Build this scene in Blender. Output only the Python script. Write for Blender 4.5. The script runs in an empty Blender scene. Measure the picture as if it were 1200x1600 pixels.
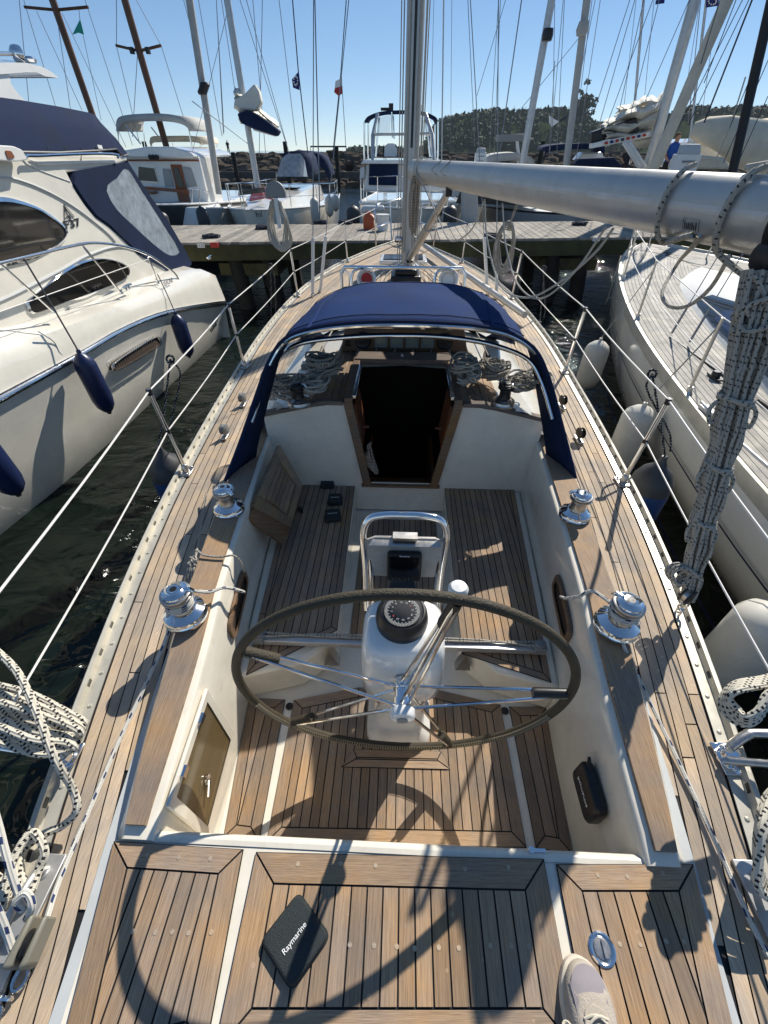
import bpy, bmesh, math, random
from mathutils import Vector, Matrix
random.seed(7)
R = math.radians
# ---------------------------------------------------------------- camera, world, sun
scene = bpy.context.scene
C = bpy.data.collections.new("scene_objects"); scene.collection.children.link(C)
CAM = Vector((-0.02, 0.0, 1.4)); PITCH = R(41); YAW = R(2.3); FPX = 650.0
cd = bpy.data.cameras.new("camera"); cam = bpy.data.objects.new("camera", cd); C.objects.link(cam)
cam.location = CAM; cam.rotation_euler = (R(90) - PITCH, 0, YAW)
cd.sensor_fit = 'VERTICAL'; cd.sensor_height = 36; cd.lens = 36 * FPX / 1600
cd.clip_start = 0.02; cd.clip_end = 6000
scene.camera = cam
SUN_EL, SUN_AZ = R(40), R(30)       # azimuth measured from +Y (the bow) towards +X
w = bpy.data.worlds.new("World"); scene.world = w; w.use_nodes = True
nt = w.node_tree; nt.nodes.clear()
sky = nt.nodes.new('ShaderNodeTexSky'); sky.sky_type = 'NISHITA'; sky.sun_disc = False
sky.sun_elevation = SUN_EL; sky.sun_rotation = SUN_AZ
sky.air_density = 0.6; sky.dust_density = 0.0; sky.ozone_density = 4.0; sky.altitude = 0
bg = nt.nodes.new('ShaderNodeBackground'); bg.inputs[1].default_value = 0.15
wo = nt.nodes.new('ShaderNodeOutputWorld')
gm = nt.nodes.new('ShaderNodeGamma'); gm.inputs[1].default_value = 0.65; hv = nt.nodes.new('ShaderNodeHueSaturation'); hv.inputs['Saturation'].default_value = 1.24
nt.links.new(sky.outputs[0], gm.inputs[0]); nt.links.new(gm.outputs[0], hv.inputs['Color']); nt.links.new(hv.outputs[0], bg.inputs[0]); nt.links.new(bg.outputs[0], wo.inputs[0])
sl = bpy.data.lights.new("sun", 'SUN'); sl.energy = 4.1; sl.angle = R(0.5); sl.color = (1, .94, .84)
so = bpy.data.objects.new("sun", sl); C.objects.link(so)
sd = Vector((math.sin(SUN_AZ) * math.cos(SUN_EL), math.cos(SUN_AZ) * math.cos(SUN_EL), math.sin(SUN_EL)))
so.rotation_euler = sd.to_track_quat('Z', 'Y').to_euler(); so.location = (5, 8, 12)
scene.view_settings.view_transform = 'Standard'; scene.view_settings.look = 'None'
scene.view_settings.gamma = 1; scene.view_settings.exposure = 0.58
try:
    scene.cycles.max_bounces = 8; scene.cycles.transparent_max_bounces = 12
except Exception: pass

# ---------------------------------------------------------------- surveying helpers (photo point + known height/distance -> world)
def ray(x, y):
    u = (x - 600) / FPX; v = (800 - y) / FPX
    a, b, c = u, math.cos(PITCH) + v * math.sin(PITCH), -math.sin(PITCH) + v * math.cos(PITCH)
    cy, sy = math.cos(YAW), math.sin(YAW)
    return Vector((a * cy - b * sy, a * sy + b * cy, c))
def pz(x, y, z): d = ray(x, y); return CAM + d * ((z - CAM.z) / d.z)
def py(x, y, Y): d = ray(x, y); return CAM + d * ((Y - CAM.y) / d.y)
def pX(x, y, X): d = ray(x, y); return CAM + d * ((X - CAM.x) / d.x)
def PZ(l, z): return [pz(x, y, z) for x, y in l]
def PY(l, Y): return [py(x, y, Y) for x, y in l]
def PX(l, X): return [pX(x, y, X) for x, y in l]

# ---------------------------------------------------------------- materials
MATS = {}
GRIME = ('cream_gelcoat', 'white_hull_paint', 'white_gelcoat', 'scuffed_white_vinyl', 'cream_aged_aluminium', 'faded_navy_canvas', 'blue_dodger_canvas', 'dull_aluminium', 'anodised_aluminium', 'blue_vinyl', 'navy_vinyl')
def mat(name, col=(.8, .8, .8), rough=.5, metal=0, bump=0, bscale=40, var=0, vscale=6, spec=.5, coat=0, trans=0, alpha=1, ior=1.45, sheen=0):
    if name in MATS: return MATS[name]
    m = bpy.data.materials.new(name); m.use_nodes = True; t = m.node_tree; n = t.nodes; b = n['Principled BSDF']
    b.inputs['Base Color'].default_value = (*col, 1); b.inputs['Roughness'].default_value = rough
    b.inputs['Metallic'].default_value = metal; b.inputs['Specular IOR Level'].default_value = spec
    b.inputs['Coat Weight'].default_value = coat; b.inputs['Coat Roughness'].default_value = .08
    b.inputs['Transmission Weight'].default_value = trans; b.inputs['Alpha'].default_value = alpha; b.inputs['IOR'].default_value = ior
    b.inputs['Sheen Weight'].default_value = sheen
    tc = n.new('ShaderNodeTexCoord')
    if var:
        nz = n.new('ShaderNodeTexNoise'); nz.inputs['Scale'].default_value = vscale; nz.inputs['Detail'].default_value = 6; nz.inputs['Roughness'].default_value = .65
        t.links.new(tc.outputs['Object'], nz.inputs['Vector'])
        mr = n.new('ShaderNodeMapRange'); mr.inputs[1].default_value = .3; mr.inputs[2].default_value = .7
        mr.inputs[3].default_value = 1 - var; mr.inputs[4].default_value = 1 + var * .6
        t.links.new(nz.outputs['Fac'], mr.inputs[0])
        hs = n.new('ShaderNodeHueSaturation'); hs.inputs['Color'].default_value = (*col, 1)
        t.links.new(mr.outputs[0], hs.inputs['Value']); t.links.new(hs.outputs[0], b.inputs['Base Color'])
        if name in GRIME:
            ng = n.new('ShaderNodeTexNoise'); ng.inputs['Scale'].default_value = 23; ng.inputs['Detail'].default_value = 9; ng.inputs['Roughness'].default_value = .75; t.links.new(tc.outputs['Object'], ng.inputs['Vector'])
            gr2 = n.new('ShaderNodeMapRange'); gr2.inputs[1].default_value = .56; gr2.inputs[2].default_value = .78; gr2.inputs[4].default_value = .4; t.links.new(ng.outputs['Fac'], gr2.inputs[0])
            mg = n.new('ShaderNodeMixRGB'); mg.inputs[2].default_value = (col[0] * .55, col[1] * .5, col[2] * .42, 1); t.links.new(gr2.outputs[0], mg.inputs[0]); t.links.new(hs.outputs[0], mg.inputs[1]); t.links.new(mg.outputs[0], b.inputs['Base Color'])
        r2 = n.new('ShaderNodeMapRange'); r2.inputs[3].default_value = max(.02, rough - .1 * min(1, rough * 3)); r2.inputs[4].default_value = min(1, rough + .15 * min(1, rough * 3))
        t.links.new(nz.outputs['Fac'], r2.inputs[0]); t.links.new(r2.outputs[0], b.inputs['Roughness'])
    if bump:
        nb = n.new('ShaderNodeTexNoise'); nb.inputs['Scale'].default_value = bscale; nb.inputs['Detail'].default_value = 4
        t.links.new(tc.outputs['Object'], nb.inputs['Vector'])
        bp = n.new('ShaderNodeBump'); bp.inputs['Strength'].default_value = bump; bp.inputs['Distance'].default_value = .01
        t.links.new(nb.outputs['Fac'], bp.inputs['Height']); t.links.new(bp.outputs[0], b.inputs['Normal'])
    MATS[name] = m; return m
def woodmat(name, c1, c2, c3, grain=90, rough=.75, spots=True, tonev=.35):
    m = bpy.data.materials.new(name); m.use_nodes = True; t = m.node_tree; n = t.nodes; L = t.links; b = n['Principled BSDF']
    uv = n.new('ShaderNodeUVMap'); at = n.new('ShaderNodeAttribute'); at.attribute_name = 'tone'
    mp = n.new('ShaderNodeMapping'); mp.inputs['Scale'].default_value = (5, grain, 1); L.new(uv.outputs[0], mp.inputs[0])
    nz = n.new('ShaderNodeTexNoise'); nz.inputs['Scale'].default_value = 1; nz.inputs['Detail'].default_value = 8; nz.inputs['Roughness'].default_value = .8; nz.inputs['Distortion'].default_value = .25
    L.new(mp.outputs[0], nz.inputs['Vector'])
    mp2 = n.new('ShaderNodeMapping'); mp2.inputs['Scale'].default_value = (22, grain * 4, 1); L.new(uv.outputs[0], mp2.inputs[0])
    nf = n.new('ShaderNodeTexNoise'); nf.inputs['Scale'].default_value = 1; nf.inputs['Detail'].default_value = 4; L.new(mp2.outputs[0], nf.inputs['Vector'])
    mx = n.new('ShaderNodeMath'); mx.operation = 'MULTIPLY_ADD'; mx.inputs[1].default_value = .45; L.new(nf.outputs['Fac'], mx.inputs[0])
    mm = n.new('ShaderNodeMath'); mm.operation = 'MULTIPLY'; mm.inputs[1].default_value = .6; L.new(nz.outputs['Fac'], mm.inputs[0]); L.new(mm.outputs[0], mx.inputs[2])
    cr = n.new('ShaderNodeValToRGB'); e = cr.color_ramp.elements
    e[0].position = .36; e[0].color = (*c1, 1); e[1].position = .70; e[1].color = (*c3, 1); k = e.new(.52); k.color = (*c2, 1)
    L.new(mx.outputs[0], cr.inputs[0])
    # weathering patches
    tc = n.new('ShaderNodeTexCoord'); np_ = n.new('ShaderNodeTexNoise'); np_.inputs['Scale'].default_value = 5; np_.inputs['Detail'].default_value = 7; np_.inputs['Roughness'].default_value = .6
    L.new(tc.outputs['Object'], np_.inputs['Vector'])
    mr = n.new('ShaderNodeMapRange'); mr.inputs[1].default_value = .3; mr.inputs[2].default_value = .7; mr.inputs[3].default_value = .72; mr.inputs[4].default_value = 1.22
    L.new(np_.outputs['Fac'], mr.inputs[0])
    tr = n.new('ShaderNodeMapRange'); tr.inputs[3].default_value = 1 - tonev; tr.inputs[4].default_value = 1 + tonev * .7; L.new(at.outputs['Fac'], tr.inputs[0])
    mu = n.new('ShaderNodeMath'); mu.operation = 'MULTIPLY'; L.new(mr.outputs[0], mu.inputs[0]); L.new(tr.outputs[0], mu.inputs[1])
    hs = n.new('ShaderNodeHueSaturation'); L.new(cr.outputs[0], hs.inputs['Color']); L.new(mu.outputs[0], hs.inputs['Value'])
    sr = n.new('ShaderNodeMapRange'); sr.inputs[1].default_value = .35; sr.inputs[2].default_value = .65; sr.inputs[3].default_value = .7; sr.inputs[4].default_value = 1.15; L.new(np_.outputs['Fac'], sr.inputs[0]); L.new(sr.outputs[0], hs.inputs['Saturation'])
    out = hs.outputs[0]
    if spots:   # pale bungs and salt freckles
        vo = n.new('ShaderNodeTexVoronoi'); vo.inputs['Scale'].default_value = 14; L.new(tc.outputs['Object'], vo.inputs['Vector'])
        lt = n.new('ShaderNodeMath'); lt.operation = 'LESS_THAN'; lt.inputs[1].default_value = .07; L.new(vo.outputs['Distance'], lt.inputs[0])
        ml = n.new('ShaderNodeMath'); ml.operation = 'MULTIPLY'; ml.inputs[1].default_value = .3; L.new(lt.outputs[0], ml.inputs[0])
        mc = n.new('ShaderNodeMixRGB'); mc.inputs[2].default_value = (c3[0] * 1.3, c3[1] * 1.3, c3[2] * 1.35, 1); L.new(ml.outputs[0], mc.inputs[0]); L.new(out, mc.inputs[1]); out = mc.outputs[0]
    L.new(out, b.inputs['Base Color']); b.inputs['Roughness'].default_value = rough; b.inputs['Specular IOR Level'].default_value = .3
    bp = n.new('ShaderNodeBump'); bp.inputs['Strength'].default_value = .35; bp.inputs['Distance'].default_value = .003
    L.new(mx.outputs[0], bp.inputs['Height']); L.new(bp.outputs[0], b.inputs['Normal'])
    MATS[name] = m; return m
def ropemat(name, base, fleck, pu=.02, kv=1.0, nv=2, duty=.2, th=.0):
    """braided rope: uv u = metres along, v = 0..1 around"""
    m = bpy.data.materials.new(name); m.use_nodes = True; t = m.node_tree; n = t.nodes; L = t.links; b = n['Principled BSDF']
    uv = n.new('ShaderNodeUVMap'); sp = n.new('ShaderNodeSeparateXYZ'); L.new(uv.outputs[0], sp.inputs[0])
    def M(op, a, bb=None, c=None):
        k = n.new('ShaderNodeMath'); k.operation = op
        for i, q in enumerate((a, bb, c)):
            if q is None: continue
            if isinstance(q, (int, float)): k.inputs[i].default_value = q
            else: L.new(q, k.inputs[i])
        return k.outputs[0]
    U, V = sp.outputs[0], sp.outputs[1]
    a = M('SINE', M('MULTIPLY', M('ADD', M('MULTIPLY', U, 1 / pu), M('MULTIPLY', V, kv)), 2 * math.pi))
    c = M('SINE', M('MULTIPLY', M('SUBTRACT', M('MULTIPLY', V, nv), M('MULTIPLY', U, .25 / pu)), 2 * math.pi))
    f = M('MULTIPLY', M('GREATER_THAN', a, duty), M('GREATER_THAN', c, th))
    mc = n.new('ShaderNodeMixRGB'); mc.inputs[1].default_value = (*base, 1); mc.inputs[2].default_value = (*fleck, 1); L.new(f, mc.inputs[0])
    L.new(mc.outputs[0], b.inputs['Base Color']); b.inputs['Roughness'].default_value = .85; b.inputs['Specular IOR Level'].default_value = .2
    br = M('MULTIPLY', M('SINE', M('MULTIPLY', M('ADD', M('MULTIPLY', U, 160), M('MULTIPLY', V, 4)), 6.283)), M('SINE', M('MULTIPLY', M('SUBTRACT', M('MULTIPLY', U, 160), M('MULTIPLY', V, 4)), 6.283)))
    bp = n.new('ShaderNodeBump'); bp.inputs['Strength'].default_value = .5; bp.inputs['Distance'].default_value = .002; L.new(br, bp.inputs['Height']); L.new(bp.outputs[0], b.inputs['Normal'])
    MATS[name] = m; return m

teak = woodmat('weathered_teak', (.17, .11, .067), (.32, .215, .132), (.46, .335, .22), grain=230, tonev=.26)
teak_pale = woodmat('pale_side_deck_teak', (.29, .215, .145), (.46, .355, .25), (.60, .49, .365), grain=200, tonev=.22)
backlit_teak = woodmat('backlit_grey_teak', (.22, .205, .18), (.40, .375, .33), (.58, .55, .49), grain=90, spots=False, tonev=.2)  # teak made greyer and paler: the deck's backlight is put into its colour
teak_grey = woodmat('grey_teak', (.10, .075, .058), (.17, .13, .105), (.27, .215, .175), spots=False)
teak_trim = woodmat('varnish_worn_teak', (.11, .06, .03), (.2, .12, .065), (.30, .19, .11), spots=False, rough=.55)
mahog = woodmat('varnished_mahogany', (.12, .03, .012), (.25, .075, .025), (.36, .12, .04), spots=False, rough=.3)
pierwood = woodmat('silvered_pier_boards', (.19, .165, .135), (.31, .28, .235), (.43, .39, .335), grain=40, spots=False, rough=.9, tonev=.3)
beamwood = mat('algae_stained_timber', (.075, .07, .028), .9, var=.5, vscale=3, bump=.5)
pilewood = mat('dark_pile_timber', (.02, .018, .014), .8, var=.4, vscale=4, bump=.5)
caulk = mat('black_caulk', (.012, .012, .013), .6)
gel = mat('cream_gelcoat', (.77, .72, .61), .2, var=.10, vscale=7, coat=.7)
gelw = mat('white_gelcoat', (.80, .79, .75), .16, var=.06, vscale=3, coat=.8)
gelhull = mat('white_hull_paint', (.80, .765, .67), .14, var=.10, vscale=2.2, coat=.8)
gelgrey = mat('grey_nonslip', (.48, .50, .50), .6, var=.1, vscale=8)
steel = mat('polished_steel', (.80, .80, .80), .10, 1, var=.06, vscale=30)
steel2 = mat('brushed_steel', (.52, .50, .47), .32, 1, var=.1, vscale=60)
alu = mat('anodised_aluminium', (.50, .49, .46), .42, .55, var=.14, vscale=5, bump=.03, bscale=120)
alumat = mat('dull_aluminium', (.55, .55, .54), .42, .65, var=.18, vscale=7)
rail_al = mat('cream_aged_aluminium', (.55, .52, .44), .35, .35, var=.18, vscale=9)
blackp = mat('black_plastic', (.014, .014, .015), .35, var=.1, vscale=20)
greyp = mat('grey_plastic', (.22, .23, .23), .5, var=.1)
whitep = mat('white_plastic', (.72, .72, .70), .35, var=.05)
navy = mat('faded_navy_canvas', (.013, .024, .062), .85, spec=.15, var=.22, vscale=3, bump=.25, bscale=300)
blue = mat('blue_dodger_canvas', (.009, .032, .115), .85, var=.28, vscale=3.5, bump=.35, bscale=260, spec=.15)
creamc = mat('cream_canvas', (.62, .57, .46), .9, var=.15, vscale=4, bump=.5, bscale=12)
sailc = mat('white_sailcloth', (.72, .69, .60), .75, var=.12, vscale=5, bump=.4, bscale=8)
greyc = mat('grey_canvas', (.42, .42, .40), .9, var=.12, vscale=5)
coverp = mat('charcoal_soft_cover', (.020, .028, .030), .55, var=.2, vscale=14, bump=.5, bscale=700)
leather = mat('olive_brown_leather', (.055, .044, .026), .6, var=.25, vscale=18, bump=.5, bscale=220)
stitch = mat('pale_stitching', (.35, .30, .2), .8)
fnavy = mat('navy_vinyl', (.012, .022, .075), .3, var=.2, vscale=9)
fblue = mat('blue_vinyl', (.012, .05, .16), .38, var=.25, vscale=7)
fblack = mat('dark_grey_vinyl', (.05, .052, .055), .45, var=.3, vscale=10)
fwhite = mat('scuffed_white_vinyl', (.60, .58, .52), .45, var=.14, vscale=6)
glass = mat('tinted_acrylic', (.02, .018, .015), .05, spec=.8)
clearv = mat('clear_vinyl', (.75, .8, .83), .08, alpha=.22)
hazev = mat('crinkled_clear_vinyl', (.45, .52, .58), .12, alpha=.62, var=.35, vscale=9, bump=.6, bscale=14)
brownac = mat('bronze_acrylic', (.17, .12, .055), .08, alpha=.78)
screenm = mat('dark_screen', (.006, .006, .007), .12, coat=.5)
paperw = mat('printed_white', (.8, .8, .78), .5)
inkdark = mat('printed_dark', (.03, .03, .035), .5)
redm = mat('faded_red', (.45, .035, .025), .6)
orangem = mat('orange_plastic', (.5, .10, .03), .5)
green = mat('teal_cloth', (.03, .38, .28), .8)
flagblue = mat('flag_blue', (.015, .03, .16), .8)
brownmast = mat('varnished_spruce', (.13, .055, .025), .4, var=.3, vscale=3)
blackmast = mat('black_mast_sleeve', (.012, .015, .022), .6)
wirem = mat('rigging_wire', (.23, .24, .26), .4, .6)
wiredark = mat('dark_line', (.05, .055, .07), .8)
linew = mat('white_coated_wire', (.72, .70, .66), .5)
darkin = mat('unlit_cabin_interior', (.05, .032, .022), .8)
rockm = mat('granite_boulder', (.10, .085, .07), 1, spec=0, var=.5, vscale=1.2, bump=.6, bscale=5)
concrete = mat('dark_weathered_quay', (.09, .08, .075), .9, var=.4, vscale=.8)
skin = mat('skin', (.42, .24, .16), .55, var=.1)
shirt = mat('blue_shirt', (.012, .07, .33), .85, var=.15)
darkcl = mat('dark_clothing', (.03, .03, .04), .9)
hairm = mat('brown_hair', (.05, .032, .02), .8)
shoegrey = mat('taupe_suede', (.42, .37, .31), .9, var=.14, vscale=25, bump=.3, bscale=300)
shoemesh = mat('grey_ribbed_knit', (.30, .27, .28), .9, var=.1, vscale=30)
rope_bw = ropemat('white_rope_black_fleck', (.62, .58, .48), (.025, .025, .03), pu=.013, kv=1, nv=3, duty=.15, th=.1)
rope_bl = ropemat('white_rope_blue_fleck', (.62, .60, .54), (.03, .05, .13), pu=.055, kv=.6, nv=3, duty=.55, th=.2)
rope_gr = ropemat('grey_rope_dark_fleck', (.42, .39, .335), (.05, .05, .05), pu=.017, kv=1, nv=2, duty=.62, th=.25)
rope_wh = ropemat('weathered_white_rope', (.52, .49, .42), (.36, .33, .28), pu=.012, kv=1, nv=2)
rope_bk = ropemat('black_rope_white_fleck', (.02, .02, .022), (.5, .5, .48), pu=.018, kv=1, nv=2, duty=.4, th=.2)
rope_bg = ropemat('beige_rope_brown_fleck', (.45, .38, .30), (.14, .08, .06), pu=.022, kv=1, nv=2, duty=.5)

# ---------------------------------------------------------------- mesh builder
def catmull(pts, k=6, closed=False):
    P = [Vector(p) for p in pts]; n = len(P)
    if n < 3: return P
    out = []
    rng = range(n) if closed else range(n - 1)
    for i in rng:
        p1, p2 = P[i], P[(i + 1) % n]
        p0 = P[i - 1] if (closed or i > 0) else p1 * 2 - p2
        p3 = P[(i + 2) % n] if (closed or i + 2 < n) else p2 * 2 - p1
        for j in range(k):
            t = j / k
            out.append(.5 * ((2 * p1) + (p2 - p0) * t + (2 * p0 - 5 * p1 + 4 * p2 - p3) * t * t + (3 * p1 - p0 - 3 * p2 + p3) * t ** 3))
    if not closed: out.append(P[-1])
    return out
def lerp(tab, x):
    if x <= tab[0][0]: return tab[0][1]
    for (a, b), (c, d) in zip(tab, tab[1:]):
        if x <= c: return b + (d - b) * (x - a) / (c - a)
    return tab[-1][1]
def smoothtab(tab):
    return [(p.x, p.y) for p in catmull([Vector((a, b, 0)) for a, b in tab], 6)]
class MB:
    def __init__(s): s.v = []; s.f = []; s.uv = []; s.t = []; s.m = []
    def face(s, idx, uv=None, m=0, tone=.5):
        s.f.append(tuple(idx)); s.uv.append(uv or [(s.v[i][0], s.v[i][1] + s.v[i][2]) for i in idx]); s.m.append(m); s.t.append(tone)
    def poly(s, pts, m=0, tone=.5, uv=None):
        b = len(s.v); s.v += [Vector(p) for p in pts]; s.face(range(b, b + len(pts)), uv, m, tone)
    def prism(s, pts, vec, m=0, tone=.5):
        """solid: polygon extruded along vec"""
        n = len(pts); b = len(s.v); vec = Vector(vec)
        s.v += [Vector(p) for p in pts] + [Vector(p) + vec for p in pts]
        s.face(range(b, b + n), None, m, tone); s.face(range(b + 2 * n - 1, b + n - 1, -1), None, m, tone)
        for i in range(n):
            j = (i + 1) % n; s.face((b + i, b + n + i, b + n + j, b + j), None, m, tone)
        return s
    def box(s, c, sz, rot=None, m=0, tone=.5):
        c = Vector(c); h = Vector(sz) / 2; b = len(s.v)
        for z in (-1, 1):
            for x, y in ((-1, -1), (1, -1), (1, 1), (-1, 1)):
                p = Vector((x * h.x, y * h.y, z * h.z))
                if rot is not None: p = rot @ p
                s.v.append(c + p)
        for q in ((3, 2, 1, 0), (4, 5, 6, 7), (0, 1, 5, 4), (1, 2, 6, 5), (2, 3, 7, 6), (3, 0, 4, 7)): s.face([b + i for i in q], None, m, tone)
        return s
    def tube(s, pts, r, n=8, closed=False, m=0, flat=1.0, tone=.5):
        P = [Vector(p) for p in pts]; N = len(P)
        if N < 2: return s
        rad = r if isinstance(r, (list, tuple)) else [r] * N
        b = len(s.v); T = []
        for i in range(N):
            a = P[i - 1] if (closed or i > 0) else P[i]; c = P[(i + 1) % N] if (closed or i < N - 1) else P[i]
            d = (c - a); T.append(d.normalized() if d.length > 1e-9 else Vector((0, 0, 1)))
        up = Vector((0, 0, 1)) if abs(T[0].z) < .9 else Vector((0, 1, 0))
        nx = T[0].cross(up).normalized(); L = [0.0]
        for i in range(N):
            if i:
                L.append(L[-1] + (P[i] - P[i - 1]).length)
                nx = (nx - T[i] * nx.dot(T[i])); nx = nx.normalized() if nx.length > 1e-6 else T[i].orthogonal().normalized()
            ny = T[i].cross(nx)
            for k in range(n):
                a = 2 * math.pi * k / n; s.v.append(P[i] + nx * (math.cos(a) * rad[i]) + ny * (math.sin(a) * rad[i] * flat))
        M = N if closed else N - 1
        for i in range(M):
            j = (i + 1) % N; lj = L[j] if j else L[-1] + (P[0] - P[-1]).length
            for k in range(n):
                k2 = (k + 1) % n
                s.face((b + i * n + k, b + i * n + k2, b + j * n + k2, b + j * n + k), [(L[i], k / n), (L[i], (k + 1) / n), (lj, (k + 1) / n), (lj, k / n)], m, tone)
        if not closed:
            s.face([b + k for k in range(n - 1, -1, -1)], None, m, tone); s.face([b + (N - 1) * n + k for k in range(n)], None, m, tone)
        return s
    def lathe(s, prof, o, axis=(0, 0, 1), n=24, m=0, ms=None):
        o = Vector(o); q = Vector((0, 0, 1)).rotation_difference(Vector(axis).normalized()); b = len(s.v)
        for r, h in prof:
            for k in range(n):
                a = 2 * math.pi * k / n; s.v.append(o + q @ Vector((r * math.cos(a), r * math.sin(a), h)))
        for i in range(len(prof) - 1):
            for k in range(n):
                k2 = (k + 1) % n; s.face((b + i * n + k, b + i * n + k2, b + (i + 1) * n + k2, b + (i + 1) * n + k), None, ms[i] if ms else m)
        if prof[0][0] > 1e-5: s.face([b + k for k in range(n - 1, -1, -1)], None, ms[0] if ms else m)
        if prof[-1][0] > 1e-5: s.face([b + (len(prof) - 1) * n + k for k in range(n)], None, ms[-1] if ms else m)
        return s
    def loft(s, rows, m=0, tone=.5, close=False, cap=False):
        n = len(rows[0]); b = len(s.v)
        for r in rows: s.v += [Vector(p) for p in r]
        for i in range(len(rows) - 1):
            for k in range(n if close else n - 1):
                k2 = (k + 1) % n
                s.face((b + i * n + k, b + i * n + k2, b + (i + 1) * n + k2, b + (i + 1) * n + k), None, m, tone)
        if cap:
            s.face([b + k for k in range(n - 1, -1, -1)], None, m, tone); s.face([b + (len(rows) - 1) * n + k for k in range(n)], None, m, tone)
        return s
    def ball(s, c, r, m=0, n=10, sc=(1, 1, 1), jit=0):
        c = Vector(c); b = len(s.v); st = max(4, n // 2)
        for i in range(1, st):
            t = math.pi * i / st
            for k in range(n):
                a = 2 * math.pi * k / n; j = 1 + random.uniform(-jit, jit)
                s.v.append(c + Vector((math.sin(t) * math.cos(a) * sc[0], math.sin(t) * math.sin(a) * sc[1], math.cos(t) * sc[2])) * r * j)
        top = len(s.v); s.v += [c + Vector((0, 0, r * sc[2])), c - Vector((0, 0, r * sc[2]))]
        for i in range(st - 2):
            for k in range(n):
                k2 = (k + 1) % n; s.face((b + i * n + k, b + (i + 1) * n + k, b + (i + 1) * n + k2, b + i * n + k2), None, m)
        for k in range(n):
            k2 = (k + 1) % n; s.face((top, b + k, b + k2), None, m); s.face((top + 1, b + (st - 2) * n + k2, b + (st - 2) * n + k), None, m)
        return s
    def build(s, name, mats, parent=None, origin=None, bevel=0, angle=38, solid=0, sub=0):
        if not isinstance(mats, (list, tuple)): mats = [mats]
        off = Vector(origin) if origin is not None else Vector((0, 0, 0)); p = parent
        if parent is not None:
            off = Vector((0, 0, 0))
            while p is not None: off += p.location; p = p.parent
        me = bpy.data.meshes.new(name); me.from_pydata([v - off for v in s.v], [], s.f)
        for mm in mats: me.materials.append(mm)
        ul = me.uv_layers.new(name='UVMap'); flat = [c for u in s.uv for p_ in u for c in p_]
        ul.data.foreach_set('uv', flat)
        at = me.attributes.new('tone', 'FLOAT', 'FACE'); at.data.foreach_set('value', s.t)
        me.polygons.foreach_set('material_index', s.m)
        me.polygons.foreach_set('use_smooth', [True] * len(s.f)); me.update()
        bm = bmesh.new(); bm.from_mesh(me); bmesh.ops.recalc_face_normals(bm, faces=bm.faces); bm.to_mesh(me); bm.free()
        me.set_sharp_from_angle(angle=R(angle))
        o = bpy.data.objects.new(name, me); C.objects.link(o)
        if parent is not None: o.parent = parent
        else: o.location = off
        if solid:
            md = o.modifiers.new('solid', 'SOLIDIFY'); md.thickness = solid; md.offset = -1
        if bevel:
            md = o.modifiers.new('bevel', 'BEVEL'); md.width = bevel; md.segments = 2; md.limit_method = 'ANGLE'; md.angle_limit = R(40); md.harden_normals = False
        if sub:
            md = o.modifiers.new('sub', 'SUBSURF'); md.levels = md.render_levels = sub
        return o
def tag(o, label, cat, group=None, kind=None):
    o['label'] = label; o['category'] = cat
    if group: o['group'] = group
    if kind: o['kind'] = kind
    return o
def thing(name, loc, label, cat, group=None):
    o = bpy.data.objects.new(name, None); C.objects.link(o); o.location = loc; o.empty_display_size = .1
    return tag(o, label, cat, group)
def struct(o): o['kind'] = 'structure'; return o
def text(s, size, M, m, parent=None, name='lettering', ext=.0006, bold=0, shear=0):
    cu = bpy.data.curves.new('t', 'FONT'); cu.body = s; cu.size = size; cu.extrude = ext; cu.align_x = 'CENTER'; cu.align_y = 'CENTER'; cu.offset = bold; cu.shear = shear
    to = bpy.data.objects.new('t', cu); C.objects.link(to); dg = bpy.context.evaluated_depsgraph_get()
    me = bpy.data.meshes.new_from_object(to.evaluated_get(dg)); bpy.data.objects.remove(to); me.transform(M); me.name = name
    off = Vector((0, 0, 0)); p = parent
    while p is not None: off += p.location; p = p.parent
    me.transform(Matrix.Translation(-off)); me.materials.clear(); me.materials.append(m)
    o = bpy.data.objects.new(name, me); C.objects.link(o); o.parent = parent; return o
def frame(o, xdir, ydir):
    x = Vector(xdir).normalized(); y = Vector(ydir); y = (y - x * y.dot(x)).normalized(); z = x.cross(y)
    M = Matrix((x, y, z)).transposed().to_4x4(); return Matrix.Translation(Vector(o)) @ M
# planking -----------------------------------------------------------------
def inset(poly, d):
    n = len(poly); c = sum((Vector(p) for p in poly), Vector()) / n; z = c.z; out = []
    lines = []
    for i in range(n):
        a, b = Vector(poly[i]), Vector(poly[(i + 1) % n]); e = (b - a).to_2d().normalized(); nn = Vector((-e.y, e.x))
        if nn.dot(c.to_2d() - a.to_2d()) < 0: nn = -nn
        dd = d[i] if isinstance(d, (list, tuple)) else d
        lines.append((a.to_2d() + nn * dd, e))
    for i in range(n):
        p, e = lines[i - 1]; q, f = lines[i]; cr = e.x * f.y - e.y * f.x
        if abs(cr) < 1e-6: r = q
        else: t = ((q - p).x * f.y - (q - p).y * f.x) / cr; r = p + e * t
        out.append(Vector((r.x, r.y, z)))
    return out
def clip(poly, nrm, c):
    out = []; n = len(poly)
    for i in range(n):
        a, b = poly[i], poly[(i + 1) % n]; da = a.to_2d().dot(nrm) - c; db = b.to_2d().dot(nrm) - c
        if da >= 0: out.append(a)
        if da * db < 0: out.append(a.lerp(b, da / (da - db)))
    return out
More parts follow.
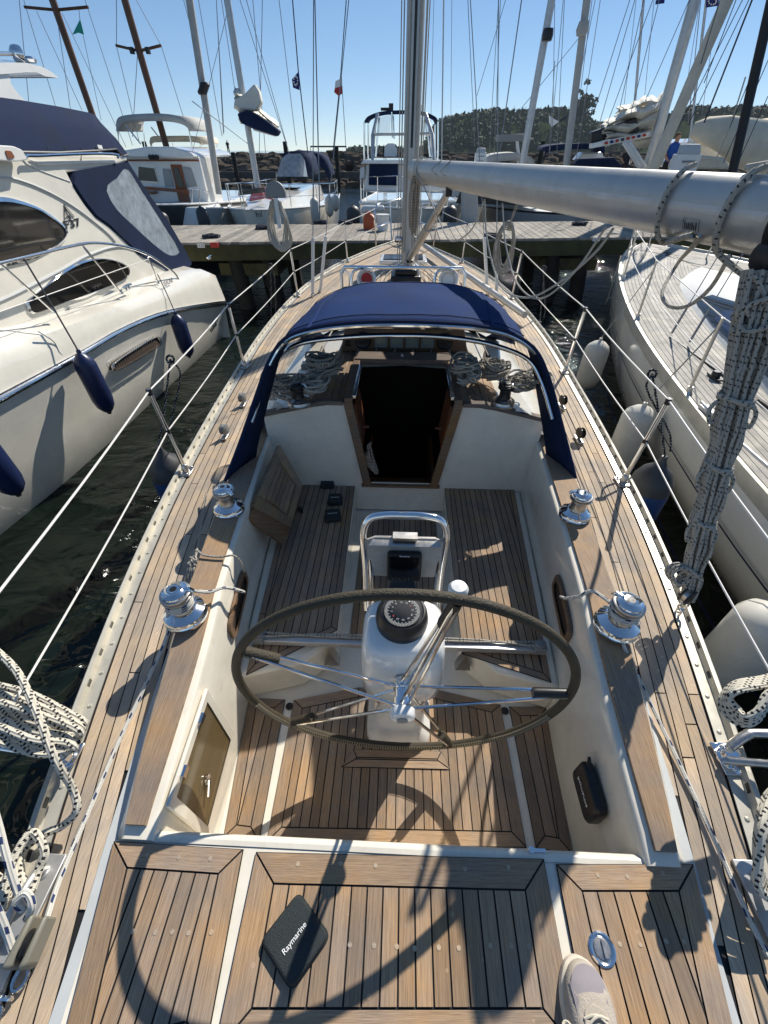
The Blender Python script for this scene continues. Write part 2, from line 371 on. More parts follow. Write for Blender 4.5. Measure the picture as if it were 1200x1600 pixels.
def plank(mb, poly, d, gap, m=0, h=.004):
    if len(poly) < 3: return
    q = inset(poly, gap / 2); d = Vector(d).normalized(); pe = Vector((-d.y, d.x)); o = random.uniform(0, 50); b = len(mb.v); n = len(q)
    A = sum(q[i].x * q[(i + 1) % n].y - q[(i + 1) % n].x * q[i].y for i in range(n)); 
    if abs(A) < 2e-5: return
    if A < 0: q = q[::-1]
    tone = random.random()
    mb.poly([p + Vector((0, 0, h)) for p in q], m, tone, [(p.to_2d().dot(d) + o, p.to_2d().dot(pe) + o * .37) for p in q])
def planking(mb, poly, width=.04, border=.06, gap=.0045, d=(0, 1), lift=0, phase=0):
    """caulked panel: dark bed (material 1) with mitred border planks and inner planks on top (material 0)"""
    poly = [Vector(p) + Vector((0, 0, lift)) for p in poly]
    mb.poly(poly, 1)
    inner = inset(poly, border) if border else poly; n = len(poly)
    if border:
        for i in range(n):
            j = (i + 1) % n; e = (poly[j] - poly[i]).to_2d(); plank(mb, [poly[i], poly[j], inner[j], inner[i]], e, gap)
    d = Vector(d).normalized(); pe = Vector((-d.y, d.x)); cs = [p.to_2d().dot(pe) for p in inner]; lo, hi = min(cs), max(cs)
    k = max(1, round((hi - lo) / width)); ww = (hi - lo) / k
    for i in range(k):
        q = clip(clip(inner, pe, lo + i * ww), -pe, -(lo + (i + 1) * ww)); plank(mb, q, d, gap)
# ================================================================ setting: water
mb = MB(); S = 3500; mb.poly([(-S, -200, -.95), (S, -200, -.95), (S, 2 * S, -.95), (-S, 2 * S, -.95)])
def watermat():
    m = bpy.data.materials.new('harbour_water'); m.use_nodes = True; t = m.node_tree; n = t.nodes; L = t.links; b = n['Principled BSDF']
    b.inputs['Base Color'].default_value = (.006, .010, .007, 1); b.inputs['Roughness'].default_value = .04; b.inputs['IOR'].default_value = 1.33
    tc = n.new('ShaderNodeTexCoord'); mp = n.new('ShaderNodeMapping'); mp.inputs['Scale'].default_value = (1, 1.5, 1); mp.inputs['Rotation'].default_value = (0, 0, .35); L.new(tc.outputs['Object'], mp.inputs[0])
    a = n.new('ShaderNodeTexNoise'); a.inputs['Scale'].default_value = 2.2; a.inputs['Detail'].default_value = 3; a.inputs['Distortion'].default_value = .6; L.new(mp.outputs[0], a.inputs[0])
    c = n.new('ShaderNodeTexNoise'); c.inputs['Scale'].default_value = 11; c.inputs['Detail'].default_value = 4; L.new(mp.outputs[0], c.inputs[0])
    # calm pocket between the hulls, ripples further out
    sp = n.new('ShaderNodeSeparateXYZ'); L.new(tc.outputs['Object'], sp.inputs[0])
    mr = n.new('ShaderNodeMapRange'); mr.inputs[1].default_value = 1.5; mr.inputs[2].default_value = 9; mr.inputs[3].default_value = .08; mr.inputs[4].default_value = 1; L.new(sp.outputs[1], mr.inputs[0])
    ml = n.new('ShaderNodeMath'); ml.operation = 'MULTIPLY'; L.new(c.outputs[0], ml.inputs[0]); L.new(mr.outputs[0], ml.inputs[1])
    ad = n.new('ShaderNodeMath'); ad.operation = 'MULTIPLY_ADD'; ad.inputs[1].default_value = .35; L.new(ml.outputs[0], ad.inputs[0]); L.new(a.outputs[0], ad.inputs[2])
    bp = n.new('ShaderNodeBump'); bp.inputs['Strength'].default_value = .55; bp.inputs['Distance'].default_value = .16; L.new(ad.outputs[0], bp.inputs['Height']); L.new(bp.outputs[0], b.inputs['Normal'])
    return m
struct(mb.build('water', watermat()))

# ================================================================ our yacht
Y0 = thing('sailing_yacht', (0, 4, -.95), 'teak-decked sailing yacht with steering wheel and blue dodger, filling the middle of the photo', 'sailing yacht')
HB = smoothtab([(-1.2, .62), (-.6, .77), (.0, .915), (.36, 1.01), (.94, 1.135), (1.42, 1.215), (1.93, 1.275), (3.0, 1.36), (4.3, 1.41), (5.7, 1.33), (7.0, 1.07), (8.2, .58), (8.9, .2), (9.3, .01)])
def hb(y): return lerp(HB, y)
def sz(y): return .15 * max(0, (y - 3) / 6.3) ** 1.5
CX = smoothtab([(-1.2, .56), (0, .705), (.25, .745), (.65, .80), (1.05, .848), (1.7, .915), (2.1, .94), (2.6, .95), (3.2, .93), (4, .88), (5, .74), (6, .52), (6.6, .3), (6.9, 0)])
CI = smoothtab([(.235, .638), (.5, .645), (.77, .662), (1.16, .705), (2.0, .77), (2.14, .78)])
def cx(y): return lerp(CX, y)
def ci(y): return lerp(CI, y)
ys = [-1.2 + i * .15 for i in range(71)]; ys = [y for y in ys if y < 9.3] + [9.3]
mb = MB()
rows = []
for y in ys:
    h, z = hb(y), sz(y); bw = max(0, (y - 5) / 4.3)
    prof = [(h, z), (h * 1.015 + .01 * (1 - bw), z - .12), (h * (1.02 - .15 * bw), z - .45), (h * (.97 - .3 * bw), -.75), (h * (.88 - .38 * bw), -1.05), (h * (.5 - .2 * bw), -1.35)]
    rows.append([(-a, y - .5 * bw * max(0, (z - c)) * .3, c) for a, c in prof] + [(a, y - .5 * bw * max(0, (z - c)) * .3, c) for a, c in prof[::-1]])
mb.loft(rows); mb.face(range(12), None)
mb.build('hull', gelhull, Y0)
# deck bed (caulk)
for s in (-1, 1):
    mb = MB(); mb.loft([[(s * hb(y) * .985, y, sz(y)), (s * max(0, min(cx(y) - .06, hb(y) * .9)), y, sz(y))] for y in ys], 0); mb.build('deck_bed', caulk, Y0)
# side deck planks following the rail
PW = .037; g = .0038
for s in (-1, 1):
    mb = MB()
    for k in range(28):
        seglen = random.uniform(.3, 1.6); tone = random.random(); o = random.uniform(0, 40)
        pts = []
        y = -1.1
        prev = None; run = 0
        while y < 9.2:
            xo = hb(y) - .062 - k * PW - g / 2; xi = hb(y) - .062 - (k + 1) * PW + g / 2
            lim = cx(y) + (.03 if y < 6.8 else 0) if y < 6.85 else g / 2
            xi2 = max(xi, lim)
            if xo - xi2 > .006:
                cur = (s * xo, s * xi2, y)
                if prev:
                    z1, z2 = sz(prev[2]) + .005, sz(y) + .005; b = len(mb.v)
                    mb.v += [Vector((prev[0], prev[2], z1)), Vector((prev[1], prev[2], z1)), Vector((cur[1], y, z2)), Vector((cur[0], y, z2))]
                    mb.face((b, b + 1, b + 2, b + 3), [(prev[2] + o, k * .3 + (abs(prev[0]))), (prev[2] + o, k * .3 + abs(prev[1])), (y + o, k * .3 + abs(cur[1])), (y + o, k * .3 + abs(cur[0]))], 0, tone)
                run += .1; prev = cur
                if run > seglen: run = 0; seglen = random.uniform(1.0, 2.2); tone = random.random(); o = random.uniform(0, 40); prev = (cur[0], cur[1], y + .004)
            else: prev = None
            y += .1
    mb.build('deck_planking', teak_pale, Y0)
# mahogany-toned margin board inboard of the side deck planks + white waterway
for s in (-1, 1):
    yy = [-1.1 + .1 * i for i in range(36)]
    mb = MB(); mb.loft([[(s * (cx(y) + .031), y, .0075), (s * (cx(y) + .004), y, .008)] for y in yy]); mb.build('waterway', gelgrey, Y0)
# toe rail: flat foot, upright web, bolts and slots
for s in (-1, 1):
    mb = MB(); mb.loft([[(s * (hb(y) + a), y, sz(y) + z) for a, z in ((-.056, .004), (-.056, .0085), (-.02, .0095), (-.014, .034), (-.003, .037), (.004, .03), (.003, -.03))] for y in ys if y < 9.2])
    y = -.8
    while y < 9:
        mb.ball((s * (hb(y) - .040), y, sz(y) + .009), .0075, n=8, sc=(1, 1, .7))
        a = s * (hb(y + .06) - .0195); b_ = s * (hb(y + .085) - .0195)
        mb.poly([(a, y + .06, sz(y) + .014), (b_, y + .085, sz(y) + .014), (b_ + s * .002, y + .085, sz(y) + .027), (a + s * .002, y + .06, sz(y) + .027)], 1)
        y += .115
    mb.build('toe_rail', [rail_al, blackp], Y0)

# ---- coaming + cockpit shell
def capz(y): return .030 + .085 * min(1, max(0, (y - .235) / .75)) ** .7
cy = [.235, .3, .4, .5, .65, .8, 1.0, 1.2, 1.45, 1.7, 1.95, 2.14]
mb = MB()
for s in (-1, 1):
    rows = []
    for y in cy:
        a, b = cx(y), ci(y); z = capz(y)
        rows.append([(s * x, y, zz) for x, zz in ((a + .006, .004), (a - .006, z - .02), (a - .022, z), (b + .022, z), (b + .006, z - .006), (b, z - .024), (b - .004, -.1), (b - .012, -.446))])
    mb.loft(rows)
    mb.poly([p for p in rows[0]])
# aft wall and rounded corners
W = ci(.235)
mb.loft([[(-W - .004, .235, .012), (W + .004, .235, .012)], [(-W - .004, .25, .014), (W + .004, .25, .014)], [(-W, .262, .002), (W, .262, .002)], [(-W, .268, -.2), (W, .268, -.2)], [(-W + .01, .30, -.43), (W - .01, .30, -.43)], [(-W + .01, .33, -.45), (W - .01, .33, -.45)]])
# floor
mb.poly([(-.72, .3, -.45), (.72, .3, -.45), (.80, 2.2, -.45), (-.80, 2.2, -.45)])
mb.build('cockpit_shell', gel, Y0, bevel=.004)
# seats
for s in (-1, 1):
    mb = MB()
    if s < 0: P = [(-.775, 2.14), (-.285, 2.14), (-.283, 1.02), (-.42, .90), (-.667, .83)]
    else: P = [(.775, 2.14), (.285, 2.14), (.283, 1.02), (.42, .90), (.667, .83)]
    mb.prism([(x, y, -.4495) for x, y in P], (0, 0, .199))
    st = mb.build('seat', gel, Y0, bevel=.02)
    mb = MB()
    if s < 0: Q = PZ([(462, 752), (556, 750), (527, 985), (384, 1056), (405, 960), (434, 840)], -.248)
    else: Q = PZ([(693, 750), (801, 753), (862, 1067), (722, 1022), (712, 930)], -.248)
    Q1 = [Vector(p) for p in Q]
    planking(mb, Q1, .034, .03, .004)
    mb.build('seat_planking', [teak, caulk], st)
# sole boards
mb = MB(); zf = -.447
planking(mb, PZ([(389, 1090), (446, 1093), (405, 1316), (349, 1309)], zf), .045, .04, .004)
planking(mb, PZ([(459, 1094), (560, 1074), (678, 1076), (782, 1101), (823, 1325), (416, 1317)], zf), .035, .045, .004)
planking(mb, PZ([(795, 1104), (856, 1104), (895, 1336), (837, 1325)], zf), .045, .04, .004)
planking(mb, [(-.24, 1.1, zf), (.24, 1.1, zf), (.24, 2.05, zf), (-.24, 2.05, zf)], .035, .0, .004)
mb.build('cockpit_sole_boards', [teak, caulk], Y0)
mb = MB(); planking(mb, PZ([(552, 1171), (690, 1174), (704, 1203), (533, 1199)], zf + .005), .03, 0.03, .004, d=(1, 0)); mb.build('sole_hatch', [teak, caulk], Y0)
mb = MB()
for p in ((452, 1104), (789, 1111)): mb.lathe([(.016, 0), (.016, .004), (.008, .0045), (0, .001)], pz(*p, zf), n=14)
mb.build('drain', blackp, Y0)
# ---- aft deck
mb = MB(); yy = [-1.1, -.8, -.5, -.2, 0, .1, .2, .236]
mb.loft([[(-cx(y) - .004, y, .009), (cx(y) + .004, y, .009)] for y in yy])
mb.build('aft_deck', gel, Y0)
mb = MB(); za = .014
A0 = [(178, 1314), (381, 1327), (322, 1600), (92, 1600)]
planking(mb, [*PZ(A0[:2], za), pz(321, 1650, za), Vector((-.665, -.16, za))], .0375, .052, .0042)
planking(mb, [*PZ([(400, 1331), (850, 1342), (907, 1650), (333, 1650)], za)], .0385, .062, .0042)
planking(mb, [*PZ([(868, 1350), (1083, 1350)], za), Vector((.685, -.16, za)), pz(926, 1650, za)], .0375, .052, .0042)
for k in (0, 1): planking(mb, [(-.64 + k * .1, -.2, za), (.64 - k * .1, -.2, za), (.6, -.5, za), (-.6, -.5, za)], .04, .05, .0042) if k == 0 else None
adp = mb.build('aft_deck_panels', [teak, caulk], Y0)
bungm = woodmat('pale_teak_bung', (.34, .25, .17), (.44, .34, .24), (.52, .42, .31), spots=False)
for (x0, x1, n, y0, y1) in ((415, 850, 12, 1478, 1480), (190, 345, 5, 1452, 1458), (925, 1085, 5, 1480, 1470), (430, 835, 6, 1350, 1358), (205, 360, 3, 1335, 1342), (900, 1060, 3, 1368, 1366)):
    for k in range(n):
        t = (k + random.uniform(.3, .7)) / n; q = pz(x0 + (x1 - x0) * t, y0 + (y1 - y0) * t + random.uniform(-3, 3), .0184); mb = MB(); mb.lathe([(.0052, 0), (.005, .0006), (0, .0007)], q, n=10); mb.build('bung', bungm, adp)
# coaming caps
for s in (-1, 1):
    mb = MB(); yy = [.262 + i * (2.2 - .262) / 24 for i in range(25)]
    o = random.uniform(0, 9); b0 = len(mb.v)
    for y in yy:
        a, b = cx(y) - .028, ci(y) + .026
        for x, z in ((a, capz(y) - .001), (a, capz(y) + .013), (b, capz(y) + .013), (b, capz(y) - .001)): mb.v.append(Vector((s * x, y, z)))
    for i in range(24):
        for k in range(3):
            q = [b0 + i * 4 + k, b0 + i * 4 + k + 1, b0 + (i + 1) * 4 + k + 1, b0 + (i + 1) * 4 + k]
            mb.face(q, [(mb.v[j].y + o, abs(mb.v[j].x)) for j in q], 0, .55)
    for i in (0, 24): q = [b0 + i * 4 + k for k in range(4)]; mb.face(q)
    mb.build('coaming_cap', teak, Y0)
# winch-handle pockets (recessed) and locker door
def side_pt(x, y, X): return pX(x, y, X)
def rounded(pts, r=.25, k=4):
    P = [Vector(p) for p in pts]; n = len(P); out = []
    for i in range(n):
        a, b, c = P[i - 1], P[i], P[(i + 1) % n]
        u = b + (a - b) * r; v = b + (c - b) * r
        for j in range(k + 1):
            t = j / k; out.append(u * (1 - t) ** 2 + b * 2 * t * (1 - t) + v * t * t)
    return out
def wallpt(s, y, z): return Vector((s * (ci(y) - .006), y, z))
def ring(mb, outer, inner, vec, m=0):
    n = len(outer); vec = Vector(vec)
    mb.loft([inner, outer, [p + vec for p in outer], [p + vec for p in inner]], m, close=True); 
for s, yc, zc in ((-1, 1.06, -.055), (1, 1.09, -.055)):
    out = rounded([wallpt(s, yc - .155, zc - .055), wallpt(s, yc + .155, zc - .055), wallpt(s, yc + .155, zc + .055), wallpt(s, yc - .155, zc + .055)], .3)
    inn = rounded([wallpt(s, yc - .13, zc - .034), wallpt(s, yc + .13, zc - .034), wallpt(s, yc + .13, zc + .034), wallpt(s, yc - .13, zc + .034)], .3)
    mb = MB(); ring(mb, out, inn, (-s * .012, 0, 0)); mb.poly([p + Vector((-s * .002, 0, 0)) for p in inn], 1)
    mb.build('handle_pocket', [teak_trim, darkin], Y0)
# port locker with bronze acrylic door
s = -1; y1, y2, z1, z2 = .335, .605, -.30, .02
def wl(y, z, o=0): return Vector((-(ci(y) - .008) + o, y, z))
out = [wl(y1 - .03, z1 - .03), wl(y2 + .03, z1 - .03), wl(y2 + .03, z2 + .03), wl(y1 - .03, z2 + .03)]
inn = [wl(y1, z1), wl(y2, z1), wl(y2, z2), wl(y1, z2)]
mb = MB(); ring(mb, out, inn, (.012, 0, 0)); lf = mb.build('locker_frame', gel, Y0, bevel=.003)
mb = MB(); mb.prism([p + Vector((.004, 0, 0)) for p in inn], (.004, 0, 0)); mb.build('locker_door', brownac, lf)
mb = MB(); mb.poly([p + Vector((.001, 0, 0)) for p in inn]); mb.poly([wl(y1 + .03, z1 + .02, .0022), wl(y1 + .14, z1 + .02, .0022), wl(y1 + .14, z2 - .14, .0022), wl(y1 + .03, z2 - .14, .0022)], 1); mb.build('locker_lining', [mat('ochre_lining', (.30, .21, .09), .6), darkin], lf)
for yy_ in (y1 + .06, y2 - .06): mb = MB(); mb.box(wl(yy_, z2 + .012, .015), (.012, .03, .022)); mb.build('hinge', steel, lf)
mb = MB(); mb.lathe([(.016, 0), (.016, .006), (0, .008)], wl(y1 + .1, -.17, .01), axis=(1, 0, 0), n=16); mb.tube([wl(y1 + .1, -.17, .018), wl(y1 + .06, -.2, .02)], .006)
mb.build('locker_latch', steel, lf)

# ---- bulkhead, coachroof, companionway
BY = 2.14
def rz(x, y):  # coachroof height
    e = max(0, 1 - (abs(x) / max(.05, cx(y) - .03)) ** 4)
    h = .36 if y < 3.4 else .36 + .02 * min(1, (y - 3.4)) 
    if y > 5.6: h = .38 - (y - 5.6) * .22
    return .12 + (h - .12) * e ** .45 if e > 0 else .1
mb = MB()
# aft bulkhead faces left and right of the opening
for s in (-1, 1):
    xs = [s * x for x in (.285, .40, .55, .65, .74, .80)]
    top = [(x, BY, .335 - .09 * max(0, (abs(x) - .30) / .5) ** 1.4) for x in xs]
    mb.loft([[(s * .205, BY, -.44)] + [(x, BY, -.44) for x in xs[1:]], [(s * .205, BY, -.215)] + [(x, BY, -.215) for x in xs[1:]], top])
mb.poly([(-.21, BY + .002, -.44), (.21, BY + .002, -.44), (.21, BY + .002, -.21), (-.21, BY + .002, -.21)])
mb.build('bulkhead', gel, Y0)
# roof
mb = MB(); ry = [BY, 2.3, 2.5, 2.655, 2.665, 3, 3.3, 3.7, 4.2, 4.7, 5.2, 5.6, 6.0, 6.4, 6.7]
for s in (-1, 1):
    rows = []
    for y in ry:
        e = cx(y) - .035; h = .335 if y < 3 else .335 + .03 * min(1, (y - 3) / 1.5)
        if y > 5.4: h -= (y - 5.4) * .17
        x0 = .285 if y < 2.66 else 0
        xs = [x0, e * .5, e * .75, e * .85, e * .92, e]
        zs = [h + .01, h, h - .03, h - .06, h - .10, .02]
        if y < 2.66: zs = [h, h - .01, h - .035, h - .07, h - .1, .1 if y < 2.2 else .02]
        rows.append([(s * max(x, x0), y, z) for x, z in zip(xs, zs)])
    mb.loft(rows)
mb.build('coachroof', gel, Y0, bevel=.01)
# teak on coachroof: shelf planks aft, planks forward
for s in (-1, 1):
    mb = MB()
    for k in range(8):
        x0, x1 = .332 + k * .04, .332 + (k + 1) * .04 - .004
        if x1 > .72: break
        for (a, b) in ((BY + .035, 2.95),):
            f = lambda x, y: .342 - .01 - .07 * max(0, (x - .45) / .3)
            q = [Vector((s * x0, a, f(x0, a) + .006)), Vector((s * x1, a, f(x1, a) + .006)), Vector((s * x1, b, f(x1, b) + .006)), Vector((s * x0, b, f(x0, b) + .006))]
            o = random.uniform(0, 9); mb.poly(q, 0, random.random(), [(p.y + o, p.x) for p in q])
    mb.build('roof_shelf_planking', teak, Y0)
for s in (-1, 1):
    mb = MB()
    b0 = [Vector((s * x, BY - .008, .347 - .07 * max(0, (x - .45) / .3))) for x in (.335, .45, .55, .65, .74, .79)]
    mb.loft([[p + Vector((0, 0, -.022)) for p in b0], b0, [p + Vector((0, .045, .001)) for p in b0], [p + Vector((0, .045, -.02)) for p in b0]])
    mb.build('bulkhead_trim', teak_grey, Y0, bevel=.004)
mb = MB()
for s in (-1, 1):
    for k in range(16):
        for y in [3.75 + .1 * i for i in range(27)]:
            e = (cx(y) - .035) * .84; e2 = (cx(y + .1) - .035) * .84
            x0, x1 = k * .042, (k + 1) * .042 - .004
            if x1 > min(e, e2): continue
            def H(x, yy):
                h = .335 + .03 * min(1, max(0, (yy - 3)) / 1.5) - (max(0, yy - 5.4)) * .17; E_ = cx(yy) - .035
                return (h + .01 - .01 * min(1, x / (E_ * .5)) - (.03 * max(0, (x - .5 * E_) / (.25 * E_))) - 0) + .012
            b = len(mb.v); mb.v += [Vector((s * x0, y, H(x0, y))), Vector((s * x1, y, H(x1, y))), Vector((s * x1, y + .1, H(x1, y + .1))), Vector((s * x0, y + .1, H(x0, y + .1)))]
            mb.face((b, b + 1, b + 2, b + 3), [(y, x0 + k), (y, x1 + k), (y + .1, x1 + k), (y + .1, x0 + k)], 0, ((k * 37 + (s + 1) * 5) % 11) / 11)
mb.build('coachroof_planking', teak_pale, Y0)
# companionway: dark cabin, wooden frames, rails, sliding hatch
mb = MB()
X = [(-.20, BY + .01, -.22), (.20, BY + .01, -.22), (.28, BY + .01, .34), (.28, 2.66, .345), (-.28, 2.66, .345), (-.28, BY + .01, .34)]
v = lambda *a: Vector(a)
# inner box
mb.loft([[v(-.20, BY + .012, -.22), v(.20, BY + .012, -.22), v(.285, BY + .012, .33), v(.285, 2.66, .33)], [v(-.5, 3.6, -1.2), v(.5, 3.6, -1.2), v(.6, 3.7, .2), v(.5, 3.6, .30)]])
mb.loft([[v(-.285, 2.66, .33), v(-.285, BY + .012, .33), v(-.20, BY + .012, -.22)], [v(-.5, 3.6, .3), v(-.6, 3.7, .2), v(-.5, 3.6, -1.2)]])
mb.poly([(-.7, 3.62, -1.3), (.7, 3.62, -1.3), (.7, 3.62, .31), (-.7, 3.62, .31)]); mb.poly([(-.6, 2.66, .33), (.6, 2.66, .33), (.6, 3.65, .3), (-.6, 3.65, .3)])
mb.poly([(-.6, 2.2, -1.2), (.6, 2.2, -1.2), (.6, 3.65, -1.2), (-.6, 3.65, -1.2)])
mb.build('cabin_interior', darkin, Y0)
mb = MB()
for k in range(4): mb.box((0, 2.35 + .14 * k, -.38 - .2 * k), (.42, .12, .02))
for s in (-1, 1): mb.box((s * .22, 2.55, -.6), (.02, .5, .7))
mb.build('companionway_step', mahog, Y0)
for s in (-1, 1):
    mb = MB(); mb.prism([(s * .185, BY - .006, -.235), (s * .235, BY - .006, -.235), (s * .332, BY - .006, .352), (s * .28, BY - .006, .352)], (0, -.018, 0))
    mb.prism([(s * .28, BY - .02, .345), (s * .325, BY - .02, .345), (s * .325, 2.72, .35), (s * .28, 2.72, .35)], (0, 0, .03))
    mb.build('companionway_frame', teak_trim, Y0, bevel=.005)
mb = MB(); mb.prism([(-.25, BY - .024, -.235), (.25, BY - .024, -.235), (.25, BY + .03, -.235), (-.25, BY + .03, -.235)], (0, 0, .016)); mb.build('companionway_sill', teak_trim, Y0, bevel=.003)
for s in (-1, 1): mb = MB(); mb.box((s * .272, 2.40, .368), (.022, .5, .02)); mb.build('hatch_rail', steel, Y0, bevel=.003)
mb = MB(); mb.prism([(-.32, 2.66, .352), (.32, 2.66, .352), (.30, 2.80, .352), (-.30, 2.80, .352)], (0, 0, .035)); mb.build('hatch_board', teak_grey, Y0, bevel=.008)
mb = MB(); mb.lathe([(.012, 0), (.012, .01), (.006, .012), (.006, .02), (0, .022)], (-.01, 2.70, .387), n=12); mb.build('hatch_knob', steel, Y0)
for s in (-1, 1):
    mb = MB(); mb.prism([(s * .25, BY + .02, .04), (s * .28, BY + .05, .30), (s * .27, BY + .05, .30), (s * .235, BY + .02, .04)], (0, .25, 0)); mb.box((s * .23, 2.3, .1), (.05, .012, .012))
    mb.build('interior_trim', mahog, Y0)
# instrument pod
mb = MB(); mb.prism([(-.44, 2.90, .345), (.44, 2.90, .345), (.40, 2.90, .50), (-.40, 2.90, .50)], (0, .1, 0)); pod = mb.build('instrument_pod', teak_trim, Y0, bevel=.012)
for x in (-.155, -.05, .055, .16):
    mb = MB(); mb.box((x, 2.893, .425), (.088, .02, .088), m=0); mb.box((x, 2.881, .432), (.066, .006, .056), m=1); mb.build('instrument', [greyp, mat('lcd_grey', (.25, .27, .22), .15)], pod, bevel=.004)
for x in (-.28, .275):
    mb = MB(); mb.lathe([(.055, 0), (.055, .012), (.046, .018), (.03, .012), (0, .016)], (x, 2.897, .425), axis=(0, -1, 0), n=24); mb.build('speaker', blackp, pod)
mb = MB(); mb.box((-.385, 2.892, .41), (.035, .014, .05)); mb.build('switch', blackp, pod, bevel=.003)
# clutches
for s in (-1, 1):
    base = v(s * .56, 2.72, .335)
    for k in range(5):
        mb = MB(); x = s * (.47 + k * .042); mb.box((x, 2.66, .35), (.034, .15, .035), m=0)
        mb.prism([(x - .012, 2.60, .366), (x + .012, 2.60, .366), (x + .012, 2.72, .366), (x - .012, 2.72, .366)], (0, 0, .012), m=1); mb.build('rope_clutch', [greyp, whitep], Y0, bevel=.004)
# winches
def winch(p, k=1.0, black=False, name='winch', handle_ang=0):
    p = Vector(p); a = [steel, steel2, blackp]
    mb = MB(); mb.lathe([(.074 * k, 0), (.076 * k, .012 * k), (.072 * k, .018 * k), (.070 * k, .03 * k), (.052 * k, .042 * k), (.040 * k, .05 * k)], p, n=32)
    root = mb.build(name, steel if not black else steel2, Y0)
    mb = MB(); mb.lathe([(.040 * k, .049 * k), (.036 * k, .06 * k), (.035 * k, .09 * k), (.040 * k, .105 * k), (.044 * k, .108 * k)], p, n=28); mb.build('drum', steel2 if not black else blackp, root)
    mb = MB(); mb.lathe([(.046 * k, .107 * k), (.052 * k, .112 * k), (.052 * k, .116 * k), (.045 * k, .119 * k), (.045 * k, .123 * k), (.052 * k, .126 * k), (.051 * k, .131 * k), (.044 * k, .134 * k)], p, n=28); mb.build('tailer', steel2 if not black else blackp, root)
    mb = MB(); mb.lathe([(.044 * k, .133 * k), (.042 * k, .139 * k), (.026 * k, .144 * k), (.022 * k, .149 * k), (.014 * k, .15 * k), (.0135 * k, .151 * k)], p, n=28); mb.build('cap', steel if not black else blackp, root)
    mb = MB(); mb.lathe([(.0085 * k, .1512 * k), (0, .1513 * k)], p, n=12); mb.lathe([(.0125 * k, .1509 * k), (.0125 * k, .1512 * k), (0, .1512 * k)], p, n=8); mb.build('socket', blackp, root)
    c, s_ = math.cos(handle_ang), math.sin(handle_ang)
    mb = MB(); mb.tube([p + v(c * .03 * k, s_ * .03 * k, .139 * k), p + v(c * .048 * k, s_ * .048 * k, .137 * k), p + v(c * .058 * k, s_ * .058 * k, .122 * k)], .009 * k, 8, flat=.6); mb.build('feeder_arm', steel, root)
    return root
WLA = pz(300, 962, .128); WLF = pz(359, 797, .128); WRF = pz(897, 806, .128); WRA = pz(957, 978, .128)
WLA.x = -.77; WRA.x = .765
winch(WLA, 1.0, handle_ang=.3); winch(WLF, .92, handle_ang=-.5); winch(WRF, .92, handle_ang=2.6); winch(WRA, 1.0, handle_ang=2.2)
winch(pz(468, 632, .335), .85, True); winch(pz(786, 632, .335), .85, True)
# traveller
mb = MB(); TA, TB = pz(388, 1002, -.2), pz(866, 1006, -.2); ty = .985
mb.box((0, ty, -.215), (1.22, .032, .03)); tr = mb.build('traveller_track', alumat, Y0, bevel=.003)
mb = MB()
for s in (-1, 1):
    for k in (0, 1): mb.tube([(s * .12, ty + .008 + k * .012, -.188 + .004 * k), (s * .35, ty + .012 + k * .01, -.192), (s * .585, ty + .02 - k * .02, -.188)], .0048, 6)
mb.build('control_line', rope_gr, tr)
for s in (-1, 1):
    mb = MB(); mb.box((s * .605, ty, -.2), (.05, .045, .045)); mb.lathe([(.02, 0), (.02, .012), (0, .014)], (s * .6, ty, -.178), n=16); mb.build('end_block', greyp, tr, bevel=.004)
    mb = MB(); mb.prism([(s * .30, ty - .02, -.25), (s * .26, ty - .03, -.36), (s * .33, ty - .03, -.36)], (0, .04, 0)); mb.build('bracket', steel2, tr)
# ---- pedestal
mb = MB()
def rr(cx_, cy_, hx, hy, z, r=.3, k=4):
    return rounded([v(cx_ - hx, cy_ - hy, z), v(cx_ + hx, cy_ - hy, z), v(cx_ + hx, cy_ + hy, z), v(cx_ - hx, cy_ + hy, z)], r, k)
prof = [(-.446, .135, .145, .79), (-.40, .128, .138, .79), (-.385, .105, .12, .79), (-.18, .095, .11, .79), (-.05, .105, .105, .775), (-.02, .128, .115, .765), (.0, .135, .12, .762), (.10, .137, .12, .755), (.22, .132, .112, .755), (.262, .125, .105, .755), (.285, .105, .09, .755)]
mb.loft([rr(.012, yc, hx, hy, z) for z, hx, hy, yc in prof], close=True, cap=True)
ped = mb.build('pedestal', gelw, Y0, angle=60)
mb = MB(); mb.box((.012, .643, .10), (.09, .012, .10)); mb.build('pedestal_plate', gelw, ped, bevel=.004)
mb = MB()
for x in (-.025, .045):
    mb.lathe([(.006, 0), (.006, .004), (0, .005)], (x, .637, .13), axis=(0, -1, 0), n=8)
for s in (-1, 1): mb.lathe([(.011, 0), (.011, .006), (0, .009)], (.012 + s * .10, .67, -.43), n=10)
mb.build('screw', steel2, ped)
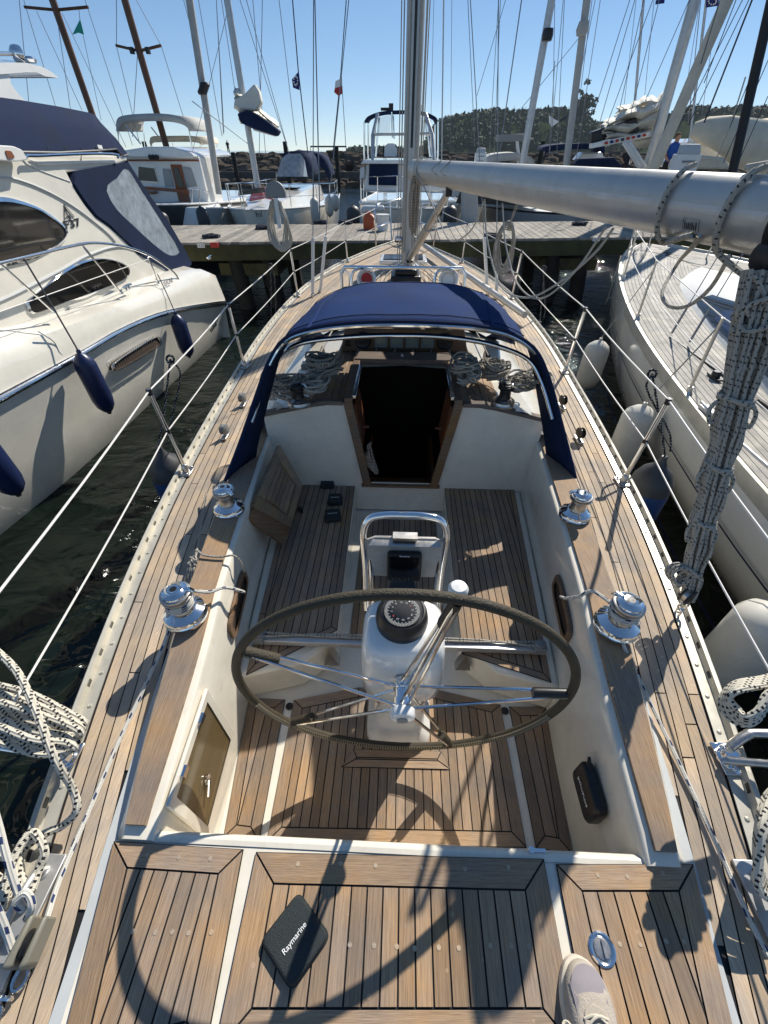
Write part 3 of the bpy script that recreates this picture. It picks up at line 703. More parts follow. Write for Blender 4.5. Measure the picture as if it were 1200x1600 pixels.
# compass
cp = v(.005, .762, .285)
mb = MB(); mb.lathe([(.080, 0), (.082, .02), (.078, .045), (.071, .06), (.066, .062), (.062, .05)], cp, n=36); comp = mb.build('compass', blackp, ped)
mb = MB(); mb.lathe([(.06, .05), (0, .052)], cp, n=30, m=0)
mb.lathe([(.059, .0535), (.056, .0535)], cp, n=36, m=1)
for k in range(72):
    a = k * math.pi / 36; l = .010 if k % 3 else .015; r1 = .055; w_ = .0009
    d = v(math.cos(a), math.sin(a), 0); e = v(-math.sin(a), math.cos(a), 0); z = v(0, 0, .0538)
    mb.poly([cp + z + d * r1 - e * w_, cp + z + d * r1 + e * w_, cp + z + d * (r1 - l) + e * w_, cp + z + d * (r1 - l) - e * w_], 1)
mb.build('card', [blackp, mat('dial_print', (.38, .38, .36), .5)], comp)
for k, sname in enumerate(('N', '33', '30', 'W', '24', '21', 'S', '15', '12', 'E', '6', '3')):
    a = math.pi / 2 + 2.2 + k * math.pi / 6; d = v(math.cos(a), math.sin(a), 0)
    text(sname, .009, frame(cp + d * .032 + v(0, 0, .0545), (-d.y * -1, d.x * -1, 0), d), redm if sname in 'NS' else MATS['dial_print'], comp, 'numeral', .0002)
mb = MB(); mb.lathe([(.064, .05)] + [(.064 * math.cos(t * math.pi / 16), .056 + .045 * math.sin(t * math.pi / 16)) for t in range(9)], cp, n=36)
mb.build('dome', mat('compass_dome', (.9, .92, .95), .03, alpha=.07), comp)
mb = MB(); mb.prism([cp + v(-.05, .06, .02), cp + v(.05, .06, .02), cp + v(.04, .1, .05), cp + v(-.04, .1, .05)], (0, 0, .03)); mb.build('hood', blackp, comp, bevel=.006)
# guard rail and plotter
mb = MB(); gy = .985
path = catmull([(-.118, .90, .15), (-.122, .955, .30), (-.128, gy, .44), (-.108, gy + .012, .50), (-.06, gy + .015, .517), (.012, gy + .015, .52), (.075, gy + .015, .517), (.125, gy + .012, .50), (.146, gy, .44), (.14, .955, .30), (.136, .90, .15)], 6)
mb.tube(path, .0125, 12); mb.tube([(-.095, .88, .15), (-.105, .955, .33), (-.112, .975, .40)], .006, 8); mb.tube([(.115, .88, .15), (.125, .955, .33), (.13, .975, .40)], .006, 8)
gr = mb.build('guard_rail', steel, ped)
def plane_frame(): return frame((.01, .97, .365), (1, 0, 0), (0, .16, .99))
PFm = plane_frame()
def pf(x, y, z=0): return PFm @ v(x, y, z)
mb = MB(); b_ = [pf(-.122, -.085), pf(.122, -.085), pf(.128, .065), pf(.10, .078), pf(-.10, .078), pf(-.128, .065)]
n_ = (PFm.to_3x3() @ v(0, 0, 1)); mb.prism(b_, n_ * .012); 
for f_ in range(len(mb.uv)): mb.uv[f_] = [((mb.v[i].x) * 1.0, mb.v[i].z) for i in mb.f[f_]]
pb = mb.build('instrument_board', mat('grained_grey_laminate', (.36, .34, .31), .4, var=.2, vscale=20), ped, bevel=.003)
mb = MB(); mb.prism([pf(-.10, .078, .0), pf(.10, .078, .0), pf(.118, .062, .03), pf(-.118, .062, .03)], n_ * .004); mb.box(pf(0, .085, .012), (.08, .03, .012)); mb.build('sun_hood', steel2, ped)
mb = MB(); mb.prism(rounded([pf(-.058, -.088, .014), pf(.058, -.088, .014), pf(.058, .030, .014), pf(-.058, .030, .014)], .12), n_ * .022, m=0)
plo = mb.build('chartplotter', blackp, ped, bevel=.004)
mb = MB(); mb.poly([pf(-.049, -.056, .0375), pf(.049, -.056, .0375), pf(.049, .018, .0375), pf(-.049, .018, .0375)]); mb.build('screen', screenm, plo)
text('Raymarine', .008, PFm @ Matrix.Translation((0, .0235, .0375)), paperw, plo, 'lettering')
for x, g_ in ((-.037, 'U'), (-.016, '<'), (.006, 'v'), (.03, '-')): text(g_, .011, PFm @ Matrix.Translation((x, -.074, .0375)), greyp, plo, 'key_symbol')
for x in (-.026, .018):
    mb = MB(); mb.box(pf(x, -.074, .037), (.0015, .002, .012)); mb.build('key_divider', greyp, plo)

# ---- steering wheel
WC = v(.012, .60, .16); WR = .497; T = R(-2.5)
def wp(a, r=WR, off=0): return WC + v(r * math.cos(a), r * math.sin(a) * math.sin(T) + off, r * math.sin(a) * math.cos(T))
mb = MB(); mb.tube([wp(i * math.pi / 60) for i in range(120)], .0134, 12, closed=True); wheel = mb.build('steering_wheel', leather, Y0)
mb = MB()
for i in range(330):     # cross stitching on the inner-aft side of the leather
    a = i * 2 * math.pi / 330
    if not (R(195) < a < R(345)): continue
    z0 = [wp(a + q * .006, WR - .011 + h, -.011 + g2) for q, h, g2 in ((-1, -.0045, .005), (1, .0045, -.005))]
    z1 = [wp(a + q * .006, WR - .011 + h, -.011 + g2) for q, h, g2 in ((1, -.0045, .005), (-1, .0045, -.005))]
    mb.tube(z0, .001, 4); mb.tube(z1, .001, 4)
mb.build('rim_stitching', stitch, wheel)
hub0 = WC + v(0, .035, 0); hubA = v(0, -1, -.03).normalized()
mb = MB(); mb.lathe([(.026, 0), (.028, .01), (.028, .03), (.024, .032), (.024, .06), (.028, .062), (.028, .09), (.022, .092)], hub0, axis=hubA, n=20); mb.build('hub', steel, wheel)
mb = MB(); mb.lathe([(.030, .088), (.038, .092), (.038, .112), (.034, .118), (.02, .121), (0, .1215)], hub0, axis=hubA, n=28); hcap = mb.build('hub_cap', gelw, wheel)
mb = MB(); mb.lathe([(.016, .1217), (.017, .123), (.013, .1232), (0, .1228)], hub0, axis=hubA, n=20); mb.build('badge', greyp, hcap)
for px_, pyy in ((366, 1008), (712, 930), (893, 1083), (455, 1136), (700, 1168)):
    q = py(px_, pyy, .6); a = math.atan2(q.z - WC.z, q.x - WC.x)
    d = v(math.cos(a), 0, math.sin(a)); side = v(-math.sin(a), 0, math.cos(a)); e = wp(a, WR - .012)
    mb = MB()
    for off, sd2 in (((.022, .011), (.022, -.011), (.085, .011), (.085, -.011)) if px_ == 712 else ((.022, .004), (.085, -.004))):
        st_ = hub0 + hubA * off + d * .024 + side * sd2; en = e + v(0, (.008 if off < .05 else -.008), 0) + side * (sd2 * .35); mb.tube([st_, en], .0052, 8)
    sp_ = mb.build('spoke', steel, wheel)
    mb = MB(); mb.tube([wp(a, WR - .11), wp(a, WR - .1), wp(a, WR - .01)], [.015, .017, .015], 10); gp = mb.build('grip', leather if a < 0 or a > 2 else blackp, sp_)
    if abs(px_ - 700) > 60 or pyy < 1000:
        mb = MB()
        for i in range(9):
            r0 = WR - .105 + i * .010
            if px_ in (366, 893, 455):
                mb.tube([wp(a, r0, -.016) + side * .005, wp(a, r0 + .01, -.016) - side * .005], .001, 4); mb.tube([wp(a, r0, -.016) - side * .005, wp(a, r0 + .01, -.016) + side * .005], .001, 4)
        if mb.v: mb.build('grip_stitching', stitch, sp_)
# throttle knob beside the wheel (white)
kp = py(716, 921, .70)
mb = MB(); mb.lathe([(.018, -.02), (.026, -.012), (.027, .004), (.02, .015), (0, .018)], kp, n=20); mb.build('lever_knob', whitep, ped)
mb = MB(); mb.tube([kp - v(0, 0, .02), kp + v(-.02, .01, -.12), v(.14, .74, .08)], .007, 8); mb.build('lever', steel, ped)
# ================================================================ dodger
def arch(side_pts): return side_pts
AH = [pz(352, 752, .12), pz(376, 690, .28), pz(400, 620, .47), pz(420, 566, .62), pz(445, 530, .72), pz(490, 513, .79), pz(550, 505, .82), pz(620, 503, .83), pz(690, 505, .825), pz(750, 510, .80), pz(800, 522, .75), pz(837, 548, .66), pz(857, 590, .54), pz(874, 650, .37), pz(899, 748, .12)]
AH = [Vector(p) for p in AH]; ahs = catmull(AH, 5)
def fh(p, i, n):   # front hoop as a function of aft hoop
    t = i / (n - 1); a = math.pi * (1 - t); x = math.cos(a); zc = math.sin(a)
    return v(.015 + .715 * (abs(x) ** .70) * (1 if x > 0 else -1), 2.72 + .14 * zc, .20 + .572 * zc ** .62 + .02 * zc)
n_ = len(ahs); fhs = [fh(p, i, n_) for i, p in enumerate(ahs)]
# keep the front hoop's parameterisation close to the aft one
i0 = 3 * 5 + 2; i1 = n_ - 1 - i0
mb = MB(); rows = []
K = 9
for j in range(K + 1):
    t = j / K; rows.append([ahs[i].lerp(fhs[i], t) + v(0, 0, .022 * math.sin(math.pi * t) - .004 * math.sin(2 * math.pi * t * 2)) for i in range(i0, i1 + 1)])
for j, row in enumerate(rows):
    for i, p in enumerate(row): p.z += .004 * math.sin(i * .55 + j * .9) * math.sin(j * math.pi / K) + random.uniform(-.0012, .0012)
mb.loft(rows); dod = mb.build('dodger', blue, Y0, solid=.006, angle=60)
def onrow(i, j): return rows[j][i] + v(0, 0, .004)
nn = len(rows[0])
for i in (round(nn * .2), round(nn * .8)):
    mb = MB(); mb.loft([[onrow(i, j) + v(-.008, 0, 0) for j in range(K + 1)], [onrow(i, j) + v(0, 0, .0025) for j in range(K + 1)], [onrow(i, j) + v(.008, 0, 0) for j in range(K + 1)]]); mb.build('seam', blue, dod)
for j in (1, K - 1):
    mb = MB(); mb.tube([onrow(i, j) for i in range(nn)], .0022, 5); mb.build('seam', navy, dod)
# side wings of navy canvas along the aft hoop
for rng in (range(0, i0 + 3), range(i1 - 2, n_)):
    mb = MB(); r0, r1 = [], []
    for i in rng:
        p = ahs[i]; k = min(1, (min(i, n_ - 1 - i)) / (i0 - 4.)); q = fhs[i]
        d = (q - p).normalized(); wd = .13 + .05 * (1 - k)
        r0.append(p + v(0, 0, .001)); r1.append(p + d * wd * 1.25 + v((.055 if p.x < 0 else -.055) * (1 - .6 * k), 0, -.01 * (1 - k)))
    mb.loft([r0, [a.lerp(b, .5) + v((-.008 if a.x < 0 else .008), 0, 0) for a, b in zip(r0, r1)], r1])
    mb.build('side_wing', navy, dod, solid=.005, angle=60)
mb = MB(); mb.tube([p + v(0, -.002, .002) for p in ahs], .009, 8); mb.build('aft_hem', navy, dod)
# steel bow / grab rail just inside the hem
GP = [pz(392, 660, .34), pz(413, 600, .48), pz(432, 560, .57), pz(468, 537, .65), pz(540, 527, .69), pz(620, 524, .705), pz(700, 527, .695), pz(770, 539, .66), pz(825, 562, .58), pz(848, 600, .48), pz(864, 655, .34)]
mb = MB(); mb.tube(catmull(GP, 6), .0125, 10); mb.tube([p + v(0, -.002, -.013) for p in ahs[i0 - 2:i1 + 3]], .010, 8); mb.build('dodger_bow', steel, dod)
# front screen: navy border and clear panes between front hoop and coachroof
fb = [v(x, 3.30 + .14 * (1 - (x / .8) ** 2), .345 if abs(x) < .6 else .30) for x in [(-.74 + 1.48 * i / 12) for i in range(13)]]
ft = [fhs[round(6 + (n_ - 13) * i / 12)] for i in range(13)]
def scr(i, t): return ft[i].lerp(fb[i], t)
mb = MB(); pane = MB()
for i in range(12):
    for (a, b) in ((0, .15), (.15, .88), (.88, 1)):
        q = [scr(i, a), scr(i + 1, a), scr(i + 1, b), scr(i, b)]
        if b - a > .5 and i not in (0, 4, 7, 11):
            (pane).poly(q)
        else: mb.poly(q)
mb.build('front_screen', navy, dod, solid=.003); pane.build('front_window', clearv, dod)
# side windows
for rng in (range(4, i0 + 2), range(i1 - 1, n_ - 4)):
    mb = MB(); r0 = [ahs[i] + (fhs[i] - ahs[i]).normalized() * .135 for i in rng]; r1 = [ahs[i].lerp(fhs[i], .93) for i in rng]
    mb.loft([r0, r1])
    mb.build('side_window', clearv, dod, angle=80)

# ================================================================ mast, boom, vang
MX, MY = .035, 5.75
mb = MB(); sec = [(math.cos(a) * .082, math.sin(a) * .115) for a in [i * math.pi / 10 for i in range(20)]]
zs = [.33, .6, 1.0, 1.3, 2.5, 4, 6, 8, 10, 13]
mb.loft([[v(MX + x, MY + y, z) for x, y in sec] for z in zs], close=True, cap=True)
mast = mb.build('mast', alu, Y0, angle=60)
mb = MB()
mb.prism([(MX - .012, MY - .119, 1.42), (MX + .012, MY - .119, 1.42), (MX + .012, MY - .119, 12.8), (MX - .012, MY - .119, 12.8)], (0, .01, 0))
mb.prism([(MX - .016, MY - .121, 2.75), (MX + .016, MY - .121, 2.75), (MX + .016, MY - .121, 3.12), (MX - .016, MY - .121, 3.12)], (0, .008, 0), m=0)
mb.build('sail_groove', blackp, mast)
mb = MB()
for x in (-.05, .052): mb.tube([(MX + x, MY - .105, .5), (MX + x, MY - .105, 12.9)], .006, 6)
for x, y, r in ((-.10, -.06, .006), (-.125, -.03, .005), (.10, -.06, .0055), (.118, -.02, .005), (.09, -.09, .004)): mb.tube([(MX + x, MY + y, .4), (MX + x * 1.05, MY + y, 4), (MX + x * .9, MY + y, 12.9)], r, 6)
mb.build('halyard', rope_wh, mast)
mb = MB(); mb.lathe([(.15, 0), (.15, .012), (.1, .02)], (MX, MY, .345), n=24); mb.build('mast_collar', steel2, mast)
mb = MB()
for s in (-1, 1):
    mb.lathe([(.03, 0), (.036, .02), (.034, .05), (.038, .07), (.02, .078)], (MX + s * .082, MY - .03, .62), axis=(s, -.1, 0), n=16)
mb.build('mast_winch', steel, mast)
G = v(MX, MY - .16, 1.245); E_ = v(.998, 1.36, 1.262)    # gooseneck, boom end
bd = (E_ - G).normalized(); bs = v(-bd.y, bd.x, 0).normalized(); bu = bd.cross(bs); bu = -bu if bu.z < 0 else bu
def bp_(t, x, z): return G + bd * t + bs * x + bu * z
BL = (E_ - G).length; bsec = [(math.cos(a) * .060, math.sin(a) * .083 + .006 * (math.sin(a) > .0)) for a in [i * math.pi / 14 for i in range(28)]]
mb = MB(); mb.loft([[bp_(t, x, z) for x, z in bsec] for t in (.12, .3, 1, 2, 3, 4, BL - .02)], close=True)
mb.build('boom', alu, Y0, angle=60); boom = bpy.data.objects['boom']
mb = MB(); mb.loft([[bp_(t, x * k, z * k) for x, z in bsec] for t, k in ((BL - .02, 1.03), (BL + .01, 1.03), (BL + .03, .9))], close=True, cap=True); mb.build('boom_end', blackp, boom, bevel=.002)
mb = MB()
mb.loft([[bp_(t, x, z) for x, z in ((-.0595, -.006), (-.0615, .006), (-.058, .02))] for t in (.12, BL - .03)])
mb.loft([[bp_(t, x, z) for x, z in ((-.006, -.082), (0, -.089), (.006, -.082))] for t in (.12, BL - .03)])
mb.build('boom_track', alumat, boom)
mb = MB(); mb.loft([[bp_(t, x * .8, z * .9) for x, z in bsec] for t in (.04, .12)], close=True, cap=True); mb.box(G + v(0, .05, 0), (.05, .14, .09)); mb.build('gooseneck', steel2, boom, bevel=.004)
# faint printed label on the boom
mb = MB(); t0 = BL - .32
def bq(t, z): return bp_(t, -.0603 * math.sqrt(max(0, 1 - (z / .085) ** 2)) - .0012, z)
mb.loft([[bq(t0, -.022), bq(t0, -.06)], [bq(t0 + .075, -.022), bq(t0 + .075, -.06)]])
mb.build('boom_sticker', mat('worn_label', (.40, .39, .37), .5, var=.3, vscale=90), boom)
mb = MB()
for t, z1, z2 in ((.004, -.026, -.056), (.071, -.026, -.056)): mb.loft([[bq(t0 + t, z1) + bs * .0, bq(t0 + t, z2)], [bq(t0 + t + .002, z1), bq(t0 + t + .002, z2)]])
for j in range(7):
    t = t0 + .012 + j * .008; mb.loft([[bq(t, -.03 - (j % 3) * .004) + bs * -.0006, bq(t, -.05)+ bs * -.0006], [bq(t + .004, -.03 - (j % 2) * .006)+ bs * -.0006, bq(t + .004, -.053)+ bs * -.0006]])
mb.build('boom_print', inkdark, boom)
# rod kicker from mast foot to boom
ka, kb = v(MX + .02, MY - .15, .45), bp_(1.35, 0, -.10)
mb = MB(); mb.tube([ka, ka.lerp(kb, .55)], .040, 14); mb.tube([ka.lerp(kb, .5), kb], .028, 12); van = mb.build('boom_vang', alu, Y0)
mb = MB(); mb.lathe([(.035, 0), (.05, .01), (.05, .05), (.035, .06)], ka.lerp(kb, .72) + v(.0, 0, .03), axis=(1, .2, 0), n=16); mb.box(kb, (.05, .09, .07)); mb.box(ka, (.07, .07, .08)); mb.build('vang_block', blackp, van, bevel=.006)
mb = MB()
for k in range(3): mb.tube([ka + v(.05 - k * .03, -.05, .03), ka.lerp(kb, .72) + v(.04 - k * .03, -.05, .0)], .005, 6)
mb.build('vang_line', rope_wh, van)
# hatch and gear forward of the dodger
mb = MB(); mb.box((-.02, 6.4, .30), (.62, .46, .05)); fh_ = mb.build('fore_hatch', gelw, Y0, bevel=.015)
mb = MB(); mb.box((-.02, 6.4, .33), (.52, .36, .012)); mb.build('hatch_glass', glass, fh_, bevel=.005)
mb = MB(); mb.box((.01, 4.75, .42), (.30, .34, .10)); mb.box((.01, 4.72, .49), (.22, .2, .06)); mb.build('roof_locker', blackp, Y0, bevel=.02)
for s in (-1, 1):
    mb = MB(); p = v(s * .36 + .02, 4.15, .36)
    mb.lathe([(.06, 0), (.055, .03), (.055, .10), (.058, .16)], p, n=20); mb.lathe([(.02, 0), (.075, .01), (.085, .05), (.07, .055), (.055, .02)], p + v(0, 0, .17), axis=(0, -1, .35), n=20, m=0)
    mb.lathe([(.05, 0), (0, .002)], p + v(0, -.025, .18), axis=(0, -1, .35), n=16, m=1)
    ve = mb.build('cowl_vent', [gelw, redm if s < 0 else gelw], Y0)
    mb = MB(); mb.tube(catmull([p + v(-.13, -.12, 0), p + v(-.12, -.10, .22), p + v(-.06, -.08, .27), p + v(.02, -.06, .26), p + v(.06, 0, .2), p + v(.07, 0, 0)], 5), .012, 8); mb.build('vent_guard', steel, ve)
# granny bar (U rail) across the coachroof near the mast
for pts in ([pz(531, 450, .34), py(533, 418, 4.62), py(545, 415, 4.7)],):
    pass
mb = MB(); gz = .62
A_, B_ = pz(531, 420, gz), pz(726, 416, gz); yb = (A_.y + B_.y) / 2
mb.tube([(A_.x, yb, .1), (A_.x, yb, gz - .04), (A_.x + .03, yb, gz), (B_.x - .03, yb, gz), (B_.x, yb, gz - .04), (B_.x, yb, .1)], .014, 10)
for x, dx in ((A_.x, .07), (B_.x, -.07)): mb.tube([(x, yb, gz - .06), (x + dx * .5, yb + .02, gz - .02), (x + dx, yb + .03, gz - .08), (x + dx, yb + .03, .2)], .011, 8)
mb.build('granny_bar', steel, Y0)
# ropes led aft along the coachroof
for k in range(10):
    x0 = -.22 + k * .05; mb = MB()
    mb.tube(catmull([(MX + (k - 4.5) * .03, MY - .2, .42), ((k - 4.5) * .075, 5.0, .40), ((k - 4.5) * .11, 4.2, .378), ((k - 4.5) * .12, 3.3, .372), ((k - 4.5) * .125, 2.8, .37)], 4), .0055, 6); mb.build('led_line', [rope_wh, rope_bl, rope_gr][k % 3], Y0)
# ================================================================ stanchions and lifelines
STL = [(285, 745, 232, 608), (370, 575, 360, 467), (452, 460, 445, 395)]
STR = [(978, 752, 1040, 610), (883, 575, 908, 468), (797, 470, 813, 400)]
yst = [1.9, 3.42, 5.55, 7.4]
LT = {-1: [], 1: []}
for s in (-1, 1):
    for i, y in enumerate(yst):
        b = v(s * (hb(y) - .045), y, sz(y) + .01); tp = b + v(s * (.035 if i == 0 else .02), 0, .49 if i < 3 else .5)
        mb = MB(); mb.tube([b, tp], .0115, 10); mb.ball(tp, .0125, n=10); st = mb.build('stanchion', steel, Y0)
        mb = MB(); mb.box(b + v(-s * .005, 0, .004), (.06, .09, .012)); mb.lathe([(.02, 0), (.017, .05), (.013, .055)], b, n=14)
        for dy in (-.035, .035): mb.lathe([(.009, .008), (.007, .014), (0, .015)], b + v(-s * .018, dy, .004), n=8)
        mb.build('stanchion_base', steel2, st, bevel=.003)
        mb = MB(); mb.lathe([(.0135, 0), (.0135, .03)], tp - v(0, 0, .02), n=10); mb.lathe([(.0135, 0), (.0135, .02)], b.lerp(tp, .52), n=10); mb.build('wire_bush', blackp, st)
        LT[s].append((b, tp))
for s in (-1, 1):
    L_ = LT[s]
    end0 = v(s * 1.02, .42, .49) if s < 0 else v(s * 1.1, .52, .50)
    fwd = v(s * .62, 8.5, .75)
    for lev in (0, 1):
        pts = []
        for b, tp in L_: pts.append(tp if lev == 0 else b.lerp(tp, .54))
        a0 = (v(s * 1.075, .45, .49) if lev == 0 else v(s * 1.06, .47, .25))
        pts = [a0] + pts + [v(s * .5, 8.45, .68 if lev == 0 else .42)]
        P2 = []
        for a, b in zip(pts, pts[1:]):
            for j in range(6):
                t = j / 6; P2.append(a.lerp(b, t) - v(0, 0, .012 * math.sin(math.pi * t)))
        P2.append(pts[-1]); mb = MB(); mb.tube(P2, .0042 if lev == 0 else .0036, 6); mb.build('lifeline', linew, Y0)
# pulpit
mb = MB()
for s in (-1, 1):
    mb.tube(catmull([(s * .5, 8.45, .15), (s * .5, 8.45, .68), (s * .3, 8.95, .72), (s * .12, 9.3, .74), (s * .02, 9.36, .74)], 5), .012, 8)
    mb.tube(catmull([(s * .24, 8.9, .15), (s * .26, 8.98, .45), (s * .28, 9.0, .72)], 4), .012, 8); mb.tube([(s * .5, 8.45, .42), (s * .27, 8.98, .44)], .010, 8)
mb.build('pulpit', steel, Y0)
mb = MB(); mb.box((0, 9.05, .16), (.12, .4, .03)); mb.lathe([(.06, 0), (.06, .1), (.045, .12), (.05, .2), (.07, .22)], (.0, 8.75, .14), n=16); mb.build('bow_fitting', steel2, Y0, bevel=.004)
mb = MB(); mb.tube([(.0, 9.0, .2), (.0, 6.0, 9.0), (.02, 5.8, 11)], .016, 8); mb.build('furled_headstay', greyc, Y0)
# shrouds with white covers
for x1, y1_, px2, ax in ((-1.12, 5.55, (490, 0), 0), (-1.06, 5.75, (545, 0), 1), (1.12, 5.55, (779, 0), 0), (1.04, 5.72, (735, 0), 1)):
    b = v(x1, y1_, sz(5.5)); tpp = py(*px2, 5.72); dr = (tpp - b)
    mb = MB(); mb.tube([b, b + dr * 2.2], .0048 if ax == 0 else .0042, 6); sh = mb.build('shroud', wirem, Y0)
    mb = MB(); d = dr.normalized(); mb.tube([b + d * .05, b + d * .62], .019, 10); mb.build('shroud_cover', whitep, sh)
    mb = MB(); mb.box(b + v(0, 0, .02), (.03, .08, .04)); mb.build('chainplate', steel2, sh, bevel=.003)
# spinnaker pole stowed on the starboard side deck
mb = MB(); a, b = pz(664, 384, .22), pz(820, 492, .12); mb.tube([a, b], .034, 14); mb.build('spinnaker_pole', alu, Y0)
# side-deck fairlead blocks and short track by the dodger foot
for s, pts in ((-1, ((380, 628), (352, 678))), (1, ((878, 632), (905, 684)))):
    for p in pts:
        o = pz(*p, .03); mb = MB(); mb.box(o - v(0, 0, .012), (.035, .10, .012)); mb.lathe([(.012, 0), (.012, .02)], o - v(0, 0, .01), n=10)
        fb_ = mb.build('fairlead', steel2, Y0, bevel=.003)
        mb = MB(); ax = v(1, .25 * s, 0)
        for q in (-.014, .010): mb.lathe([(.030, 0), (.034, .002), (.030, .005), (0, .006)], o + v(q, 0, .035), axis=ax, n=18)
        mb.lathe([(.022, -.012), (.022, .012)], o + v(0, 0, .035), axis=ax, n=14); mb.build('sheave', greyp if s < 0 else blackp, fb_)
# pushpit pieces with their bases
for s in (-1, 1):
    b = v(s * (hb(.42) - .03), .42, .012) if s < 0 else v(s * (hb(.50) - .045), .50, .012)
    mb = MB()
    if s < 0:
        mb.tube([b + v(.0, 0, .03), b + v(-.05, 0, .05), b + v(-.60, .02, .16), b + v(-.75, -.4, .3)], .0155, 12)
        mb.tube([b + v(-.26, .05, .10), b + v(-.29, -.05, -.0), b + v(-.34, -.28, -.25)], .0125, 10)
    else:
        mb.tube(catmull([b + v(-.03, -.01, .02), b + v(.05, -.035, .075), b + v(.14, -.06, .13), b + v(.4, -.16, .3)], 4), .0115, 10)
        mb.tube(catmull([b + v(.0, .02, .04), b + v(.05, .045, .065), b + v(.10, .05, .07), b + v(.45, .04, .10)], 5), .014, 10)
    pp = mb.build('pushpit', steel if s < 0 else steel2, Y0)
    mb = MB(); mb.lathe([(.032, 0), (.032, .008), (.022, .014), (.02, .035)], b, n=18)
    mb.box(b + v(0, 0, .003), (.06, .09, .008))
    for q in (-.03, .03): mb.ball(b + v(.0, q, .010), .008, n=8)
    mb.build('pushpit_base', steel, pp, bevel=.002)
# mooring chocks
for s, y in ((-1, .06), (1, .12)):
    mb = MB(); x = s * (hb(y) - .04)
    mb.prism([v(x - .035, y - .14, .006), v(x + .035, y - .14, .006), v(x + .035, y + .14, .006), v(x - .035, y + .14, .006)], (0, 0, .01)); 
    for q in (-.1, .1): mb.ball(v(x, y + q, .016), .014, n=10, sc=(1, 1, .5))
    mb.tube(catmull([v(x - .0, y - .11, .01), v(x, y - .09, .05), v(x, y, .065), v(x, y + .09, .05), v(x, y + .11, .01)], 4), .010, 8); mb.build('mooring_chock', alumat, Y0, bevel=.005)
mb = MB(); o = pz(940, 1483, .017); mb.lathe([(.030, 0), (.030, .004), (.026, .006), (.02, .004), (.018, .002)], o, n=28); dfi = mb.build('deck_filler', steel, Y0)
mb = MB(); mb.lathe([(.0175, .002), (.0175, .0045), (0, .005)], o, n=24); mb.box(o + v(.004, 0, .007), (.006, .03, .005)); mb.build('filler_cap', steel2, dfi)
for o in (pz(828, 1330, -.0) ,):
    mb = MB(); mb.lathe([(.008, 0), (.008, .02)], o, n=10); mb.box(o + v(.02, .0, .012), (.035, .008, .008)); mb.build('deck_shackle', steel, Y0)
# stern chock cleat at the port side with block (tackle)
def block(name, o, ax, k=1, parent=None, cheek=None):
    mb = MB(); o = Vector(o); ax = Vector(ax).normalized()
    for q in (-.013, .008): mb.lathe([(.028 * k, 0), (.03 * k, .002), (.027 * k, .005), (0, .006)], o + ax * q * k, axis=ax, n=18)
    mb.lathe([(.018 * k, -.012 * k), (.018 * k, .012 * k)], o, axis=ax, n=14, m=1)
    return mb
# ================================================================ ropes on our yacht (each its own thing)
def rope(name, pts, r, m, label, cat='rope', k=6, group=None, n=8, closed=False):
    mb = MB(); P = catmull(pts, k) if k else [Vector(p) for p in pts]; mb.tube(P, r, n, closed=closed)
    o = mb.build(name, m, origin=P[0]); return tag(o, label, cat, group)
def wraps(c, r, turns, z0, z1, a0=0):
    N = int(turns * 14); return [Vector((c.x + r * math.cos(a0 + 2 * math.pi * turns * i / N), c.y + r * math.sin(a0 + 2 * math.pi * turns * i / N), c.z + z0 + (z1 - z0) * i / N)) for i in range(N + 1)]
# port sheet: aft block -> winch -> pocket
dk = .012
pts = [pz(72, 1440, .05), pz(95, 1370, .03), pz(140, 1265, .02), pz(185, 1160, .02), pz(225, 1075, .04), pz(262, 990, .12)] + wraps(WLA, .043, 2.6, .07, .098, 3.6) + [pz(327, 925, .17), pz(350, 918, .15), pz(372, 922, .08), pz(381, 925, .02)]
rope('sheet_rope', pts, .0065, rope_bl, 'white blue-flecked sheet running from the aft left chrome winch down the left side deck', k=4)
pts = [pz(1230, 1520, .05), pz(1190, 1475, .03), pz(1120, 1320, .02), pz(1060, 1190, .02), pz(1010, 1085, .04), pz(975, 1010, .12)] + wraps(WRA, .043, 2.6, .07, .098, 5.4)[::-1] + [pz(930, 925, .20), pz(905, 932, .15), pz(885, 935, .06), pz(876, 932, .01)]
rope('sheet_rope', pts, .0065, rope_bl, 'white blue-flecked sheet running from the aft right chrome winch down the right side deck', k=4)
pts = [pz(322, 770, .06), pz(318, 800, .04), pz(312, 835, .05), pz(306, 868, .10), pz(300, 880, .11), pz(305, 860, .15), pz(320, 868, .14), pz(345, 870, .14), pz(365, 868, .14), pz(376, 878, .1), pz(382, 893, .02)]
rope('furling_line', pts, .0045, rope_gr, 'thin grey flecked line lying across the left coaming in front of the aft winch')
mb = MB(); kc = pz(303, 880, .12)
for i in range(7):
    a = random.uniform(0, 6); mb.tube(catmull([kc + v(random.uniform(-.02, .02), random.uniform(-.03, .03), random.uniform(-.01, .02)) for _ in range(6)], 4), .0042, 6)
for i in range(4): mb.tube(catmull([kc, kc + v(-.012 + .008 * i, -.03, 0), kc + v(-.02 + .012 * i, -.065, -.04)], 4), .0038, 6)
tag(mb.build('line_knot', rope_gr, origin=kc), 'frayed knot of grey line hanging over the outer edge of the left coaming', 'knot')
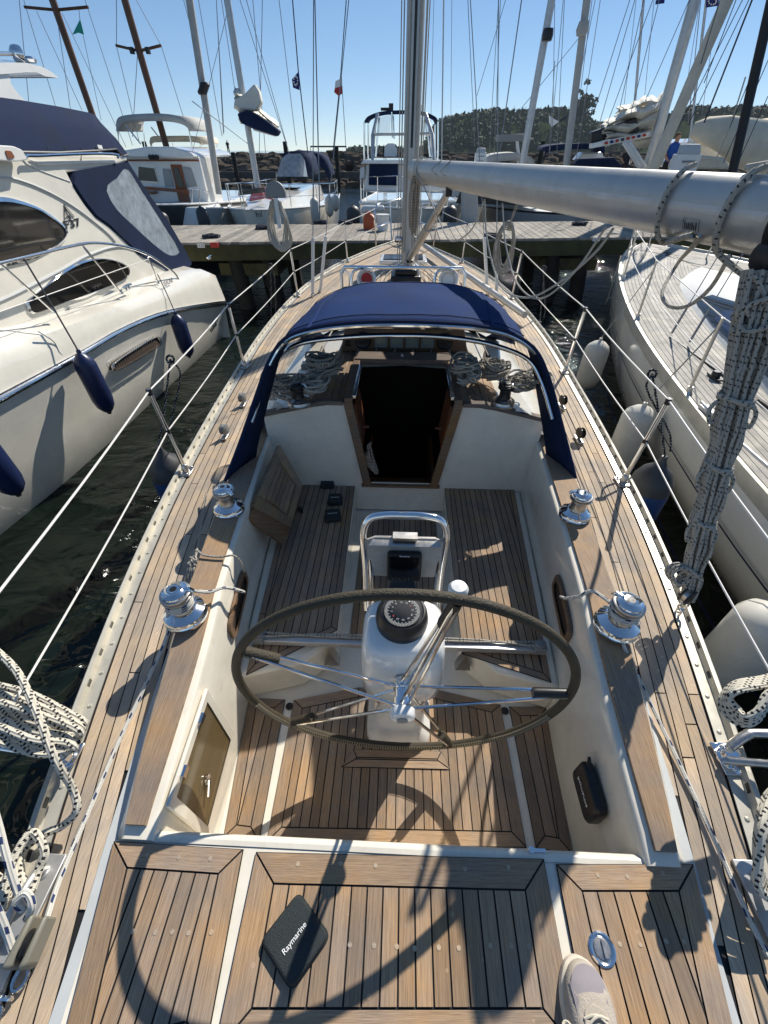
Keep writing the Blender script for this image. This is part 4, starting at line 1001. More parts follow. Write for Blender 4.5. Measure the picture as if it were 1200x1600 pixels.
# heaps of rope under the dodger
def heap(name, c, rx, ry, n, r, m, label, h=.05, turns=5):
    mb = MB(); c = Vector(c)
    for k in range(n):
        cc = c + v(random.uniform(-rx, rx) * .55, random.uniform(-ry, ry) * .55, random.uniform(0, h))
        a0 = random.uniform(0, 6); rr_ = random.uniform(.045, .10); ex = random.uniform(.45, 1); tw = random.uniform(0, 3.1); P = []
        for i in range(turns * 9):
            a = a0 + i * 2 * math.pi / 9; q = rr_ * (1 + .25 * math.sin(a * .37 + k)); x, y = q * math.cos(a), q * ex * math.sin(a)
            P.append(cc + v(x * math.cos(tw) - y * math.sin(tw), x * math.sin(tw) + y * math.cos(tw), .012 * math.sin(a * 1.7 + k) + .006 * i / 9 + .3 * abs(x) * math.sin(k)))
        for q in P: q.z = max(q.z, c.z - .035 * max(0, 1))
        mb.tube(catmull(P, 2), r, 6)
    return tag(mb.build(name, m, origin=c), label, 'rope')
heap('rope_coil', pz(447, 612, .37), .09, .10, 5, .0062, rope_bg, 'beige tangled rope coil under the left side of the dodger, outboard of the black winch')
heap('rope_coil', pz(505, 583, .40), .06, .08, 6, .0062, rope_gr, 'brownish rope coil on the left coachroof beside the open hatch, nearest the companionway', h=.07)
heap('rope_coil', pz(487, 608, .37), .07, .05, 4, .0062, rope_wh, 'cream rope coil lying right of the left black winch')
heap('rope_coil', pz(732, 592, .39), .08, .10, 5, .0062, rope_wh, 'white rope coil beside the right edge of the companionway hatch')
heap('rope_coil', pz(768, 585, .40), .07, .06, 4, .0062, rope_gr, 'grey rope coil in front of the right rope clutches')
heap('rope_coil', pz(812, 612, .37), .05, .08, 5, .0058, rope_gr, 'dark rope coil outboard of the right black winch under the dodger')
heap('rope_coil', pz(838, 600, .42), .01, .03, 3, .0042, rope_gr, 'thin dark coil hanging on the right dodger side', turns=2)
mb = MB()
for k in range(5):
    x = k * .006; P = [pz(415 + k * 3, 575, .46), pz(405 + k * 4, 600, .36), pz(410 + k * 5, 625, .28), pz(425 + k * 2, 612, .34), pz(424 + k, 582, .45)]; mb.tube(catmull(P, 4, True), .0042, 6, closed=True)
tag(mb.build('rope_coil', rope_gr, origin=pz(415, 600, .35)), 'slim grey rope loops hanging from the left dodger bow', 'rope')
# coil hanging in the companionway
mb = MB()
for k in range(5):
    P = [v(-.21 + k * .004, 2.2 + .01 * k, .02), v(-.19 - .01 * k, 2.19, -.08), v(-.165 + .004 * k, 2.18, -.17), v(-.175, 2.2 + .01 * k, -.10), v(-.195, 2.22, -.0)]; mb.tube(catmull(P, 4, True), .006, 6, closed=True)
tag(mb.build('rope_coil', rope_bg, origin=(-.19, 2.2, -.05)), 'beige rope coil hanging just inside the left edge of the dark companionway', 'rope')
# port stern mooring ropes (thick, black fleck)
rr_ = .0098
mbs = MB(); ctr = pz(60, 1100, .20)
for k in range(6):
    z = .14 + .035 * (k % 3)
    P = [pz(-60, 1062 + k * 13, z + .1), pz(-5, 1070 + k * 13, z + .06), pz(50, 1085 + k * 14, z + .05), pz(100, 1110 + k * 10, z), pz(132 - 3 * k, 1128 + k * 8, z - .02), pz(120 - 3 * k, 1134 + k * 8, z - .05), pz(60, 1118 + k * 12, z - .04), pz(0, 1100 + k * 12, z - .0), pz(-60, 1090 + k * 10, z + .05)]
    mbs.tube(catmull(P, 6), rr_, 8)
tag(mbs.build('mooring_rope_coil', rope_bw, origin=ctr), 'thick coil of white rope with black flecks hanging over the left guard rail tube', 'rope')
rope('mooring_rope', [pz(-30, 1000, .30), pz(0, 1022, .30), pz(30, 1055, .29), pz(60, 1120, .27), pz(85, 1185, .22), pz(112, 1230, .12), pz(120, 1265, .08), pz(98, 1290, .05), pz(65, 1305, .05), pz(35, 1330, .05), pz(28, 1360, .06), pz(45, 1395, .05), pz(60, 1360, .05), pz(70, 1330, .07), pz(50, 1300, .09), pz(25, 1335, .09), pz(10, 1380, .08), pz(2, 1420, .06), pz(-30, 1450, .04)], rr_, rope_bw, 'thick black-flecked white rope looping down over the left pushpit base to the toe rail')
rope('dock_line', [pz(-40, 1180, .3), pz(-8, 1270, .2), pz(12, 1345, .14), pz(28, 1395, .09), pz(38, 1420, .07), pz(24, 1410, .09), pz(40, 1395, .1), pz(50, 1415, .08), pz(42, 1435, .05)], .0085, rope_bl, 'white line with blue flecks knotted to the block at the left edge near the camera')
rope('dock_line', [pz(-40, 1360, .2), pz(-5, 1420, .12), pz(15, 1470, .06), pz(24, 1500, .04)], .0085, rope_bl, 'white line with blue flecks entering the grey block at the bottom left corner')
rope('mooring_rope', [pz(-40, 1300, .15), pz(0, 1335, .10), pz(20, 1345, .06), pz(35, 1385, .05), pz(15, 1400, .05), pz(0, 1375, .08), pz(-40, 1350, .12)], rr_, rope_bw, 'short loop of black-flecked rope lying on the toe rail at the left edge')
o = pz(52, 1478, .03)
bt = thing('turning_block', o, 'grey turning block shackled to the toe rail at the bottom left corner', 'block')
mat('weathered_cheek', (.20, .19, .15), .4); mb = MB(); mb.prism([o + v(-.026, -.04, -.01), o + v(-.022, .045, -.01), o + v(-.01, .05, -.01), o + v(-.006, -.035, -.01)], (0, 0, .05)); mb.build('cheek', MATS['weathered_cheek'], bt, bevel=.006); mb = MB(); mb.prism([o + v(.010, -.04, -.01), o + v(.010, .045, -.01), o + v(.022, .05, -.01), o + v(.026, -.03, -.01)], (0, 0, .05)); mb.build('cheek', mat('taupe_block_cheek', (.20, .19, .15), .4), bt, bevel=.008)
mb = MB(); mb.lathe([(.028, 0), (.022, .004), (.022, .008), (.028, .012)], o + v(.0, 0, .02), axis=(1, .1, 0), n=20); mb.build('sheave', blackp, bt)
mb = MB()
for k in range(3): mb.tube([o + v(.0 - .01 * k + .014 * math.cos(a), -.05 - .028 * k, -.005 + .012 * math.sin(a)) if k % 2 else o + v(-.01 * k + .014 * math.cos(a), -.05 - .028 * k + .018 * math.sin(a), -.01) for a in [i * math.pi / 6 for i in range(12)]], .0045, 6, closed=True)
mb.build('shackle', steel, bt)
# starboard stern rope coil
mb = MB()
for k in range(5):
    z = .34 + .014 * k; P = [pz(1230, 1050 + 4 * k, z), pz(1190, 1060 + 3 * k, z), pz(1150, 1068 + 3 * k, z), pz(1128 + 3 * k, 1092, z - .02), pz(1137 + 4 * k, 1120 - 3 * k, z - .03), pz(1165, 1132 - 3 * k, z - .02), pz(1185, 1122 - 3 * k, z), pz(1200, 1100 - 4 * k, z + .02), pz(1235, 1085 - 3 * k, z + .03)]
    mb.tube(catmull(P, 6), rr_ * .85, 8)
tag(mb.build('mooring_rope_coil', rope_bw, origin=pz(1160, 1100, .36)), 'looped coil of black-flecked rope hanging on the right lifeline end', 'rope')
mb = MB()
for k in range(4):
    z = .2 - .02 * k; P = [pz(1235, 1215, z + .04), pz(1205 - 2 * k, 1245, z), pz(1192 - 2 * k, 1290, z), pz(1186 - k, 1340, z - .04), pz(1183 + 3 * k, 1375, z - .07), pz(1196, 1400, z - .09), pz(1230, 1410, z - .1)]
    mb.tube(catmull(P, 6), rr_, 8)
tag(mb.build('mooring_rope_coil', rope_bw, origin=pz(1190, 1320, .15)), 'black-flecked rope hanging down beside the right toe rail below the pushpit tube', 'rope')
# ---- mainsheet tackle hanging from boom end to the starboard toe rail
TP = E_ + v(-.02, -.03, -.11); BT = v(1.105, 1.03, .06)
sh0 = thing('mainsheet_tackle', BT, 'thick bundle of grey black-flecked mainsheet falls hanging from the boom end to the right rail', 'rope tackle')
mb = MB(); random.seed(5)
NS = 24
ax_ = (BT - TP); side_ = v(1, -.25, 0).normalized(); dep = ax_.normalized().cross(side_)
wid = [(0, .050), (.15, .048), (.27, .039), (.32, .034), (.45, .040), (.5, .027), (.62, .036), (.68, .024), (.8, .032), (.86, .02), (.95, .024), (1, .018)]
for k in range(NS):
    u0 = (k % 6 - 2.5) / 2.5; w0 = (k // 6 - 1.5) / 1.5; P = []
    for i in range(26):
        t = i / 25; wd = lerp(wid, t); tt = t * 3 + k
        P.append(TP + ax_ * (t * (.97 if k % 3 else .86)) + side_ * (u0 * wd + .004 * math.sin(tt * 2)) + dep * (w0 * wd * .62 + .004 * math.cos(tt * 1.7)))
    mb.tube(catmull(P, 2), .0058, 7)
mb.build('fall', rope_gr, sh0)
for t, wd in ((.295, .042), (.49, .034), (.672, .03), (.85, .026)):
    mb = MB()
    for q in range(3):
        c = TP + ax_ * (t + .008 * q); mb.tube([c + side_ * (math.cos(a) * wd * 1.12) + dep * (math.sin(a) * wd * .85) + ax_.normalized() * (.012 * math.sin(a + q)) for a in [i * math.pi / 10 for i in range(20)]], .0066, 7, closed=True)
    c = TP + ax_ * (t + .01); 
    for sg in (-1, 1): mb.tube(catmull([c + side_ * wd * sg * .9, c + side_ * (wd * 1.5) * sg + ax_ * .03, c + side_ * wd * 1.3 * sg + ax_ * .07, c + side_ * wd * .8 * sg + ax_ * .05], 4), .0064, 7)
    mb.build('lashing', rope_gr, sh0)
mb = MB()
for k in range(9):
    t = random.uniform(.02, .2); c = TP + ax_ * t; a = random.uniform(0, 6)
    mb.tube(catmull([c + side_ * random.uniform(-.055, .055) + dep * random.uniform(-.04, .04) + ax_ * random.uniform(-.05, .05) for _ in range(5)], 4, True), .0066, 7, closed=True)
mb.build('lashing', rope_gr, sh0); mb = MB()
P = [TP + ax_ * .86, TP + ax_ * .84 - side_ * .05, TP + ax_ * .87 - side_ * .085, TP + ax_ * .905 - side_ * .06, TP + ax_ * .88 - side_ * .02]
for q in range(3): mb.tube(catmull([p + dep * .012 * q + side_ * .008 * q for p in P], 5), .0064, 7)
mb.build('lashing', rope_gr, sh0)
mb = block('b', BT + v(-.01, .0, .06), (.5, -1, 0), 1.2); mb.build('block', [blackp, steel2], sh0)
mb = MB(); mb.tube([BT + v(.018 * math.cos(a), 0, .0 + .026 * math.sin(a)) for a in [i * math.pi / 8 for i in range(16)]], .0045, 6, closed=True); mb.tube([BT + v(0, .012 * math.cos(a), -.04 + .022 * math.sin(a)) for a in [i * math.pi / 8 for i in range(16)]], .0045, 6, closed=True); mb.build('shackle', steel, sh0)
for dx, dz in ((-.01, -.02), (.03, .0)):
    mb = block('b', TP + v(dx, .03 + dx, .05 + dz), (1, .2, 0), 1.3); mb.build('block', [blackp, steel2], sh0)
# lines wrapped round and hanging from the boom
def bo(t, z, x=0): return bp_(t, x, z)
def around(t, k=1.08, dt=0): return [bp_(t + dt * math.sin(a), x * k * 1.03, z * k) for x, z, a in [(math.cos(a) * .064, math.sin(a) * .098, a) for a in [math.pi / 2 + i * math.pi / 8 for i in range(17)]]]
rope('reef_line', around(BL - .42)[:9] + [pX(1092, 370, .78), pz(1060, 410, .95), pz(1035, 455, .85), pz(1045, 478, .82), pz(1075, 478, .85), pz(1110, 450, .95), pz(1140, 400, 1.1)], .0085, rope_gr, 'grey flecked rope looped over the boom and hanging below it near its aft end', k=4)
rope('reef_line', around(BL - .16)[:8] + [bo(BL - .1, -.13), bo(BL + .02, -.16)], .009, rope_gr, 'grey flecked rope wrapped tightly round the aft end of the boom', k=4)
rope('reef_line', [bo(BL - .22, .102), bo(BL - .12, .115, .01), bo(BL - .02, .11, -.01), bo(BL + .05, .12), bo(BL + .15, .13)], .009, rope_wh, 'pale rope lying on top of the aft end of the boom', k=4)
for t in (.42, .5):
    rope('sail_tie', around(t), .0042, rope_wh, 'thin sail tie wound round the boom next to the gooseneck, %s of two' % ('forward' if t < .45 else 'aft'), k=2, closed=False)
rope('boom_line', [bo(.45, .095), bo(.5, 0, -.065), bo(.75, -.10, -.05), bo(1.1, -.30), bo(1.5, -.42), bo(1.95, -.30), bo(2.15, -.11)], .0052, rope_wh, 'white line drooping in a shallow arc under the forward half of the boom')
rope('boom_line', [bo(2.15, -.10), bo(2.3, -.32), bo(2.62, -.52), bo(3.0, -.50), bo(3.3, -.36), bo(3.52, -.20), bo(3.6, -.10)], .0055, rope_wh, 'longer white line drooping under the middle of the boom towards the right boat')
rope('boom_line', [bo(2.45, -.10), bo(2.6, -.30), bo(2.85, -.46), bo(3.15, -.47), bo(3.4, -.30), bo(3.55, -.10)], .005, rope_wh, 'inner white line drooping beside the longer one under the middle of the boom')
# coil on the boom gooseneck side
mb = MB()
for k in range(9):
    a = G + bd * (.42 + .012 * (k % 3)) + v(-.07 + .005 * k, -.02, -.03); q = .42 + .02 * (k % 4)
    mb.tube(catmull([a, a + v(-.03 + .006 * k, -.02, -.12), a + v(-.035 + .006 * k, -.03, -q * .6), a + v(-.02 + .003 * k, -.03, -q), a + v(.01, -.02, -q * .7), a + v(.012, -.01, -.2)], 4, True), .006, 6, closed=True)
for q in range(4): c = G + bd * .43 + v(-.06, -.02, -.09 - .014 * q); mb.tube([c + v(.034 * math.cos(a), .03 * math.sin(a), 0) for a in [i * math.pi / 6 for i in range(12)]], .006, 6, closed=True)
tag(mb.build('halyard_coil', rope_bg, origin=G), 'long beige halyard coil hanging from the forward end of the boom beside the mast', 'rope')
def hank(top, w, h, n, r, m, label, tail=None):
    mb = MB(); top = Vector(top)
    for k in range(n):
        q = random.uniform(.75, 1); x = random.uniform(-.25, .25) * w
        P = [top + v(x * .4, 0, 0), top + v(-w * q * .55 + x * .3, .01 * k, -h * .35 * q), top + v(-w * .42 * q + x, .0, -h * .85 * q), top + v(x * .4, -.01, -h * q), top + v(w * .42 * q + x, .0, -h * .85 * q), top + v(w * q * .5 + x * .3, -.008 * k, -h * .35 * q)]
        mb.tube(catmull(P, 4, True), r, 6, closed=True)
    for k in range(4):
        c = top + v(0, 0, -.02 - .014 * k); mb.tube([c + v(w * .3 * math.cos(a), .03 * math.sin(a), .004 * math.sin(2 * a)) for a in [i * math.pi / 6 for i in range(12)]], r, 6, closed=True)
    if tail is not None: mb.tube([top, Vector(tail)], r * .8, 6)
    return tag(mb.build('rope_hank', m, origin=top), label, 'rope')
Yc = 4.6
hank(py(430, 312, Yc), .17, .40, 12, .0068, rope_wh, 'large white coil of line hanging on the left shroud line above the lifeline', py(432, 270, Yc))
tb = thing('rope_hanger', py(430, 290, Yc), 'grey round-topped rope hanger from which the large white coil hangs on the left', 'rope hanger')
mb = MB(); c = py(430, 303, Yc - .03); P = [c + v(.09 * math.cos(a), 0, .09 * math.sin(a)) for a in [i * math.pi / 10 for i in range(11)]] + [c + v(-.09, 0, -.03), c + v(.09, 0, -.03)]
mb.prism(P, (0, .05, 0)); mb.build('plate', greyp, tb, bevel=.008)
mb = MB(); mb.box(c + v(0, -.003, -.14), (.035, .01, .22)); mb.build('strap', whitep, tb)
hank(py(796, 345, 4.4), .13, .42, 12, .0055, rope_gr, 'grey coil of thin line hanging from two lines below the boom', None)
rope('hanging_line', [py(797, 350, 4.4), py(812, 285, 4.2), bo(1.42, .0, -.07), bo(1.40, .09, -.02)], .0035, rope_gr, 'right one of two thin lines from the boom to the grey coil', k=3)
rope('hanging_line', [py(796, 350, 4.4), py(800, 300, 4.3), bo(1.18, 0, -.07), bo(1.15, .09, -.02)], .0035, rope_gr, 'left one of two thin lines from the boom to the grey coil', k=3)
# ================================================================ loose gear
def cover(name, c, size, th, x_dir, y_dir, label, txt=None, tsize=.02, tx=0, tang=0, m=coverp):
    F = frame(c, x_dir, y_dir); h = size / 2; root = thing(name, c, label, 'cover')
    mb = MB(); base = rounded([v(-h, -h, 0), v(h, -h, 0), v(h, h, 0), v(-h, h, 0)], .14); top = [p * .93 + v(0, 0, th) for p in base]
    mb.loft([[F @ p for p in base], [F @ (p * .99 + v(0, 0, th * .75)) for p in base], [F @ p for p in top]], close=True, cap=True); mb.build('shell', m, root, bevel=.003, angle=50)
    mb = MB(); mb.tube([F @ (p + v(0, 0, .002)) for p in base], .0025, 6, closed=True); mb.build('hem', m, root)
    if txt: text(txt, tsize, F @ Matrix.Translation((tx, 0, th + .0014)) @ Matrix.Rotation(tang, 4, 'Z'), paperw, root, 'lettering', .0004, bold=.0001)
    return root
c = (pz(461, 1403, .03) + pz(461, 1537, .03)) / 2; c.z = .02
xd = pz(508, 1468, .03) - pz(460, 1537, .03); yd = pz(461, 1403, .03) - pz(508, 1468, .03)
cover('instrument_cover', c, .112, .018, xd, v(-xd.y, xd.x, 0), 'dark instrument cover lying turned like a diamond on the middle aft deck panel', 'Raymarine', .0155, 0, 0)
bpy.data.objects['instrument_cover']
s3 = -.238
cover('instrument_cover', pz(512, 757, s3), .085, .03, v(1, .03, 0), v(0, 1, 0), 'dark instrument cover on the left cockpit seat, farthest of three, cable beside it')
cover('instrument_cover', pz(524, 783, s3), .085, .03, v(1, .10, 0), v(0, 1, 0), 'dark instrument cover on the left cockpit seat, middle one of three', 'Raymarine', .012)
cover('instrument_cover', pz(520, 808, s3), .090, .03, v(1, .16, 0), v(0, 1, 0), 'dark instrument cover on the left cockpit seat, nearest of three', 'Raymarine', .013)
# display head on the starboard coaming wall
yw = .44; cw = v(ci(yw) - .012, yw, -.14)
db = thing('wall_display', cw, 'black covered instrument mounted on the right inner coaming wall beside the wheel', 'instrument')
F = frame(cw, v(0, .35, 1), v(0, -1, .35)); F = frame(cw, v(.0, -1, 0), v(0, 0, 1)); 
F = frame(cw, (.0, .98, .2), (0, -.2, .98))
mb = MB(); base = rounded([v(-.075, -.06, 0), v(.075, -.06, 0), v(.075, .06, 0), v(-.075, .06, 0)], .2); 
nin = v(-1, 0, 0)
Fm = Matrix(((0, 0, -1), (1, 0, 0), (0, 1, 0))).to_4x4(); Fm = Matrix.Translation(cw) @ Fm
mb.loft([[Fm @ p for p in base], [Fm @ (p + v(0, 0, .028)) for p in base], [Fm @ (p * .9 + v(0, 0, .036)) for p in base]], close=True, cap=True); mb.build('cover', blackp, db, bevel=.004, angle=50)
mb = MB(); mb.prism([Fm @ v(-.0, .05, .01), Fm @ v(.03, .05, .01), Fm @ v(.075, .085, .012), Fm @ v(.055, .04, .01)], (-.012, 0, 0)); mb.build('tab', blackp, db, bevel=.003)
text('Raymarine', .02, Fm @ Matrix.Translation((0, 0, .037)) @ Matrix.Rotation(R(180), 4, 'Z'), paperw, db, 'lettering', .0004)
# cable and small knob on the seat
mb = MB(); c = pz(515, 740, -.22)
for k in range(6): mb.tube(catmull([c + v(random.uniform(-.06, .05), random.uniform(-.03, .04), random.uniform(0, .03)) for _ in range(7)], 5), .0025, 5)
mb.tube(catmull([c, c + v(-.08, -.0, 0), c + v(-.12, -.05, -.02), c + v(-.09, -.09, -.02)], 4), .0018, 5)
tag(mb.build('cable', mat('grey_cable', (.10, .10, .11), .6), origin=c), 'thin grey cable bunched on the left seat behind the instrument covers', 'cable')
mb = MB(); c = pz(468, 797, -.235); mb.lathe([(.016, 0), (.016, .014), (.01, .02), (0, .022)], c, axis=(.6, .2, .7), n=14); mb.tube([c, c + v(.02, -.02, 0)], .006, 8); tag(mb.build('knob', blackp, origin=c), 'small black knob lying on the left cockpit seat', 'knob')
# wooden locker lid leaning against the port coaming
wb = thing('washboard', pz(430, 790, -.2), 'grooved teak washboard leaning against the left coaming on the cockpit seat', 'washboard')
Pq = [pz(432, 697, .15), pz(466, 756, -.1), pz(449, 826, -.19), pz(390, 793, .09)]; Pq = [Vector(p) for p in Pq]
nq = (Pq[1] - Pq[0]).cross(Pq[3] - Pq[0]).normalized(); nq = nq if nq.z > 0 else -nq
def bil(u, w_, h=0): return Pq[0].lerp(Pq[1], u).lerp(Pq[3].lerp(Pq[2], u), w_) + nq * h
def pbox(mb, u0, u1, w0, w1, h0, h1, m=0):
    b = [bil(u0, w0, h0), bil(u1, w0, h0), bil(u1, w1, h0), bil(u0, w1, h0)]; fi = len(mb.f); mb.prism(b, nq * (h1 - h0), m, random.random())
    for f_ in range(fi, len(mb.f)):
        mb.uv[f_] = [((mb.v[i] - Pq[0]).dot((Pq[3] - Pq[0]).normalized()), (mb.v[i] - Pq[0]).dot((Pq[1] - Pq[0]).normalized())) for i in mb.f[f_]]
mb = MB(); pbox(mb, 0, 1, 0, 1, 0, .012); mb.build('backing', teak_trim, wb)
mb = MB(); pbox(mb, 0, 1, 0, .16, .012, .026); pbox(mb, 0, 1, .84, 1, .012, .026); pbox(mb, 0, .16, .165, .835, .012, .026); pbox(mb, .84, 1, .165, .835, .012, .026)
mb.build('rail_and_stile', woodmat('pale_teak_panel', (.17, .12, .075), (.28, .205, .13), (.38, .29, .19), spots=False), wb, bevel=.002)
mb = MB()
for k in range(5): pbox(mb, .19 + k * .126, .19 + k * .126 + .11, .20, .80, .012, .019)
mb.build('panel_slat', MATS['pale_teak_panel'], wb, bevel=.001)
wb2 = MB(); Q2 = [pz(390, 793, .08), pz(446, 826, -.19), pz(438, 852, -.2), pz(384, 812, .06)]; wb2.prism(Q2, nq * .025)
tag(wb2.build('washboard', teak_trim, origin=Q2[0], bevel=.004), 'narrow plain teak washboard standing at the aft side of the grooved one', 'washboard')
# fenders ------------------------------------------------------------
def fender(top, L, r, m, label, group, capm=None, tilt=(0, 0), eye=None, ropem=None, rr=.006, ropetop=None, fat=False):
    top = Vector(top); ax = v(tilt[0], tilt[1], -1).normalized(); root = thing('fender', top, label, 'fender', group)
    pr = [(0, 0), (.016, .002), (.02, .03)]
    if fat: pr += [(r * .35, .07), (r * .7, L * .16), (r * .93, L * .25), (r, L * .35)]
    else: pr += [(r * .5, .05), (r * .85, .09), (r, .14)]
    cut = len(pr) - (0 if fat else 1)
    pr += [(r, L - .15), (r * .85, L - .08), (r * .5, L - .035), (.02, L - .015), (.018, L), (0, L)]
    mb = MB(); mb.lathe(pr, top, axis=ax, n=24, ms=[1 if (i < (cut - 1) and capm) or i > len(pr) - 4 else 0 for i in range(len(pr))]); mb.build('body', [m, capm or fblack], root)
    if ropetop is not None:
        q = Vector(ropetop); mb = MB(); mb.tube([top, top.lerp(q, .5) + v(.004, 0, -.002), q], rr, 6)
        if fat:
            mb.tube(catmull([q, q + v(.02, .015, -.1), top.lerp(q, .3) + v(.05, .02, 0), top.lerp(q, .1) + v(.045, .0, -.02)], 5), rr, 6); mb.tube([q + v(.022 * math.cos(a), 0.01 * math.sin(a), .02 * math.sin(a)) for a in [i * math.pi / 5 for i in range(10)]], rr * 1.2, 6, closed=True)
        mb.build('lanyard', ropem or rope_bk, root)
    return root
GF = 'blue fenders with dark tops hung along our yacht'
fender((-1.50, 2.15, .02), .62, .115, fblue, 'blue fender with dark top hanging on the left lifeline of our yacht', GF, fblack, ropetop=(-1.355, 2.35, .485), fat=True)
fender((1.53, 2.10, .06), .66, .12, fblue, 'blue fender with dark top hanging on the right lifeline of our yacht by the stanchion', GF, fblack, ropetop=(1.345, 2.25, .485), fat=True)
fender((1.50, 4.9, -.02), .5, .11, fblue, 'blue fender with dark top at the far right side of our yacht, beyond the dodger', GF, fblack, ropetop=(1.42, 4.9, .49), fat=True)
fender((-1.50, 4.9, -.1), .5, .11, fblue, 'dark blue fender hanging off the left side of our yacht beyond the dodger', GF, fblack, ropetop=(-1.40, 4.9, .49), fat=True)
# shoe ------------------------------------------------------------------
sc_ = v(pz(906, 1540, .03).x, pz(905, 1497, .03).y - .138, .016)
shoe = thing('shoe', sc_, 'taupe suede sneaker with ribbed grey toe standing at the bottom right of the aft deck', 'shoe')
def outl(k=1.0, dy=0): # sole outline, toe forward (+Y)
    P = [(-.030, -.135), (.030, -.135), (.040, -.05), (.046, .03), (.050, .08), (.038, .120), (.008, .138), (-.022, .128), (-.042, .09), (-.046, .04), (-.036, -.04)]
    return [sc_ + v(x * k, y * k + dy, 0) for x, y in catmull([v(a, b, 0) for a, b in P], 4, True) and [(q.x, q.y) for q in catmull([v(a, b, 0) for a, b in P], 4, True)]]
O1 = outl(1.02)
mb = MB(); mb.loft([O1, [p + v(0, 0, .006) for p in outl(1.05)], [p + v(0, 0, .022) for p in outl(1.03)], [p + v(0, 0, .026) for p in outl(.98)]], close=True, cap=True); mb.build('sole', mat('cream_rubber', (.60, .54, .44), .7, var=.15, vscale=30), shoe)
def lv(k, z0, z1, y0):  # raised outlines
    out = []
    for p in outl(k):
        t = (p.y - sc_.y + .135) / .27; out.append(p + v(0, 0, z0 + (z1 - z0) * max(0, 1 - t) ** .9))
    return out
mb = MB(); mb.loft([lv(.97, .024, .03, 0), lv(.99, .036, .05, 0), lv(.94, .050, .075, 0), lv(.82, .058, .09, 0), lv(.6, .064, .095, 0), lv(.3, .067, .098, 0)], close=True, cap=True); mb.build('upper', shoegrey, shoe, angle=70)
mb = MB(); q = [p for p in outl(.80)]
rows = []
for k, z in ((.78, .0615), (.6, .067), (.35, .0705)):
    rows.append([Vector((sc_.x + (p.x - sc_.x) * k / .8, sc_.y + .028 + (p.y - sc_.y - .0) * k / .8 * .82 + .012, sc_.z + z - .0)) for p in outl(.8) if p.y > sc_.y + .0])
mb.loft(rows); 
for j in range(26):
    x = sc_.x - .033 + j * .0026; mb.tube([v(x, sc_.y + .04, sc_.z + .0705), v(x, sc_.y + .075, sc_.z + .069), v(x, sc_.y + .118 - abs(x - sc_.x) * .5, sc_.z + .057)], .0013, 5)
mb.build('toe_knit', shoemesh, shoe, angle=70)
mb = MB(); T_ = rounded([sc_ + v(-.026, .060, .072), sc_ + v(.0, .074, .070), sc_ + v(.026, .060, .072), sc_ + v(.032, -.10, .098), sc_ + v(-.032, -.10, .098)], .3); mb.prism(T_, (0, 0, .006)); mb.build('tongue', shoegrey, shoe, bevel=.002)
mb = MB()
for j in range(5):
    y = sc_.y + .052 - j * .024; z = sc_.z + .081 + .004 * j; mb.tube(catmull([v(sc_.x - .024, y, z - .004), v(sc_.x, y + .005, z + .004), v(sc_.x + .024, y - .01, z - .003)], 3), .0024, 6); mb.tube(catmull([v(sc_.x + .024, y, z - .004), v(sc_.x, y + .004, z + .006), v(sc_.x - .024, y - .012, z - .003)], 3), .0024, 6)
mb.tube(catmull([sc_ + v(0, -.03, .095), sc_ + v(-.045, .0, .08), sc_ + v(-.062, .035, .05), sc_ + v(-.05, .045, .05), sc_ + v(-.03, .01, .085), sc_ + v(0, -.03, .097)], 5), .0028, 6)
mb.build('lace', mat('cream_lace', (.62, .57, .46), .9), shoe)
# ================================================================ motor yacht to port
random.seed(11)
MY_ = thing('motor_yacht', (-4.2, 4.5, -.95), 'big white motor yacht with navy flybridge cover and curved dark windows, moored on the left', 'motor yacht')
def ext(l, X, n=26):
    """photo polyline on the plane x=X -> smooth world polyline with n samples, extended towards the bow (camera side)"""
    P = [pX(x, y, X) if not isinstance(X, list) else pX(x, y, X[i]) for i, (x, y) in enumerate(l)]
    d = (P[-1] - P[-2]).normalized(); P.append(P[-1] + d * 1.0); P.append(P[-2] + d * 3.2)
    Q = catmull(P, 8); L_ = [0]
    for a, b in zip(Q, Q[1:]): L_.append(L_[-1] + (b - a).length)
    out = []; k = 0
    for i in range(n):
        t = L_[-1] * i / (n - 1)
        while k < len(L_) - 2 and L_[k + 1] < t: k += 1
        out.append(Q[k].lerp(Q[k + 1], (t - L_[k]) / max(1e-6, L_[k + 1] - L_[k])))
    return out
wlr = ext([(349, 480), (345, 506), (300, 572), (240, 624), (120, 722), (0, 815)], [-2.86, -3.0, -3.05, -3.08, -3.12, -3.22])
for p in wlr: p.z = min(p.z, -.97)
chr_ = ext([(351, 478), (347, 497), (330, 515), (240, 572), (130, 652), (0, 745)], [-2.86, -2.92, -2.98, -3.0, -3.03, -3.10])
ru0 = ext([(352, 476), (345, 478), (262, 492), (190, 520), (120, 562), (0, 630)], [-2.84, -2.85, -2.87, -2.88, -2.90, -2.96])
ru1 = ext([(352, 470), (345, 470), (262, 484), (190, 511), (120, 551), (0, 614)], [-2.83, -2.84, -2.86, -2.87, -2.89, -2.95])
gun = ext([(348, 462), (328, 425), (240, 459), (180, 480), (100, 512), (0, 543)], [-2.87, -2.90, -2.90, -2.90, -2.92, -2.98])
dk0 = ext([(340, 455), (318, 420), (235, 452), (178, 474), (100, 503), (0, 530)], [-2.93, -2.96, -2.96, -2.96, -2.98, -3.04])
cb = ext([(300, 420), (290, 415), (215, 440), (150, 470), (70, 497), (0, 515)], [-3.13] * 6)
mb = MB(); mb.loft([[p + v(.9 if False else -.35, 0, -.4) for p in wlr], wlr, chr_, ru0]); mb.loft([ru0, [p + v(.012, 0, .0) for p in ru0], [p + v(.012, 0, .0) for p in ru1], ru1], m=1)
